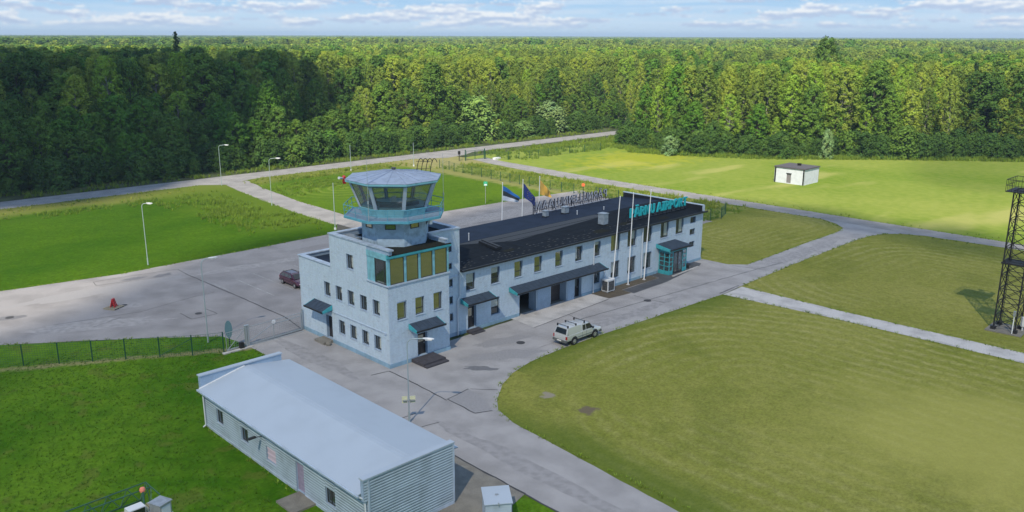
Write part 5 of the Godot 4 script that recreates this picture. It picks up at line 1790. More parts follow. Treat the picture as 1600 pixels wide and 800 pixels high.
func make_masts() -> void:
	var t := thing("lattice_mast", "tall dark square lattice mast with railed platforms on the lawn at the right edge", "mast", Vector3(90.45, 0, -22.4))
	var s := G.new()
	s.prism([V(-1.7, -1.5), V(1.6, -1.6), V(1.7, 1.5), V(-1.5, 1.7)], 0, 0.12)
	obj("base_slab", s, mats.stained_concrete, t)
	var fo := G.new()
	for x in [-0.95, 0.95]:
		for z in [-0.95, 0.95]: fo.box(Vector3(x - 0.22, 0.1, z - 0.22), Vector3(x + 0.22, 0.42, z + 0.22))
	obj("footings", fo, mats.mast_steel, t)
	lattice(t, 0.95, 0.2, 14.0, 10)
	var mid := G.new()
	mid.box(Vector3(-1.1, 6.8, -1.1), Vector3(1.1, 6.95, -0.95))
	mid.box(Vector3(-1.1, 6.8, 0.95), Vector3(1.1, 6.95, 1.1))
	mid.box(Vector3(-1.1, 6.8, -0.95), Vector3(-0.95, 6.95, 0.95))
	mid.box(Vector3(0.95, 6.8, -0.95), Vector3(1.1, 6.95, 0.95))
	mid.box(Vector3(-0.95, 6.85, -0.95), Vector3(0.95, 6.9, 0.95))
	obj("mid_platform", mid, mats.mast_steel, t)
	platform(t, 1.55, 13.95, 1.1)
	for k in 4: floodlight(Vector3([-1.2, 0.0, 1.2, 1.5][k], 14.6, [1.6, 1.7, 1.6, 0.3][k]), Vector3(0.5, 0.45, 0.35), [0.3, 0.0, -0.3, 1.5][k], t)
	var lad := G.new()
	for x in [-0.2, 0.2]: lad.bar(Vector3(x, 0.3, -0.6), Vector3(x, 14, -0.6), 0.04)
	for k in 45: lad.bar(Vector3(-0.2, 0.4 + 0.3 * k, -0.6), Vector3(0.2, 0.4 + 0.3 * k, -0.6), 0.025)
	obj("ladder", lad, mats.mast_steel, t)
	var cb := thing("electrical_cabinet", "white electrical cabinet on a post at the right foot of the dark lattice mast", "cabinet", Vector3(91.0, 0, -21.1), -0.78)
	var c := G.new()
	c.box(Vector3(-0.28, 0.55, -0.14), Vector3(0.28, 1.5, 0.14))
	obj("box", c, mats.white_paint, cb)
	var p := G.new()
	p.box(Vector3(-0.15, 0, -0.05), Vector3(-0.07, 0.55, 0.05))
	p.box(Vector3(0.07, 0, -0.05), Vector3(0.15, 0.55, 0.05))
	obj("stand", p, mats.white_paint, cb)
	var dd := G.new()
	dd.box(Vector3(-0.24, 0.6, 0.14), Vector3(0.24, 1.45, 0.155))
	obj("door", dd, mats.lamp_white, cb)
	var ps := thing("marker_post", "thin white post with a small grey box left of the dark mast", "post", Vector3(89.2, 0, -21.6))
	var q := G.new()
	q.tube(Vector3.ZERO, Vector3(0, 2.0, 0), 0.05, 0.05, 7)
	obj("post", q, mats.pole_white, ps)
	var qb := G.new()
	qb.box(Vector3(-0.12, 1.9, -0.1), Vector3(0.12, 2.4, 0.1))
	obj("box", qb, mats.galvanised, ps)

	var m := thing("lattice_mast", "top of a floodlight mast with a red warning lamp rising into the bottom left corner", "mast", Vector3(9.9, 0, -30.15))
	lattice(m, 0.5, 0.0, 10.3, 11, 0.08)
	var deck := G.new()
	for k in 9: deck.box(Vector3(-0.75 + k * 0.17, 10.3, -0.85), Vector3(-0.62 + k * 0.17, 10.34, 0.95))
	obj("grating", deck, mats.pallet_wood, m)
	var rail := G.new()
	var y := 10.9
	rail.bar(Vector3(0.72, y, -1.42), Vector3(-5.2, y, -1.2), 0.035)
	rail.bar(Vector3(0.72, y, -0.92), Vector3(-5.2, y, -0.75), 0.035)
	rail.bar(Vector3(0.72, y, -0.92), Vector3(0.74, y, -0.1), 0.035)
	rail.bar(Vector3(0.72, y, -1.42), Vector3(0.72, y, -0.92), 0.03)
	for k in 8:
		var x := 0.7 - k * 0.74
		rail.bar(Vector3(x, y, -1.4 + k * 0.025), Vector3(x - 0.37, y - 0.55, -1.15), 0.025)
		rail.bar(Vector3(x, y, -0.92 + k * 0.02), Vector3(x - 0.37, y - 0.55, -1.15), 0.025)
		rail.bar(Vector3(x - 0.74, y, -1.4 + k * 0.025), Vector3(x - 0.37, y - 0.55, -1.15), 0.025)
	rail.bar(Vector3(0.4, y - 0.55, -1.15), Vector3(-5.0, y - 0.55, -1.1), 0.035)
	rail.bar(Vector3(0.72, y, -0.92), Vector3(0.5, 10.3, -0.5), 0.03)
	rail.bar(Vector3(0.72, y, -1.42), Vector3(0.5, 10.3, -0.5), 0.03)
	obj("boom", rail, mats.fence_wire, m)
	var pole := G.new()
	pole.tube(Vector3(-0.05, 10.3, 0.35), Vector3(0.3, 10.95, -0.62), 0.045, 0.04, 8)
	obj("lamp_stem", pole, mats.fence_green, m)
	var ball := G.new()
	ball.lathe(Vector3(0.32, 10.9, -0.7), [Vector2(0.03, 0), Vector2(0.1, 0.05), Vector2(0.115, 0.13), Vector2(0.085, 0.21), Vector2(0, 0.25)], 14)
	obj("warning_lamp", ball, mats.lamp_red, m)
	floodlight(Vector3(-0.3, 10.72, 0.1), Vector3(0.62, 0.4, 0.5), 0.05, m)
	var cab := G.new()
	cab.t = Transform3D(Basis(Vector3.UP, 0.35), Vector3(0.5, 10.62, 0.55))
	cab.box(Vector3(-0.26, -0.3, -0.3), Vector3(0.26, 0.34, 0.26))
	cab.box(Vector3(-0.3, 0.34, -0.34), Vector3(0.3, 0.38, 0.3))
	var cm := obj("switch_cabinet", cab, mats.galvanised, m)
	var cd := G.new()
	cd.t = cab.t
	cd.box(Vector3(0.26, -0.2, -0.24), Vector3(0.275, 0.26, 0.2))
	cd.box(Vector3(-0.2, -0.22, 0.26), Vector3(0.2, 0.26, 0.275))
	obj("door", cd, mats.lamp_white, cm)
	var hn := G.new()
	hn.t = cab.t
	hn.bar(Vector3(0.285, -0.05, -0.05), Vector3(0.285, 0.1, 0.03), 0.04)
	obj("handle", hn, mats.mast_steel, cm)
	var cable := G.new()
	cable.path([Vector3(0.02, 10.35, 0.45), Vector3(0.15, 10.5, 0.3), Vector3(0.12, 10.7, 0.1), Vector3(0.05, 10.6, 0.0)], 0.03, 6)
	cable.path([Vector3(0.3, 10.3, 0.9), Vector3(0.4, 10.42, 0.85), Vector3(0.9, 10.4, 0.6)], 0.03, 6)
	obj("cable", cable, mats.sign_yellow, m)


# ---------------------------------------------------------------- fences and gates
func fence(called: String, label: String, pts: Array, high: float, mesh_step := 0.2) -> void:
	var t := thing(called, label, "fence")
	for p in pts:
		var g := G.new()
		g.box(Vector3(p.x - 0.045, 0, p.y - 0.045), Vector3(p.x + 0.045, high + 0.06, p.y + 0.045))
		obj("post", g, mats.fence_green, t)
	for i in pts.size() - 1:
		var a := Vector3(pts[i].x, 0, pts[i].y)
		var b := Vector3(pts[i + 1].x, 0, pts[i + 1].y)
		var d := a.distance_to(b)
		var g := G.new()
		var w := 0.011
		var n := int(d / mesh_step)
		for k in range(1, n):
			g.bar(a.lerp(b, float(k) / n) + Vector3.UP * 0.06, a.lerp(b, float(k) / n) + Vector3.UP * high, w)
		var r := int(high / mesh_step)
		for k in r + 1:
			var y := 0.06 + (high - 0.06) * k / r
			g.bar(a + Vector3.UP * y, b + Vector3.UP * y, 0.02 if k == r else w)
		obj("wire_panel", g, mats.fence_wire, t)

func make_fences() -> void:
	var near := [V(-8, -97), V(2, -90), V(8.4, -85.5), V(13, -82.3), V(17.6, -79.1), V(20, -77.5), V(22.3, -76), V(24.6, -74.5), V(27, -72.9), V(29.3, -71.3), V(31.7, -70.1)]
	fence("wire_fence", "green wire mesh fence between the car park and the foreground lawn", near, 1.9)
	var st := G.new()
	st.bar(Vector3(27.0, 0.15, -72.9), Vector3(29.3, 1.6, -71.3), 0.05)
	obj("brace", st, mats.fence_green, get_node("wire_fence"))
	fence("wire_fence", "green wire fence running behind the lawn from the terminal towards the far gate", [V(117.2, -143.0), V(117.0, -139.5), V(116.3, -137.0), V(116.2, -134), V(115.7, -130.6), V(115.5, -127.4), V(115.4, -124.4), V(115.2, -121.4), V(115.1, -118.6), V(115.0, -115.8), V(114.9, -113.0), V(115.0, -110.4), V(115.1, -107.7), V(115.0, -104.7), V(115.4, -102.0), V(115.8, -97), V(116, -92)], 1.8, 0.24)
	fence("wire_fence", "green wire fence between the far gate and the corner of the right-hand woods", [V(134.2, -146.6), V(137.1, -141.8), V(140.0, -141.2), V(142.4, -140.2), V(145.3, -140), V(148.6, -139.9), V(151.6, -139.8), V(156, -139.5), V(161, -139), V(166, -138)], 1.8, 0.24)
	fence("wire_fence", "short stretch of green fence beyond the end wall of the terminal", [V(108.5, -73.2), V(113.2, -71.3), V(115.7, -70.9), V(119.5, -72.5)], 1.85, 0.22)
	# far gate on the perimeter road
	var fg := thing("swing_gate", "open green framed gate where the perimeter road leaves the wood road", "gate")
	for p in [V(128.7, -147.5), V(133.9, -146.6)]:
		var g := G.new()
		g.box(Vector3(p.x - 0.09, 0, p.y - 0.09), Vector3(p.x + 0.09, 2.5, p.y + 0.09))
		obj("gate_post", g, mats.fence_green, fg)
	for k in 2:
		var a := Vector3(129.0, 0, -147.4).lerp(Vector3(133.7, 0, -146.7), 0.5 * k)
		var b := Vector3(129.0, 0, -147.4).lerp(Vector3(133.7, 0, -146.7), 0.5 * k + 0.48)
		var g := G.new()
		for y in [0.2, 2.2]: g.bar(a + Vector3.UP * y, b + Vector3.UP * y, 0.06)
		g.bar(a + Vector3.UP * 0.2, a + Vector3.UP * 2.2, 0.06)
		g.bar(b + Vector3.UP * 0.2, b + Vector3.UP * 2.2, 0.06)
		for q in 9: g.bar(a.lerp(b, q / 9.0) + Vector3.UP * 0.2, a.lerp(b, q / 9.0) + Vector3.UP * 2.2, 0.014)
		obj("gate_leaf", g, mats.fence_green, fg)
	var bx := thing("control_post", "dark box on a post beside the far green gate", "post", Vector3(127.4, 0, -148.2))
	var c := G.new()
	c.box(Vector3(-0.06, 0, -0.06), Vector3(0.06, 1.6, 0.06))
	c.box(Vector3(-0.22, 1.5, -0.2), Vector3(0.22, 2.3, 0.2))
	obj("box", c, mats.mast_steel, bx)
	# sliding gate between the fence and the tower
	var sg := thing("sliding_gate", "grey steel sliding gate closed across the lane beside the tower", "gate")
	var fr := G.new()
	var A := Vector3(31.9, 0, -69.9)
	var B := Vector3(39.85, 0, -70.35)
	for y in [0.18, 1.85]: fr.bar(A + Vector3.UP * y, B + Vector3.UP * y, 0.09 if y < 1 else 0.05, 0.12 if y < 1 else 0.05)
	for q in [0.0, 0.25, 0.62, 1.0]: fr.bar(A.lerp(B, q) + Vector3.UP * 0.2, A.lerp(B, q) + Vector3.UP * 1.85, 0.06)
	fr.bar(A + Vector3(0.1, 0.2, 0), A.lerp(B, 0.25) + Vector3.UP * 1.85, 0.05)
	fr.bar(A.lerp(B, 0.25) + Vector3.UP * 0.3, A.lerp(B, 0.62) + Vector3.UP * 1.5, 0.05)
	fr.bar(A.lerp(B, 0.62) + Vector3.UP * 1.5, B + Vector3.UP * 1.55, 0.05)
	obj("gate_frame", fr, mats.gate_steel, sg)
	var wi := G.new()
	for q in 40: wi.bar(A.lerp(B, q / 40.0) + Vector3.UP * 0.2, A.lerp(B, q / 40.0) + Vector3.UP * 1.85, 0.009)
	for q in 8: wi.bar(A + Vector3.UP * (0.25 + q * 0.2), B + Vector3.UP * (0.25 + q * 0.2), 0.009)
	obj("wire_panel", wi, mats.gate_steel, sg)
	var disc := G.new()
	disc.tube(A.lerp(B, 0.62) + Vector3(0, 1.72, 0.06), A.lerp(B, 0.62) + Vector3(0, 1.72, 0.09), 0.2, 0.2, 14)
	obj("round_sign", disc, mats.white_paint, sg)
	var gp := G.new()
	gp.box(Vector3(33.78, 0, -70.05), Vector3(33.96, 2.05, -69.87))
	gp.box(Vector3(34.0, 0, -70.05), Vector3(34.16, 2.05, -69.87))
	gp.box(Vector3(33.76, 2.05, -70.07), Vector3(34.18, 2.11, -69.85))
	obj("gate_post", gp, mats.gate_steel, sg)
	var gm := G.new()
	gm.box(Vector3(33.1, 0.05, -69.95), Vector3(33.5, 0.55, -69.6))
	gm.box(Vector3(33.14, 0.55, -69.92), Vector3(33.46, 0.66, -69.63))
	obj("gate_motor", gm, mats.mast_steel, sg)
	var gb := G.new()
	gb.box(Vector3(31.4, 0.0, -69.85), Vector3(34.3, 0.1, -69.45))
	obj("gate_footing", gb, mats.concrete, sg)
	var gr := G.new()
	gr.box(Vector3(40.0, 0, -70.55), Vector3(40.14, 2.2, -70.41))
	gr.box(Vector3(34.2, 0.02, -70.1), Vector3(40.0, 0.045, -70.0))
	obj("catch_post", gr, mats.gate_steel, sg)


# ---------------------------------------------------------------- vehicles
func wheel(parent: Node, at: Vector3, r: float, w: float, side: float) -> void:
	var g := G.new()
	g.tube(at - Vector3(0, 0, w / 2 * side), at + Vector3(0, 0, w / 2 * side), r, r * 0.96, 20)
	var o := obj("wheel", g, mats.tyre, parent)
	var h := G.new()
	h.tube(at + Vector3(0, 0, w / 2 * side), at + Vector3(0, 0, (w / 2 + 0.015) * side), r * 0.62, r * 0.56, 18)
	h.tube(at + Vector3(0, 0, w / 2 * side), at + Vector3(0, 0, (w / 2 + 0.04) * side), r * 0.2, r * 0.16, 10)
	obj("rim", h, mats.rim, o)
	var s := G.new()
	for k in 5:
		var a := TAU * k / 5
		s.tube(at + Vector3(cos(a) * r * 0.38, sin(a) * r * 0.38, (w / 2 + 0.012) * side), at + Vector3(cos(a) * r * 0.38, sin(a) * r * 0.38, (w / 2 + 0.018) * side), r * 0.11, r * 0.11, 8)
	obj("rim_holes", s, mats.car_trim, o)

# body from stations along x: [x, bottom, top, half width low, half width top]
func car_shell(st: Array, straight := false) -> G:
	var g := G.new()
	var rings := []
	for s in st:
		var x: float = s[0]
		var b: float = s[1]
		var h: float = s[2]
		var w: float = s[3]
		var wt: float = s[4]
		var r := [Vector3(x, b, 0), Vector3(x, b, -w * 0.9), Vector3(x, b + 0.08, -w * 0.98), Vector3(x, lerpf(b, h, 0.45), -(lerpf(w, wt, 0.45) if straight else w)), Vector3(x, lerpf(b, h, 0.8), -lerpf(w, wt, 0.83 if straight else 0.55)), Vector3(x, h - 0.05 * (h - b), -wt), Vector3(x, h, -wt * 0.9), Vector3(x, h + 0.012, 0), Vector3(x, h, wt * 0.9), Vector3(x, h - 0.05 * (h - b), wt), Vector3(x, lerpf(b, h, 0.8), lerpf(w, wt, 0.83 if straight else 0.55)), Vector3(x, lerpf(b, h, 0.45), lerpf(w, wt, 0.45) if straight else w), Vector3(x, b + 0.08, w * 0.98), Vector3(x, b, w * 0.9)]
		rings.append(r)
	g.loft(rings)
	return g

func side_panel(g: G, pts: Array, z: float, wtop: float, y0: float, y1: float, lift := 0.006) -> void:
	# a window cut to the slope of the side: pts in x, y; z at height y0, wtop at y1
	for s in [1.0, -1.0]:
		var q := []
		for p in pts:
			var f := clampf((p.y - y0) / (y1 - y0), 0, 1)
			q.append(Vector3(p.x, p.y, s * (lerpf(z, wtop, f) + lift)))
		for k in range(1, q.size() - 1):
			if s > 0: g.tri(q[0], q[k], q[k + 1])
			else: g.tri(q[0], q[k + 1], q[k])

func make_pickup() -> void:
	var t := thing("pickup_truck", "silver pickup truck with a hard top and roof bars parked by the lawn edge", "pickup truck", Vector3(55.2, 0, -50.1))
	var m: Material = mats.car_silver
	var lower := car_shell([[0.02, 0.55, 1.02, 0.8, 0.8], [0.12, 0.48, 1.06, 0.86, 0.85], [1.0, 0.46, 1.07, 0.87, 0.86], [2.2, 0.44, 1.07, 0.87, 0.86], [3.4, 0.44, 1.06, 0.87, 0.85], [3.75, 0.44, 1.05, 0.87, 0.8], [4.3, 0.46, 0.99, 0.86, 0.76], [4.75, 0.48, 0.93, 0.84, 0.72], [4.95, 0.55, 0.85, 0.78, 0.66]])
	obj("body", lower, m, t)
	var top := car_shell([[0.08, 1.0, 1.2, 0.82, 0.8], [0.3, 1.0, 1.72, 0.83, 0.74], [0.5, 1.0, 1.8, 0.83, 0.72], [2.05, 1.0, 1.8, 0.83, 0.72], [2.12, 1.0, 1.7, 0.82, 0.7]], true)
	obj("hard_top", top, m, t)
	var cab := car_shell([[2.14, 1.0, 1.66, 0.82, 0.68], [2.25, 1.0, 1.74, 0.83, 0.67], [3.1, 1.0, 1.74, 0.83, 0.66], [3.3, 1.0, 1.7, 0.83, 0.64], [3.85, 1.0, 1.08, 0.8, 0.7]], true)
	obj("cab", cab, m, t)
	var gl := G.new()
	side_panel(gl, [Vector2(2.28, 1.14), Vector2(2.72, 1.14), Vector2(2.72, 1.62), Vector2(2.34, 1.62)], 0.83, 0.67, 1.0, 1.71, 0.02)
	side_panel(gl, [Vector2(2.8, 1.14), Vector2(3.72, 1.14), Vector2(3.3, 1.62), Vector2(2.8, 1.62)], 0.83, 0.67, 1.0, 1.71, 0.02)
	gl.quad(Vector3(3.87, 1.12, 0.66), Vector3(3.87, 1.12, -0.66), Vector3(3.36, 1.7, -0.57), Vector3(3.36, 1.7, 0.57))
	obj("windows", gl, mats.car_glass, t)
	var rg := G.new()
	rg.quad(Vector3(0.045, 1.2, -0.68), Vector3(0.045, 1.2, 0.68), Vector3(0.24, 1.66, 0.6), Vector3(0.24, 1.66, -0.6))
	obj("rear_window", rg, mats.car_glass, t)
	var tg := G.new()
	tg.box(Vector3(-0.01, 0.6, -0.7), Vector3(0.03, 1.0, 0.7))
	tg.box(Vector3(-0.03, 0.78, -0.14), Vector3(-0.01, 0.86, 0.14))
	obj("tailgate", tg, m, t)
	var pl := G.new()
	pl.box(Vector3(-0.13, 0.5, -0.26), Vector3(-0.11, 0.61, 0.26))
	obj("number_plate", pl, mats.plate, t)
	var bp := G.new()
	bp.box(Vector3(-0.12, 0.42, -0.84), Vector3(0.12, 0.62, 0.84))
	bp.box(Vector3(4.82, 0.4, -0.84), Vector3(5.05, 0.62, 0.84))
	obj("bumper", bp, mats.bumper_grey, t)
	for s in [1, -1]:
		var l := G.new()
		l.box(Vector3(-0.02, 0.72, 0.7 * s), Vector3(0.1, 1.02, 0.845 * s))
		obj("tail_lamp", l, mats.lens_red, t)
		var h := G.new()
		h.box(Vector3(4.7, 0.7, 0.55 * s), Vector3(4.98, 0.84, 0.8 * s))
		obj("headlight", h, mats.lens_clear, t)
		var mr := G.new()
		mr.box(Vector3(3.55, 1.1, 0.86 * s), Vector3(3.68, 1.26, 1.02 * s))
		obj("wing_mirror", mr, mats.car_trim, t)
		var tr := G.new()
		tr.box(Vector3(1.5, 0.66, 0.872 * s), Vector3(3.6, 0.7, 0.885 * s))
		tr.box(Vector3(2.76, 0.5, 0.874 * s), Vector3(2.78, 1.06, 0.878 * s))
		tr.box(Vector3(2.16, 0.5, 0.874 * s), Vector3(2.18, 1.06, 0.878 * s))
		obj("side_trim", tr, mats.bumper_grey, t)
		var ar := G.new()
		for x in [1.06, 4.0]:
			var n := 12
			for k in n:
				var a := PI * k / n
				var b := PI * (k + 1) / n
				var o := Vector3(x, 0.4, 0.884 * s)
				var p := [o + Vector3(cos(a), sin(a), 0) * 0.36, o + Vector3(cos(a), sin(a), 0) * 0.46, o + Vector3(cos(b), sin(b), 0) * 0.46, o + Vector3(cos(b), sin(b), 0) * 0.36]
				if s > 0: ar.quad(p[0], p[1], p[2], p[3])
				else: ar.quad(p[3], p[2], p[1], p[0])
				if s > 0: ar.tri(o - Vector3(0, 0, 0.004), p[0] - Vector3(0, 0, 0.004), p[3] - Vector3(0, 0, 0.004))
				else: ar.tri(o + Vector3(0, 0, 0.004), p[3] + Vector3(0, 0, 0.004), p[0] + Vector3(0, 0, 0.004))
		obj("wheel_arch", ar, mats.car_trim, t)
		for x in [1.06, 4.0]: wheel(t, Vector3(x, 0.365, 0.79 * s), 0.365, 0.23, s)
	var un := G.new()
	un.box(Vector3(0.3, 0.28, -0.6), Vector3(4.7, 0.5, 0.6))
	obj("underbody", un, mats.car_trim, t)
	for x in [0.35, 1.45, 2.65]:
		var b := G.new()
		b.bar(Vector3(x, 1.94, -0.66), Vector3(x, 1.94, 0.66), 0.05, 0.035)
		for s in [1, -1]: b.box(Vector3(x - 0.06, 1.76, 0.6 * s), Vector3(x + 0.06, 1.98, 0.7 * s))
		obj("roof_bar", b, mats.car_trim, t)

func make_car() -> void:
	# modelled along x like the pickup and turned to face +z
	var t := thing("estate_car", "dark maroon estate car parked beside the left end of the tower", "car", Vector3(47.62, 0, -87.05), -PI / 2)
	var m: Material = mats.car_maroon
	obj("body", car_shell([[0.03, 0.4, 0.92, 0.72, 0.72], [0.15, 0.32, 0.98, 0.82, 0.8], [1.0, 0.3, 0.97, 0.86, 0.82], [2.4, 0.3, 0.95, 0.86, 0.82], [3.2, 0.3, 0.93, 0.86, 0.79], [3.9, 0.32, 0.84, 0.84, 0.72], [4.3, 0.36, 0.74, 0.78, 0.64], [4.42, 0.42, 0.62, 0.68, 0.58]]), m, t)
	obj("cabin", car_shell([[0.1, 0.88, 1.05, 0.78, 0.7], [0.5, 0.9, 1.4, 0.8, 0.62], [0.9, 0.9, 1.45, 0.8, 0.6], [2.2, 0.9, 1.44, 0.8, 0.6], [2.55, 0.9, 1.37, 0.8, 0.6], [3.3, 0.88, 0.95, 0.76, 0.68]], true), m, t)
	var gl := G.new()
	side_panel(gl, [Vector2(0.45, 1.0), Vector2(1.2, 1.0), Vector2(1.2, 1.34), Vector2(0.62, 1.34)], 0.8, 0.61, 0.9, 1.43, 0.022)
	side_panel(gl, [Vector2(1.26, 1.0), Vector2(2.0, 1.0), Vector2(2.0, 1.35), Vector2(1.26, 1.35)], 0.8, 0.61, 0.9, 1.43, 0.022)
	side_panel(gl, [Vector2(2.06, 1.0), Vector2(2.95, 1.0), Vector2(2.5, 1.34), Vector2(2.06, 1.34)], 0.8, 0.61, 0.9, 1.43, 0.022)
	gl.quad(Vector3(3.32, 0.985, 0.62), Vector3(3.32, 0.985, -0.62), Vector3(2.62, 1.395, -0.55), Vector3(2.62, 1.395, 0.55))
	gl.quad(Vector3(0.08, 1.08, -0.6), Vector3(0.08, 1.08, 0.6), Vector3(0.43, 1.385, 0.54), Vector3(0.43, 1.385, -0.54))
	obj("windows", gl, mats.car_glass, t)
	var bp := G.new()
	bp.box(Vector3(-0.04, 0.34, -0.78), Vector3(0.15, 0.54, 0.78))
	bp.box(Vector3(4.25, 0.26, -0.74), Vector3(4.47, 0.48, 0.74))
	obj("bumper", bp, mats.car_trim, t)
	var pl := G.new()
	pl.box(Vector3(4.47, 0.32, -0.25), Vector3(4.485, 0.43, 0.25))
	obj("number_plate", pl, mats.plate, t)
	for s in [1, -1]:
		var h := G.new()
		h.box(Vector3(4.2, 0.54, 0.32 * s), Vector3(4.44, 0.67, 0.66 * s))
		obj("headlight", h, mats.lens_clear, t)
		var l := G.new()
		l.box(Vector3(-0.01, 0.62, 0.56 * s), Vector3(0.12, 0.92, 0.75 * s))
		obj("tail_lamp", l, mats.lens_red, t)
		var mr := G.new()
		mr.box(Vector3(2.75, 0.98, 0.82 * s), Vector3(2.88, 1.1, 0.98 * s))
		obj("wing_mirror", mr, m, t)
		var rr := G.new()
		rr.bar(Vector3(0.6, 1.5, 0.55 * s), Vector3(2.3, 1.5, 0.55 * s), 0.035)
		for x in [0.65, 1.4, 2.25]: rr.box(Vector3(x - 0.03, 1.42, 0.53 * s), Vector3(x + 0.03, 1.5, 0.57 * s))
		obj("roof_rail", rr, mats.car_trim, t)
		var tr := G.new()
		tr.box(Vector3(0.7, 0.6, 0.858 * s), Vector3(3.5, 0.64, 0.868 * s))
		obj("side_trim", tr, mats.car_trim, t)
		for x in [0.82, 3.55]: wheel(t, Vector3(x, 0.31, 0.775 * s), 0.31, 0.19, s)
	var un := G.new()
	un.box(Vector3(0.3, 0.2, -0.6), Vector3(4.1, 0.34, 0.6))
	obj("underbody", un, mats.car_trim, t)


# ---------------------------------------------------------------- small things in the yards
func make_small_things() -> void:
	var p := thing("pallet", "weathered wooden pallet lying on the car park under the red barrier", "pallet", Vector3(29.25, 0.02, -90.35), 0.5)
	for k in 5:
		var g := G.new()
		g.box(Vector3(-0.75, 0.1, -0.72 + k * 0.31), Vector3(0.75, 0.135, -0.52 + k * 0.31))
		obj("board", g, mats.pallet_wood, p)
	for k in 3:
		var g := G.new()
		g.box(Vector3(-0.72 + k * 0.66, 0, -0.7), Vector3(-0.58 + k * 0.66, 0.1, 0.7))
		obj("bearer", g, mats.pallet_wood, p)
	var h := thing("traffic_barrier", "red folded traffic barrier standing on the pallet in the car park", "barrier", Vector3(29.25, 0.155, -90.35), 0.78)
	for s in [1, -1]:
		var g := G.new()
		for x in [-0.3, 0.0, 0.3]: g.bar(Vector3(x, 0, 0.24 * s), Vector3(x * 0.7, 0.85, 0.03 * s), 0.1, 0.05)
		for y in [0.16, 0.4, 0.62, 0.8]: g.bar(Vector3(-0.32 + y * 0.1, y, (0.24 - y * 0.24) * s), Vector3(0.32 - y * 0.1, y, (0.24 - y * 0.24) * s), 0.05, 0.19)
		obj("leaf", g, mats.red_paint, h)
	for p2 in [[Vector3(53.0, 0.026, -53.1), "iron manhole cover in the yard in front of the terminal's small door", 0.42], [Vector3(72.3, 0.026, -52.8), "iron manhole cover on the lane before the flagpoles", 0.42], [Vector3(30.4, 0.022, -90.6), "dark manhole cover just right of the pallet in the car park", 0.32], [Vector3(20.4, 0.022, -94.4), "dark manhole cover near the left edge of the car park", 0.4], [Vector3(34.9, 0.022, -82.4), "dark manhole cover inside the tar square of the car park", 0.36]]:
		var t := thing("manhole_cover", p2[1], "manhole cover", p2[0], 0.0, "manhole covers in the asphalt")
		var g := G.new()
		g.lathe(Vector3.ZERO, [Vector2(p2[2], 0), Vector2(p2[2], 0.012), Vector2(p2[2] * 0.82, 0.014), Vector2(p2[2] * 0.8, 0.006), Vector2(0, 0.008)], 20)
		obj("lid", g, mats.tar, t)
	var a := thing("air_conditioner", "white boxy air conditioner with dark grilles by the terminal wall", "air conditioner", Vector3(71.85, 0.04, -58.0))
	var b := G.new()
	b.box(Vector3(-0.6, 0.12, -0.45), Vector3(0.6, 1.42, 0.45))
	b.box(Vector3(-0.63, 1.42, -0.48), Vector3(0.63, 1.48, 0.48))
	obj("case", b, mats.white_paint, a)
	var gr := G.new()
	gr.box(Vector3(-0.62, 0.22, -0.37), Vector3(-0.6, 1.3, 0.37))
	gr.box(Vector3(-0.48, 0.22, 0.45), Vector3(0.48, 1.3, 0.47))
	var go := obj("grille", gr, mats.mast_steel, a)
	var bars := G.new()
	for k in 9:
		bars.box(Vector3(-0.63, 0.28 + k * 0.11, -0.37), Vector3(-0.62, 0.3 + k * 0.11, 0.37))
		bars.box(Vector3(-0.48, 0.28 + k * 0.11, 0.47), Vector3(0.48, 0.3 + k * 0.11, 0.478))
	obj("grille_bars", bars, mats.galvanised, go)
	var fe := G.new()
	for x in [-0.5, 0.5]: fe.box(Vector3(x - 0.05, 0, -0.4), Vector3(x + 0.05, 0.12, 0.4))
	obj("feet", fe, mats.galvanised, a)
	var c := thing("metal_bin", "pale blue steel grit bin with a sloping lid on the concrete at the bottom edge", "bin", Vector3(30.95, 0.025, -32.95), -0.62)
	var q := G.new()
	q.loft([[Vector3(-0.78, 0, 0.78), Vector3(-0.78, 0, -0.78), Vector3(-0.78, 1.5, -0.78), Vector3(-0.78, 1.3, 0.78)], [Vector3(0.78, 0, 0.78), Vector3(0.78, 0, -0.78), Vector3(0.78, 1.5, -0.78), Vector3(0.78, 1.3, 0.78)]])
	obj("tub", q, mats.cap, c)
	var l := G.new()
	l.loft([[Vector3(-0.85, 1.31, 0.87), Vector3(-0.85, 1.52, -0.84), Vector3(-0.85, 1.57, -0.84), Vector3(-0.85, 1.36, 0.87)], [Vector3(0.85, 1.31, 0.87), Vector3(0.85, 1.52, -0.84), Vector3(0.85, 1.57, -0.84), Vector3(0.85, 1.36, 0.87)]])
	var lid := obj("lid", l, mats.sheet_roof, c)
	var hd := G.new()
	hd.bar(Vector3(0, 1.22, 0.9), Vector3(0, 1.44, 0.86), 0.06, 0.03)
	hd.bar(Vector3(-0.1, 1.5, 0.0), Vector3(0.1, 1.5, 0.0), 0.12, 0.03)
	obj("hasp", hd, mats.galvanised, lid)
	for e in [[Vector3(41.25, 0.017, -64.6), 0.32, "round stone block beside the left tower door step"]]:
		pass
	var st := thing("stone_block", "small stone block beside the left door step of the tower", "stone", Vector3(39.55, 0.02, -65.0))
	var sg := G.new()
	sg.lathe(Vector3.ZERO, [Vector2(0.24, 0), Vector2(0.27, 0.2), Vector2(0.2, 0.36), Vector2(0, 0.4)], 7)
	obj("block", sg, mats.stained_concrete, st)
	var ur := thing("litter_bin", "dark round litter bin beside the glazed porch", "bin", Vector3(86.8, 0.03, -57.5))
	var ug := G.new()
	ug.lathe(Vector3.ZERO, [Vector2(0.18, 0), Vector2(0.22, 0.5), Vector2(0.24, 0.52), Vector2(0.2, 0.6), Vector2(0, 0.62)], 12)
	obj("drum", ug, mats.mast_steel, ur)
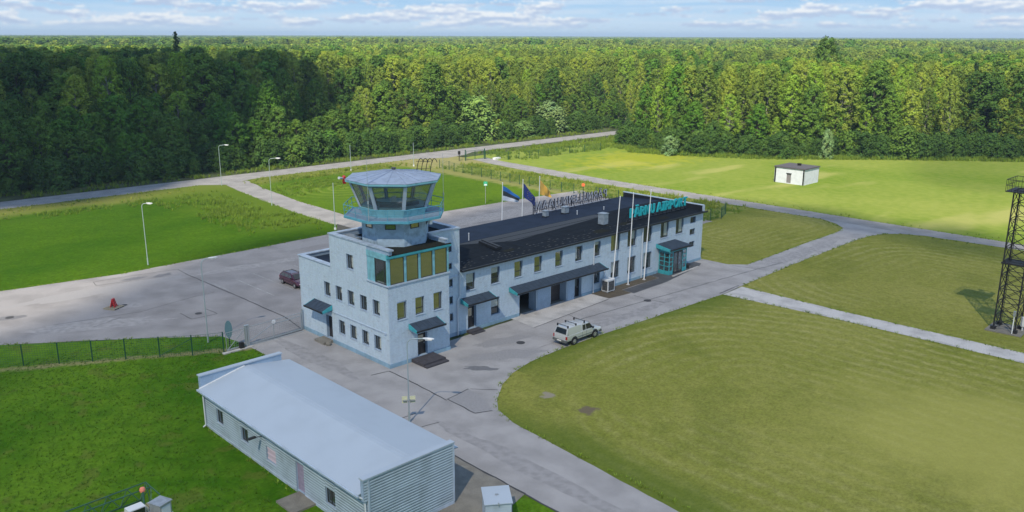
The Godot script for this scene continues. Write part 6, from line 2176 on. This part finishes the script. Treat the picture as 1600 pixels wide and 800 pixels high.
	var fb := thing("white_slab", "white concrete slab lying in the grass beside the far green gate", "slab", Vector3(135.6, 0.0, -144.2), 0.1)
	var fg := G.new()
	fg.box(Vector3(-1.0, 0, -0.4), Vector3(1.0, 0.45, 0.4))
	obj("block", fg, mats.white_paint, fb)


# ---------------------------------------------------------------- trees
# one leaf spray: a small pointed quad
func spray(g: G, p: Vector3, nn: Vector3, size: float, r: RandomNumberGenerator) -> void:
	var a := nn.cross(Vector3(r.randf_range(-1, 1), r.randf_range(-1, 1), r.randf_range(-1, 1)))
	if a.length_squared() < 0.001: a = Vector3.RIGHT
	a = a.normalized() * size * 0.62
	var b := nn.cross(a).normalized() * size * 0.36
	var i := g.v.size()
	g.v.append_array([p - a, p - b + a * 0.1, p + a, p + b + a * 0.1])
	g.n.append_array([nn, nn, nn, nn])
	g.c.append_array([g.col, g.col, g.col, g.col])
	g.u.append_array([Vector2.ZERO, Vector2.ZERO, Vector2.ZERO, Vector2.ZERO])
	g.ix.append_array([i, i + 2, i + 1, i, i + 3, i + 2])

const KINDS := {
	# height, crown foot, crown radius, clumps, sprays per clump, spray size, clump size, leaf colour, bark
	"birch": [20.0, 0.24, 3.1, 190, 40, 0.28, 0.72, Color(0.205, 0.28, 0.045), "bark_birch"],
	"broadleaf": [16.0, 0.12, 3.5, 150, 44, 0.34, 0.88, Color(0.088, 0.168, 0.027), "bark"],
	"spruce": [22.0, 0.08, 2.7, 110, 22, 0.4, 0.75, Color(0.03, 0.065, 0.022), "bark"],
	"shrub": [5.0, 0.0, 2.4, 54, 48, 0.3, 0.8, Color(0.072, 0.14, 0.027), "bark"],
}

func radius_at(kind: String, t: float) -> float:
	match kind:
		"birch": return pow(maxf(0.0, sin(PI * (0.1 + 0.86 * pow(t, 0.85)))), 0.6) * (1.0 - 0.12 * t)
		"spruce": return (1.0 - t) * 0.98 + 0.02
		"shrub": return sqrt(maxf(0.0, 1.0 - pow(t, 2.2))) * (0.8 + 0.2 * t)
	return pow(maxf(0.0, sin(PI * (0.12 + 0.86 * t))), 0.62)

# {trunk, crown, both} of one tree form; coarse thins it out for trees far away
func tree_form(kind: String, sd: int, coarse := 1.0) -> Dictionary:
	var k: Array = KINDS[kind]
	var r := RandomNumberGenerator.new()
	r.seed = sd
	var h: float = k[0]
	var foot: float = h * k[1]
	var rad: float = k[2] * r.randf_range(0.85, 1.15)
	var trunk := G.new()
	var lean := Vector3(r.randf_range(-0.6, 0.6), 0, r.randf_range(-0.6, 0.6)) * h / 22.0
	var axis := func(y: float) -> Vector3:
		var f := y / h
		return Vector3(lean.x * f * f + 0.15 * sin(f * 5.0 + sd), y, lean.z * f * f + 0.15 * cos(f * 4.0 + sd))
	var thick: float = h * 0.0105
	if kind == "shrub":
		for q in 5:
			var an := TAU * q / 5 + r.randf()
			trunk.tube(Vector3(0.15 * cos(an), 0, 0.15 * sin(an)), Vector3(cos(an) * rad * 0.55, h * 0.6, sin(an) * rad * 0.55), 0.06, 0.02, 5, false)
	else:
		var n := 6 if coarse <= 1.0 else 3
		for i in n:
			var y0 := h * 0.93 * i / n
			var y1 := h * 0.93 * (i + 1) / n
			trunk.tube(axis.call(y0), axis.call(y1), lerpf(thick, 0.03, y0 / h), lerpf(thick, 0.03, y1 / h), 6 if coarse <= 1.0 else 4, false)
	var crown := G.new()
	var leaf: Color = k[7]
	var clumps := int(k[3] / coarse)
	var many := int(k[4] / coarse) if coarse > 1 else int(k[4])
	var size: float = k[5] * coarse
	# a few lobes make the outline uneven
	var lobes := []
	for q in 5: lobes.append([r.randf() * TAU, r.randf(), r.randf_range(0.78, 1.25)])
	for q in clumps:
		var t := pow((q + r.randf()) / clumps, 0.92)
		var an := q * 2.39996 + r.randf_range(-0.5, 0.5)
		var rr: float = radius_at(kind, t) * rad
		for lb in lobes:
			var near: float = maxf(0.0, cos(an - lb[0])) * exp(-pow((t - lb[1]) * 4.0, 2))
			rr *= lerpf(1.0, lb[2], near)
		var out := sqrt(r.randf_range(0.18, 1.0))
		var y := lerpf(foot, h * 0.985, t)
		var c: Vector3 = axis.call(y) + Vector3(cos(an), 0, -sin(an)) * rr * out
		var cs: float = k[6] * r.randf_range(0.65, 1.3) * lerpf(1.0, 0.72, t * t) * lerpf(1.0, coarse, 0.3)
		if kind != "spruce" and coarse <= 1.0 and q % 3 == 0 and kind != "shrub":
			trunk.tube(axis.call(maxf(y - rr * 0.8, foot * 0.8)), c, 0.05, 0.015, 4, false)
		var tone := r.randf_range(0.84, 1.14)
		var warm := r.randf_range(-0.07, 0.08)
		for s in many:
			var d := Vector3(r.randfn(), r.randfn(), r.randfn()).normalized()
			var o := d * cs * pow(r.randf(), 0.4)
			o.y *= 0.72
			if kind == "spruce":
				o = Vector3(cos(an), -0.28, -sin(an)) * r.randf_range(-0.5, 0.7) * cs * 1.5 + d * cs * 0.3
			elif kind == "birch":
				o.y -= 0.25 * absf(r.randfn()) * cs
			var p := c + o
			var side: Vector3 = (p - axis.call(p.y)) * Vector3(1, 0, 1)
			side = side.normalized() if side.length_squared() > 1e-6 else Vector3.RIGHT
			var nn: Vector3 = (d * 0.8 + side * 0.55 + Vector3(-0.0, 0.7, 0.0) + Vector3(r.randfn(), r.randfn(), r.randfn()) * 0.35).normalized()
			var v := tone * r.randf_range(0.82, 1.18)
			crown.col = Color(leaf.r * v * (1.0 + warm), leaf.g * v, leaf.b * v * (1.0 - warm))
			spray(crown, p, nn, size * r.randf_range(0.65, 1.25), r)
	return {"trunk": trunk, "crown": crown}

var leaf_mats := {}
func leaf_mat(tint: Color) -> StandardMaterial3D:
	var key := str(tint)
	if not leaf_mats.has(key):
		var m := StandardMaterial3D.new()
		m.resource_name = "leaves"
		m.albedo_color = tint.linear_to_srgb()
		m.vertex_color_use_as_albedo = true
		m.roughness = 0.75
		m.metallic_specular = 0.3
		m.cull_mode = BaseMaterial3D.CULL_DISABLED
		m.backlight_enabled = true
		m.backlight = Color(0.55, 0.6, 0.4)
		leaf_mats[key] = m
	return leaf_mats[key]

# where the woods begin east of the meadow: x of their edge at a given z
func wood_edge(z: float) -> float:
	var e := [[-157.0, 201.0], [-148.0, 187.0], [-140.0, 178.0], [-130.0, 172.5], [-115.0, 177.5], [-101.0, 186.0], [-80.0, 207.0], [-58.0, 226.0], [-30.0, 246.0], [10.0, 268.0], [60.0, 300.0]]
	for i in e.size() - 1:
		if z <= e[i + 1][0]: return lerpf(e[i][1], e[i + 1][1], clampf((z - e[i][0]) / (e[i + 1][0] - e[i][0]), 0, 1))
	return 300.0

# metres into the woods, negative outside
func depth_in_woods(x: float, z: float) -> float:
	if z < -160.5: return -169.5 - z + 1.6 * sin(x * 0.21) + 1.2 * sin(x * 0.083 + 1.0)
	return minf((x - wood_edge(z)) * 0.78 + 1.2 * sin(z * 0.3), z + 155.0)

# ground that the silvery willows by the road keep to themselves
func willow_ground(x: float, z: float) -> bool:
	if z > -160.0: return false
	for w in [Vector3(158, -175.5, 7.0), Vector3(187.5, -176.0, 6.2), Vector3(173, -173.2, 4.5)]:
		var d := Vector2(x - w.x, z - w.y)
		if d.length() < w.z or (absf(d.x - 0.3) < w.z * 0.75 and d.y > 0): return true
	return false

func view_angle(x: float, z: float) -> float:
	return absf(angle_difference(atan2(-z, x), deg_to_rad(45.7)))

func make_woods() -> void:
	var r := RandomNumberGenerator.new()
	r.seed = SEED
	var forms := {}
	var far_forms := {}
	for kind in KINDS:
		forms[kind] = []
		far_forms[kind] = []
		for q in {"birch": 5, "broadleaf": 5, "spruce": 2, "shrub": 4}[kind]:
			var f := tree_form(kind, 100 + q * 17 + kind.length())
			var tm: ArrayMesh = f.trunk.mesh(mats[KINDS[kind][8]])
			var cm: ArrayMesh = f.crown.mesh(leaf_mat(Color.WHITE))
			var both: ArrayMesh = f.crown.mesh(leaf_mat(Color.WHITE))
			both.add_surface_from_arrays(Mesh.PRIMITIVE_TRIANGLES, f.trunk.arrays())
			both.surface_set_material(1, mats[KINDS[kind][8]])
			forms[kind].append([tm, cm, both])
		for q in 3:
			var f := tree_form(kind, 300 + q * 13, 2.1)
			var both: ArrayMesh = f.crown.mesh(leaf_mat(Color.WHITE))
			both.add_surface_from_arrays(Mesh.PRIMITIVE_TRIANGLES, f.trunk.arrays())
			both.surface_set_material(1, mats[KINDS[kind][8]])
			far_forms[kind].append(both)
	# sow the trees
	var patch := noise(0.012, 3, 91)
	var glade := noise(0.03, 2, 92)
	var trees := []
	var belts := [[0.0, 330.0, 4.7], [330.0, 650.0, 6.6], [650.0, 1300.0, 9.0], [1300.0, 2600.0, 13.0], [2600.0, 5200.0, 21.0]]
	for belt in belts:
		var cell: float = belt[2]
		var n := int(belt[1] / cell) + 1
		for i in range(-int(n * 0.3), n):
			for j in range(-int(n * 0.35), n):
				var x: float = (i + r.randf_range(-0.42, 0.42)) * cell
				var z: float = -(j + r.randf_range(-0.42, 0.42)) * cell
				var d := Vector2(x, z).length()
				var pick := r.randf()
				var size := r.randf()
				if d < belt[0] or d >= belt[1]: continue
				if view_angle(x, z) > (0.68 if d < 700 else 0.6): continue
				var inside := depth_in_woods(x, z)
				if inside < 0: continue
				if absf(z + 161.0) < 6.0 and x < 300: continue
				if willow_ground(x, z): continue
				var east := z > -160.5
				var east_side := smoothstep(95.0, 150.0, x - 0.5 * maxf(0, -z - 170.0))
				var kind := "birch"
				var h := 20.0
				var pn := patch.get_noise_2d(x, z)
				if east:
					h = lerpf(3.5, 6.5, size) if inside < 5.0 else (lerpf(10, 16, size) if inside < 9.0 else lerpf(17.5, 22.0, size))
					if inside > 30: h = lerpf(19.0, 24.0, size)
					kind = "shrub" if inside < 5.0 else ("broadleaf" if pick < (0.45 if inside < 6.5 else 0.2) + 0.5 * maxf(0, pn) + 0.3 * smoothstep(-70.0, -45.0, z) else "birch")
				else:
					h = lerpf(3.5, 7.0, size) if inside < 4.5 else (lerpf(8, 13, size) if inside < 12 else (lerpf(12, 19, size) if inside < 26 else lerpf(18.5, 24.0, size)))
					if east_side > 0.5 and inside < 8: h *= 0.75
					kind = "shrub" if inside < 4.5 else ("broadleaf" if pick < (0.85 if inside < 18 else 0.36) + 0.4 * pn - 0.3 * east_side else "birch")
				h *= 1.0 + 0.3 * glade.get_noise_2d(x * 0.9 + 700, z * 0.9) + (0.14 if size > 0.93 else 0.0)
				if d < 900: h = minf(h, (lerpf(25.6, 22.6, maxf(east_side, 1.0 if east else 0.0)) if d < 360 else 23.8) - 1.6 * size)
				if d > 700: h *= lerpf(0.85, 1.18, smoothstep(-0.4, 0.4, patch.get_noise_2d(x * 0.4 + 300, z * 0.4)))
				if d > 900: h = minf(h, 24.5)
				if inside > 45 and glade.get_noise_2d(x, z) > 0.36: h *= lerpf(0.45, 0.7, size)
				if inside > 25 and pick > (0.975 if d < 700 else 0.9): kind = "spruce"
				trees.append({"x": x, "z": z, "h": h, "kind": kind, "in": inside, "d": d, "east": east, "tone": r.randf(), "turn": r.randf() * TAU, "wide": r.randf_range(0.78, 1.3), "side": east_side, "form": r.randi(), "pn": pn})
	# brushwood at the foot of the woods
	for q in 620:
		var z := r.randf_range(-156, 12)
		var x := wood_edge(z) + r.randf_range(-1.0, 9.0)
		if q < 300:
			x = r.randf_range(20, 205)
			z = -170.0 - r.randf_range(0.0, 6.0)
		if depth_in_woods(x, z) < -0.6 or view_angle(x, z) > 0.68 or willow_ground(x, z): continue
		trees.append({"x": x, "z": z, "h": r.randf_range(2.8, 6.2), "kind": "shrub", "in": depth_in_woods(x, z), "d": Vector2(x, z).length(), "east": z > -160.5, "tone": r.randf() * 0.6, "turn": r.randf() * TAU, "wide": r.randf_range(0.8, 1.2), "side": 0.0, "form": r.randi(), "pn": 0.0})
	# the ones that show largest become trees of their own, up to 300 of a kind
	for kind in KINDS:
		var mine := trees.filter(func(t): return t.kind == kind and view_angle(t.x, t.z) < 0.575 and t.d < 420)
		mine.sort_custom(func(a, b): return a.d + 2.2 * maxf(0, a.in - 8) - 1.5 * a.h < b.d + 2.2 * maxf(0, b.in - 8) - 1.5 * b.h)
		for t in mine.slice(0, 300): t["own"] = true
	var words := {
		"birch": ["birch_tree", "", "birches in the wood behind the road", "", "birches in the wood beyond the meadow", "birch", "birch"],
		"broadleaf": ["alder_tree", "", "broadleaf trees in the wood behind the road", "", "broadleaf trees in the wood beyond the meadow", "tree", "broadleaf tree"],
		"spruce": ["spruce_tree", "", "spruces in the wood behind the road", "", "spruces in the wood beyond the meadow", "spruce", "dark spruce"],
		"shrub": ["shrub", "", "shrubs along the road verge", "", "shrubs along the meadow edge", "shrub", "leafy shrub"],
	}
	var tints := [Color(0.62, 0.7, 0.72), Color(0.78, 0.86, 0.82), Color(0.95, 0.98, 0.92), Color(1.12, 1.1, 1.0), Color(1.35, 1.28, 1.0), Color(1.1, 1.3, 0.85)]
	var rest := {}
	for t in trees:
		var k: Array = KINDS[t.kind]
		var s: float = t.h / k[0]
		var wide: float = s * t.wide
		if t.kind == "shrub": wide = maxf(s, 0.8) * t.wide
		elif t.h < 14: wide = lerpf(s, 0.85, 0.5) * t.wide
		var basis := Basis(Vector3.UP, t.turn) * Basis.from_scale(Vector3(wide, s, wide))
		var at := Vector3(t.x, hill(t.x, t.z) - 0.1, t.z)
		var q: float = clampf(0.75 * t.tone + 0.12 + 0.5 * t.pn + 0.16 * (t.side - 0.4), 0, 0.999)
		var tint: Color = tints[int(q * tints.size())]
		if t.has("own"):
			var w: Array = words[t.kind]
			var o := thing(w[0], whereabouts(t, w[6]), w[5], at, 0.0, w[4] if t.east else w[2])
			o.basis = basis
			t["node"] = o
			var f: Array = forms[t.kind][t.form % forms[t.kind].size()]
			for e in 2:
				var m := MeshInstance3D.new()
				m.mesh = f[e]
				if e: m.set_surface_override_material(0, leaf_mat(tint))
				put(m, ["trunk", "crown"][e], o)
		else:
			var key := "%s %d %d" % [t.kind, 0 if t.d < 420 else 1, t.form % (forms[t.kind].size() if t.d < 420 else 3)]
			if not rest.has(key): rest[key] = []
			rest[key].append([Transform3D(basis if t.d < 700 else basis.scaled(Vector3(1.25, 1, 1.25) if t.d < 1300 else Vector3(1.9, 1.0, 1.9)), at), tint])
	# alike ones at one spot are told apart by their order from left to right
	var alike := {}
	for t in trees:
		if t.has("node"):
			var l: String = t.node.get_meta("label")
			if not alike.has(l): alike[l] = []
			alike[l].append(t)
	var nth := ["leftmost", "second from left", "third from left", "fourth from left", "fifth from left", "sixth from left", "seventh from left", "eighth from left", "ninth from left", "tenth from left", "eleventh from left", "twelfth from left", "thirteenth from left", "fourteenth from left", "fifteenth from left", "sixteenth from left", "seventeenth from left"]
	for l in alike:
		if alike[l].size() < 2: continue
		alike[l].sort_custom(func(a, b): return atan2(-a.z, a.x) > atan2(-b.z, b.x))
		for i in alike[l].size(): alike[l][i].node.set_meta("label", "%s, %s" % [l, nth[i] if i < nth.size() else ("rightmost" if i == alike[l].size() - 1 else "number %d from left" % (i + 1))])
	for key in rest:
		var a: PackedStringArray = key.split(" ")
		var mesh: ArrayMesh = forms[a[0]][int(a[2])][2] if a[1] == "0" else far_forms[a[0]][int(a[2])]
		var o := copies_of(mesh, rest[key].map(func(e): return e[0]), rest[key].map(func(e): return e[1]))
		put(o, "woodland")
		tag(o, "woods of birch, alder and spruce that stretch to the horizon", "woodland", "woods to the horizon")
		o.set_meta("kind", "stuff")
	# single trees that stand out
	var lone := func(called: String, kind: String, form: int, label: String, cat: String, at: Vector3, h: float, wide: float, tint: Color) -> void:
		var o := thing(called, label, cat, at, 0.0)
		var s: float = h / KINDS[kind][0]
		o.basis = Basis(Vector3.UP, form * 1.7) * Basis.from_scale(Vector3(wide, s, wide))
		for e in 2:
			var m := MeshInstance3D.new()
			m.mesh = forms[kind][form][e]
			if e: m.set_surface_override_material(0, leaf_mat(tint))
			put(m, ["trunk", "crown"][e], o)
	lone.call("spruce_tree", "spruce", 0, "tall lone spruce whose tip rises over the horizon at the upper left", "spruce", Vector3(112, -0.1, -262), 29.6, 1.1, Color(1, 1, 1))
	lone.call("poplar_tree", "broadleaf", 1, "tall round-crowned tree that rises over the horizon at the upper right", "tree", Vector3(244, -0.1, -118), 28.4, 1.5, Color(1, 1, 1))
	lone.call("willow_bush", "shrub", 0, "large silvery willow bush at the road's edge in the middle of the wood front", "willow", Vector3(158, -0.1, -176.0), 11.8, 2.9, Color(2.4, 2.05, 2.6))
	lone.call("willow_bush", "shrub", 1, "smaller silvery willow bush to the right of the large one by the road", "willow", Vector3(187.5, -0.1, -176.0), 9.2, 2.5, Color(2.7, 2.1, 4.2))
	lone.call("willow_bush", "shrub", 2, "low pale-green willow thicket between the two silvery bushes by the road", "willow", Vector3(173, -0.1, -173.2), 4.6, 1.7, Color(2.0, 1.75, 2.4))
	lone.call("willow_bush", "shrub", 2, "pale grey-green willow sapling among dark shrubs at the meadow's far edge", "willow", Vector3(193.5, -0.1, -91.5), 7.0, 0.75, Color(2.9, 2.3, 5.0))
	lone.call("willow_bush", "shrub", 3, "low silvery bush at the left corner of the right-hand wood", "willow", Vector3(172.0, -0.1, -121), 4.6, 1.1, Color(2.7, 2.2, 4.6))

# what sets a tree apart: its size and tone, its rank in the wood, and what it stands behind
func whereabouts(t: Dictionary, what: String) -> String:
	var a := rad_to_deg(angle_difference(deg_to_rad(45.7), atan2(-t.z, t.x)))    # to the left of the picture's middle
	var size := "tall" if t.h > 21.5 else ("middling" if t.h > 14.0 else "low")
	var tone := "dark" if t.tone < 0.33 else ("light" if t.tone > 0.7 else "mid-green")
	if what == "dark spruce": tone = "slim" if t.wide < 1.0 else "broad"
	var rank := "front row" if t["in"] < 6.0 else ("second rank" if t["in"] < 16.0 else ("third rank" if t["in"] < 30.0 else "deep inside"))
	var spots := [[26.0, "at the far left of the wood"], [20.5, "left of the road lamp posts"], [17.0, "behind the first road lamp post"], [12.5, "behind the second road lamp post"], [9.0, "between the drive and the tower cab"], [5.0, "behind the tower cab"], [1.0, "behind the far gate"], [-4.0, "right of the far gate"], [-90.0, "where the road leaves the picture"]]
	if t.east: spots = [[-9.0, "at the meadow's left corner"], [-14.0, "left of the white shed"], [-17.5, "just left behind the white shed"], [-21.0, "just right behind the white shed"], [-25.0, "midway from shed to mast"], [-90.0, "behind the right-hand mast"]]
	for s in spots:
		if a > s[0]: return "%s %s %s, %s, %s" % [size, tone, what, rank, s[1]]
	return what

func copies_of(mesh: Mesh, where: Array, tints := []) -> MultiMeshInstance3D:
	var mm := MultiMesh.new()
	mm.transform_format = MultiMesh.TRANSFORM_3D
	mm.use_colors = tints.size() > 0
	mm.mesh = mesh
	mm.instance_count = where.size()
	for i in where.size():
		mm.set_instance_transform(i, where[i])
		if tints: mm.set_instance_color(i, tints[i])
	var o := MultiMeshInstance3D.new()
	o.multimesh = mm
	return o

# ---------------------------------------------------------------- long grass on verges, ditches and wood edges
func make_grass() -> void:
	var r := RandomNumberGenerator.new()
	r.seed = 77
	var tufts := []
	for q in 3:
		var g := G.new()
		for b in 16:
			var an := r.randf() * TAU
			var p := Vector3(cos(an), 0, sin(an)) * r.randf() * 0.28
			var tip := p + Vector3(cos(an) * 0.22 * r.randf(), r.randf_range(0.3, 0.65), sin(an) * 0.22 * r.randf())
			var s := Vector3(-sin(an), 0, cos(an)) * 0.035
			var v := r.randf_range(0.7, 1.3)
			g.col = Color(0.15 * v, 0.225 * v, 0.03 * v)
			g.tri(p - s, p + s, tip)
		tufts.append(g.mesh(leaf_mat(Color.WHITE)))
	var where := [[], [], []]
	var tints := [[], [], []]
	var nz := noise(0.12, 3, 55)
	# rectangle in x, z; how many; height; spread of colour towards straw
	var zones := [[Rect2(20, -170.5, 190, 6.0), 2600, 1.1, 0.25], [Rect2(24, -157, 45, 6), 300, 0.6, 0.7], [Rect2(18, -150, 46, 6), 700, 0.8, 0.1], [Rect2(55, -150, 13.5, 42), 2200, 0.9, 0.1], [Rect2(76, -156, 40, 6), 900, 0.9, 0.5], [Rect2(75, -148, 20, 14), 900, 0.8, 0.15], [Rect2(115.8, -146, 12, 74), 4200, 0.95, 0.5], [Rect2(107, -75, 18, 4), 420, 0.7, 0.1], [Rect2(137, -156, 60, 18), 3200, 1.4, 0.2], [Rect2(127, -70, 4, 60), 0, 0.5, 0.2], [Rect2(132.2, -120, 1.6, 130), 260, 0.45, 0.5]]
	for zn in zones:
		for q in zn[1]:
			var p: Vector2 = zn[0].position + zn[0].size * Vector2(r.randf(), r.randf())
			var e: Vector2 = ((p - zn[0].get_center()) / (zn[0].size * 0.5)).abs()
			if r.randf() > (1.0 - pow(maxf(e.x, e.y), 4.0)) * (0.5 + 1.3 * nz.get_noise_2d(p.x, p.y)): continue
			if p.x > 127 and p.x < 134.5 and p.y > -150 and p.y < -100: continue
			var s: float = zn[2] * r.randf_range(0.6, 1.35)
			var k := r.randi() % 3
			where[k].append(Transform3D(Basis(Vector3.UP, r.randf() * TAU) * Basis.from_scale(Vector3(s * 1.1, s, s * 1.1)), Vector3(p.x, 0, p.y)))
			var dry: float = zn[3] * r.randf() * 1.6
			tints[k].append(Color(lerpf(0.85, 2.1, dry), lerpf(0.95, 1.5, dry), lerpf(0.8, 2.4, dry)))
	# the foot of the eastern wood
	for q in 3000:
		var z := r.randf_range(-150, 20)
		var x := wood_edge(z) + r.randf_range(-4.5, 1.5)
		var k := r.randi() % 3
		var s := r.randf_range(0.9, 2.0)
		where[k].append(Transform3D(Basis(Vector3.UP, r.randf() * TAU) * Basis.from_scale(Vector3(s, s, s)), Vector3(x, 0, z)))
		tints[k].append(Color(1.0, 1.0, 1.0) * r.randf_range(0.8, 1.3))
	for k in 3:
		var o := copies_of(tufts[k], where[k], tints[k])
		put(o, "long_grass")
		tag(o, "long uncut grass and weeds on verges, ditches and wood edges", "long grass", "uncut grass")
		o.set_meta("kind", "stuff")
	# ragged turf along the asphalt edges and over the near lawns
	var short_ := []
	for q in 3:
		var g := G.new()
		for b in 9:
			var an := r.randf() * TAU
			var p := Vector3(cos(an), 0, sin(an)) * r.randf() * 0.1
			var tip := p + Vector3(cos(an) * 0.06, r.randf_range(0.05, 0.13), sin(an) * 0.06)
			var s := Vector3(-sin(an), 0, cos(an)) * 0.018
			var v := r.randf_range(0.75, 1.3)
			g.col = Color(0.17 * v, 0.25 * v, 0.03 * v)
			g.tri(p - s, p + s, tip)
		short_.append(g.mesh(leaf_mat(Color.WHITE)))
	var sw := [[], [], []]
	var stt := [[], [], []]
	var lines := [[V(40.0, -25), V(40.5, -41.5), V(41.3, -43.9), V(42.6, -45.5), V(45, -47.3), V(47.2, -48.4), V(50.3, -49.15), V(55, -49.5), V(62.3, -49.3), V(71, -48.8), V(80, -48.4)], [V(80.4, -48), V(81.4, -37), V(81.8, -10)], [V(84.6, -48.4), V(84.2, -37), V(84.5, -10)], [V(85.2, -48.7), V(98.4, -49.3), V(117.2, -49.6), V(121.2, -49.3), V(124, -48.4), V(126, -46.4), V(127.4, -30)], [V(93.8, -53.2), V(110.7, -53.7), V(120.6, -53.8), V(123.4, -54.4), V(127.1, -60), V(127, -80)], [V(0, -107.4), V(22.3, -105.4), V(34.8, -103.4), V(53.3, -103.9), V(67.4, -104.8), V(68.7, -107), V(69.2, -123), V(71.6, -145)], [V(0, -97.5), V(10, -91), V(17.5, -86.2), V(24.4, -81.4), V(29.6, -77.4), V(33.5, -74.2)], [V(33.9, -69.5), V(34, -57.5)], [V(23.7, -57), V(23.7, -36)], [V(74, -108.3), V(74.6, -129.6), V(78.7, -156.4)], [V(20, -157.3), V(69.4, -157.2)], [V(82, -157.5), V(122, -157.6)], [V(132, -110), V(131.6, -60), V(131.2, -10)]]
	for ln in lines:
		for i in ln.size() - 1:
			var d: float = ln[i].distance_to(ln[i + 1])
			for q in int(d * 3.5):
				var p: Vector2 = ln[i].lerp(ln[i + 1], r.randf()) + Vector2(r.randfn(), r.randfn()) * 0.13
				var k := r.randi() % 3
				var s := r.randf_range(0.7, 1.9)
				sw[k].append(Transform3D(Basis(Vector3.UP, r.randf() * TAU) * Basis.from_scale(Vector3.ONE * s), Vector3(p.x, 0.004, p.y)))
				stt[k].append(Color(1, 1, 1) * r.randf_range(0.7, 1.4))
	for q in 17000:
		var p := Vector2(r.randf_range(4, 33.4), r.randf_range(-80, -22))
		if p.x > 22.2 and p.y > -57.5: continue
		if p.y < -86.2 + (p.x - 17.5) * 0.75: continue
		var k := r.randi() % 3
		var s := r.randf_range(0.5, 1.2)
		sw[k].append(Transform3D(Basis(Vector3.UP, r.randf() * TAU) * Basis.from_scale(Vector3.ONE * s), Vector3(p.x, 0.004, p.y)))
		stt[k].append(Color(0.48, 0.68, 0.42) * r.randf_range(0.9, 1.25))
	for k in 3:
		var o := copies_of(short_[k], sw[k], stt[k])
		put(o, "turf")
		tag(o, "short ragged turf along the asphalt edges and on the lawns", "turf", "turf")
		o.set_meta("kind", "stuff")


# ---------------------------------------------------------------- unseen clouds overhead, out of view, placed to shade woods, yards and lawns
func make_unseen_clouds() -> void:
	var toward := Vector3(-1.7, 2.2, 1.0).normalized()
	# centre of the shadow on the ground, reach in x and z, alpha set for the wanted shade
	for s in [[Vector2(48, -228), Vector2(80, 62), 0.8], [Vector2(-70, -250), Vector2(120, 110), 0.7], [Vector2(60, -330), Vector2(95, 90), 0.6], [Vector2(46, -37), Vector2(88, 60), 0.4], [Vector2(205, -55), Vector2(32, 16), 0.14]]:
		var at: Vector2 = s[0]
		var high := 620.0
		var mid := Vector3(at.x, 0, at.y) + toward * high / toward.y
		var g := G.new()
		var nz := noise(0.011, 4, int(at.x * 3 + at.y))
		var n := 40
		var m := 20
		var pts := []
		for j in m + 1:
			var row := []
			for i in n:
				var a := TAU * i / n
				var b := PI * (j / float(m) - 0.5)
				var d := Vector3(cos(a) * cos(b), sin(b), sin(a) * cos(b))
				var rr: float = 1.0 + (0.42 if s[2] > 0.35 else 0.16) * nz.get_noise_3d(d.x * 90.0 + at.x, d.y * 90.0, d.z * 90.0 + at.y)
				row.append(mid + Vector3(d.x * s[1].x, d.y * (26.0 if d.y > 0 else 9.0), d.z * s[1].y) * rr)
			pts.append(row)
		for j in m:
			for i in n:
				var l := (i + 1) % n
				g.quad(pts[j][i], pts[j + 1][i], pts[j + 1][l], pts[j][l])
		var mt := StandardMaterial3D.new()
		mt.resource_name = "unseen_cloud"
		mt.albedo_color = Color(0.95, 0.95, 0.96, s[2])
		mt.transparency = BaseMaterial3D.TRANSPARENCY_ALPHA
		mt.roughness = 1.0
		struct("unseen_cloud", g, mt)  # out of view, shaped to dim the ground below it


func _ready() -> void:
	rng.seed = SEED
	make_materials()
	make_camera_and_light()
	make_ground()
	make_tower()
	make_terminal()
	make_store()
	make_shed()
	make_roof_signs()
	make_flags()
	make_lamps()
	make_masts()
	make_fences()
	make_pickup()
	make_car()
	make_small_things()
	make_woods()
	make_grass()
	make_unseen_clouds()
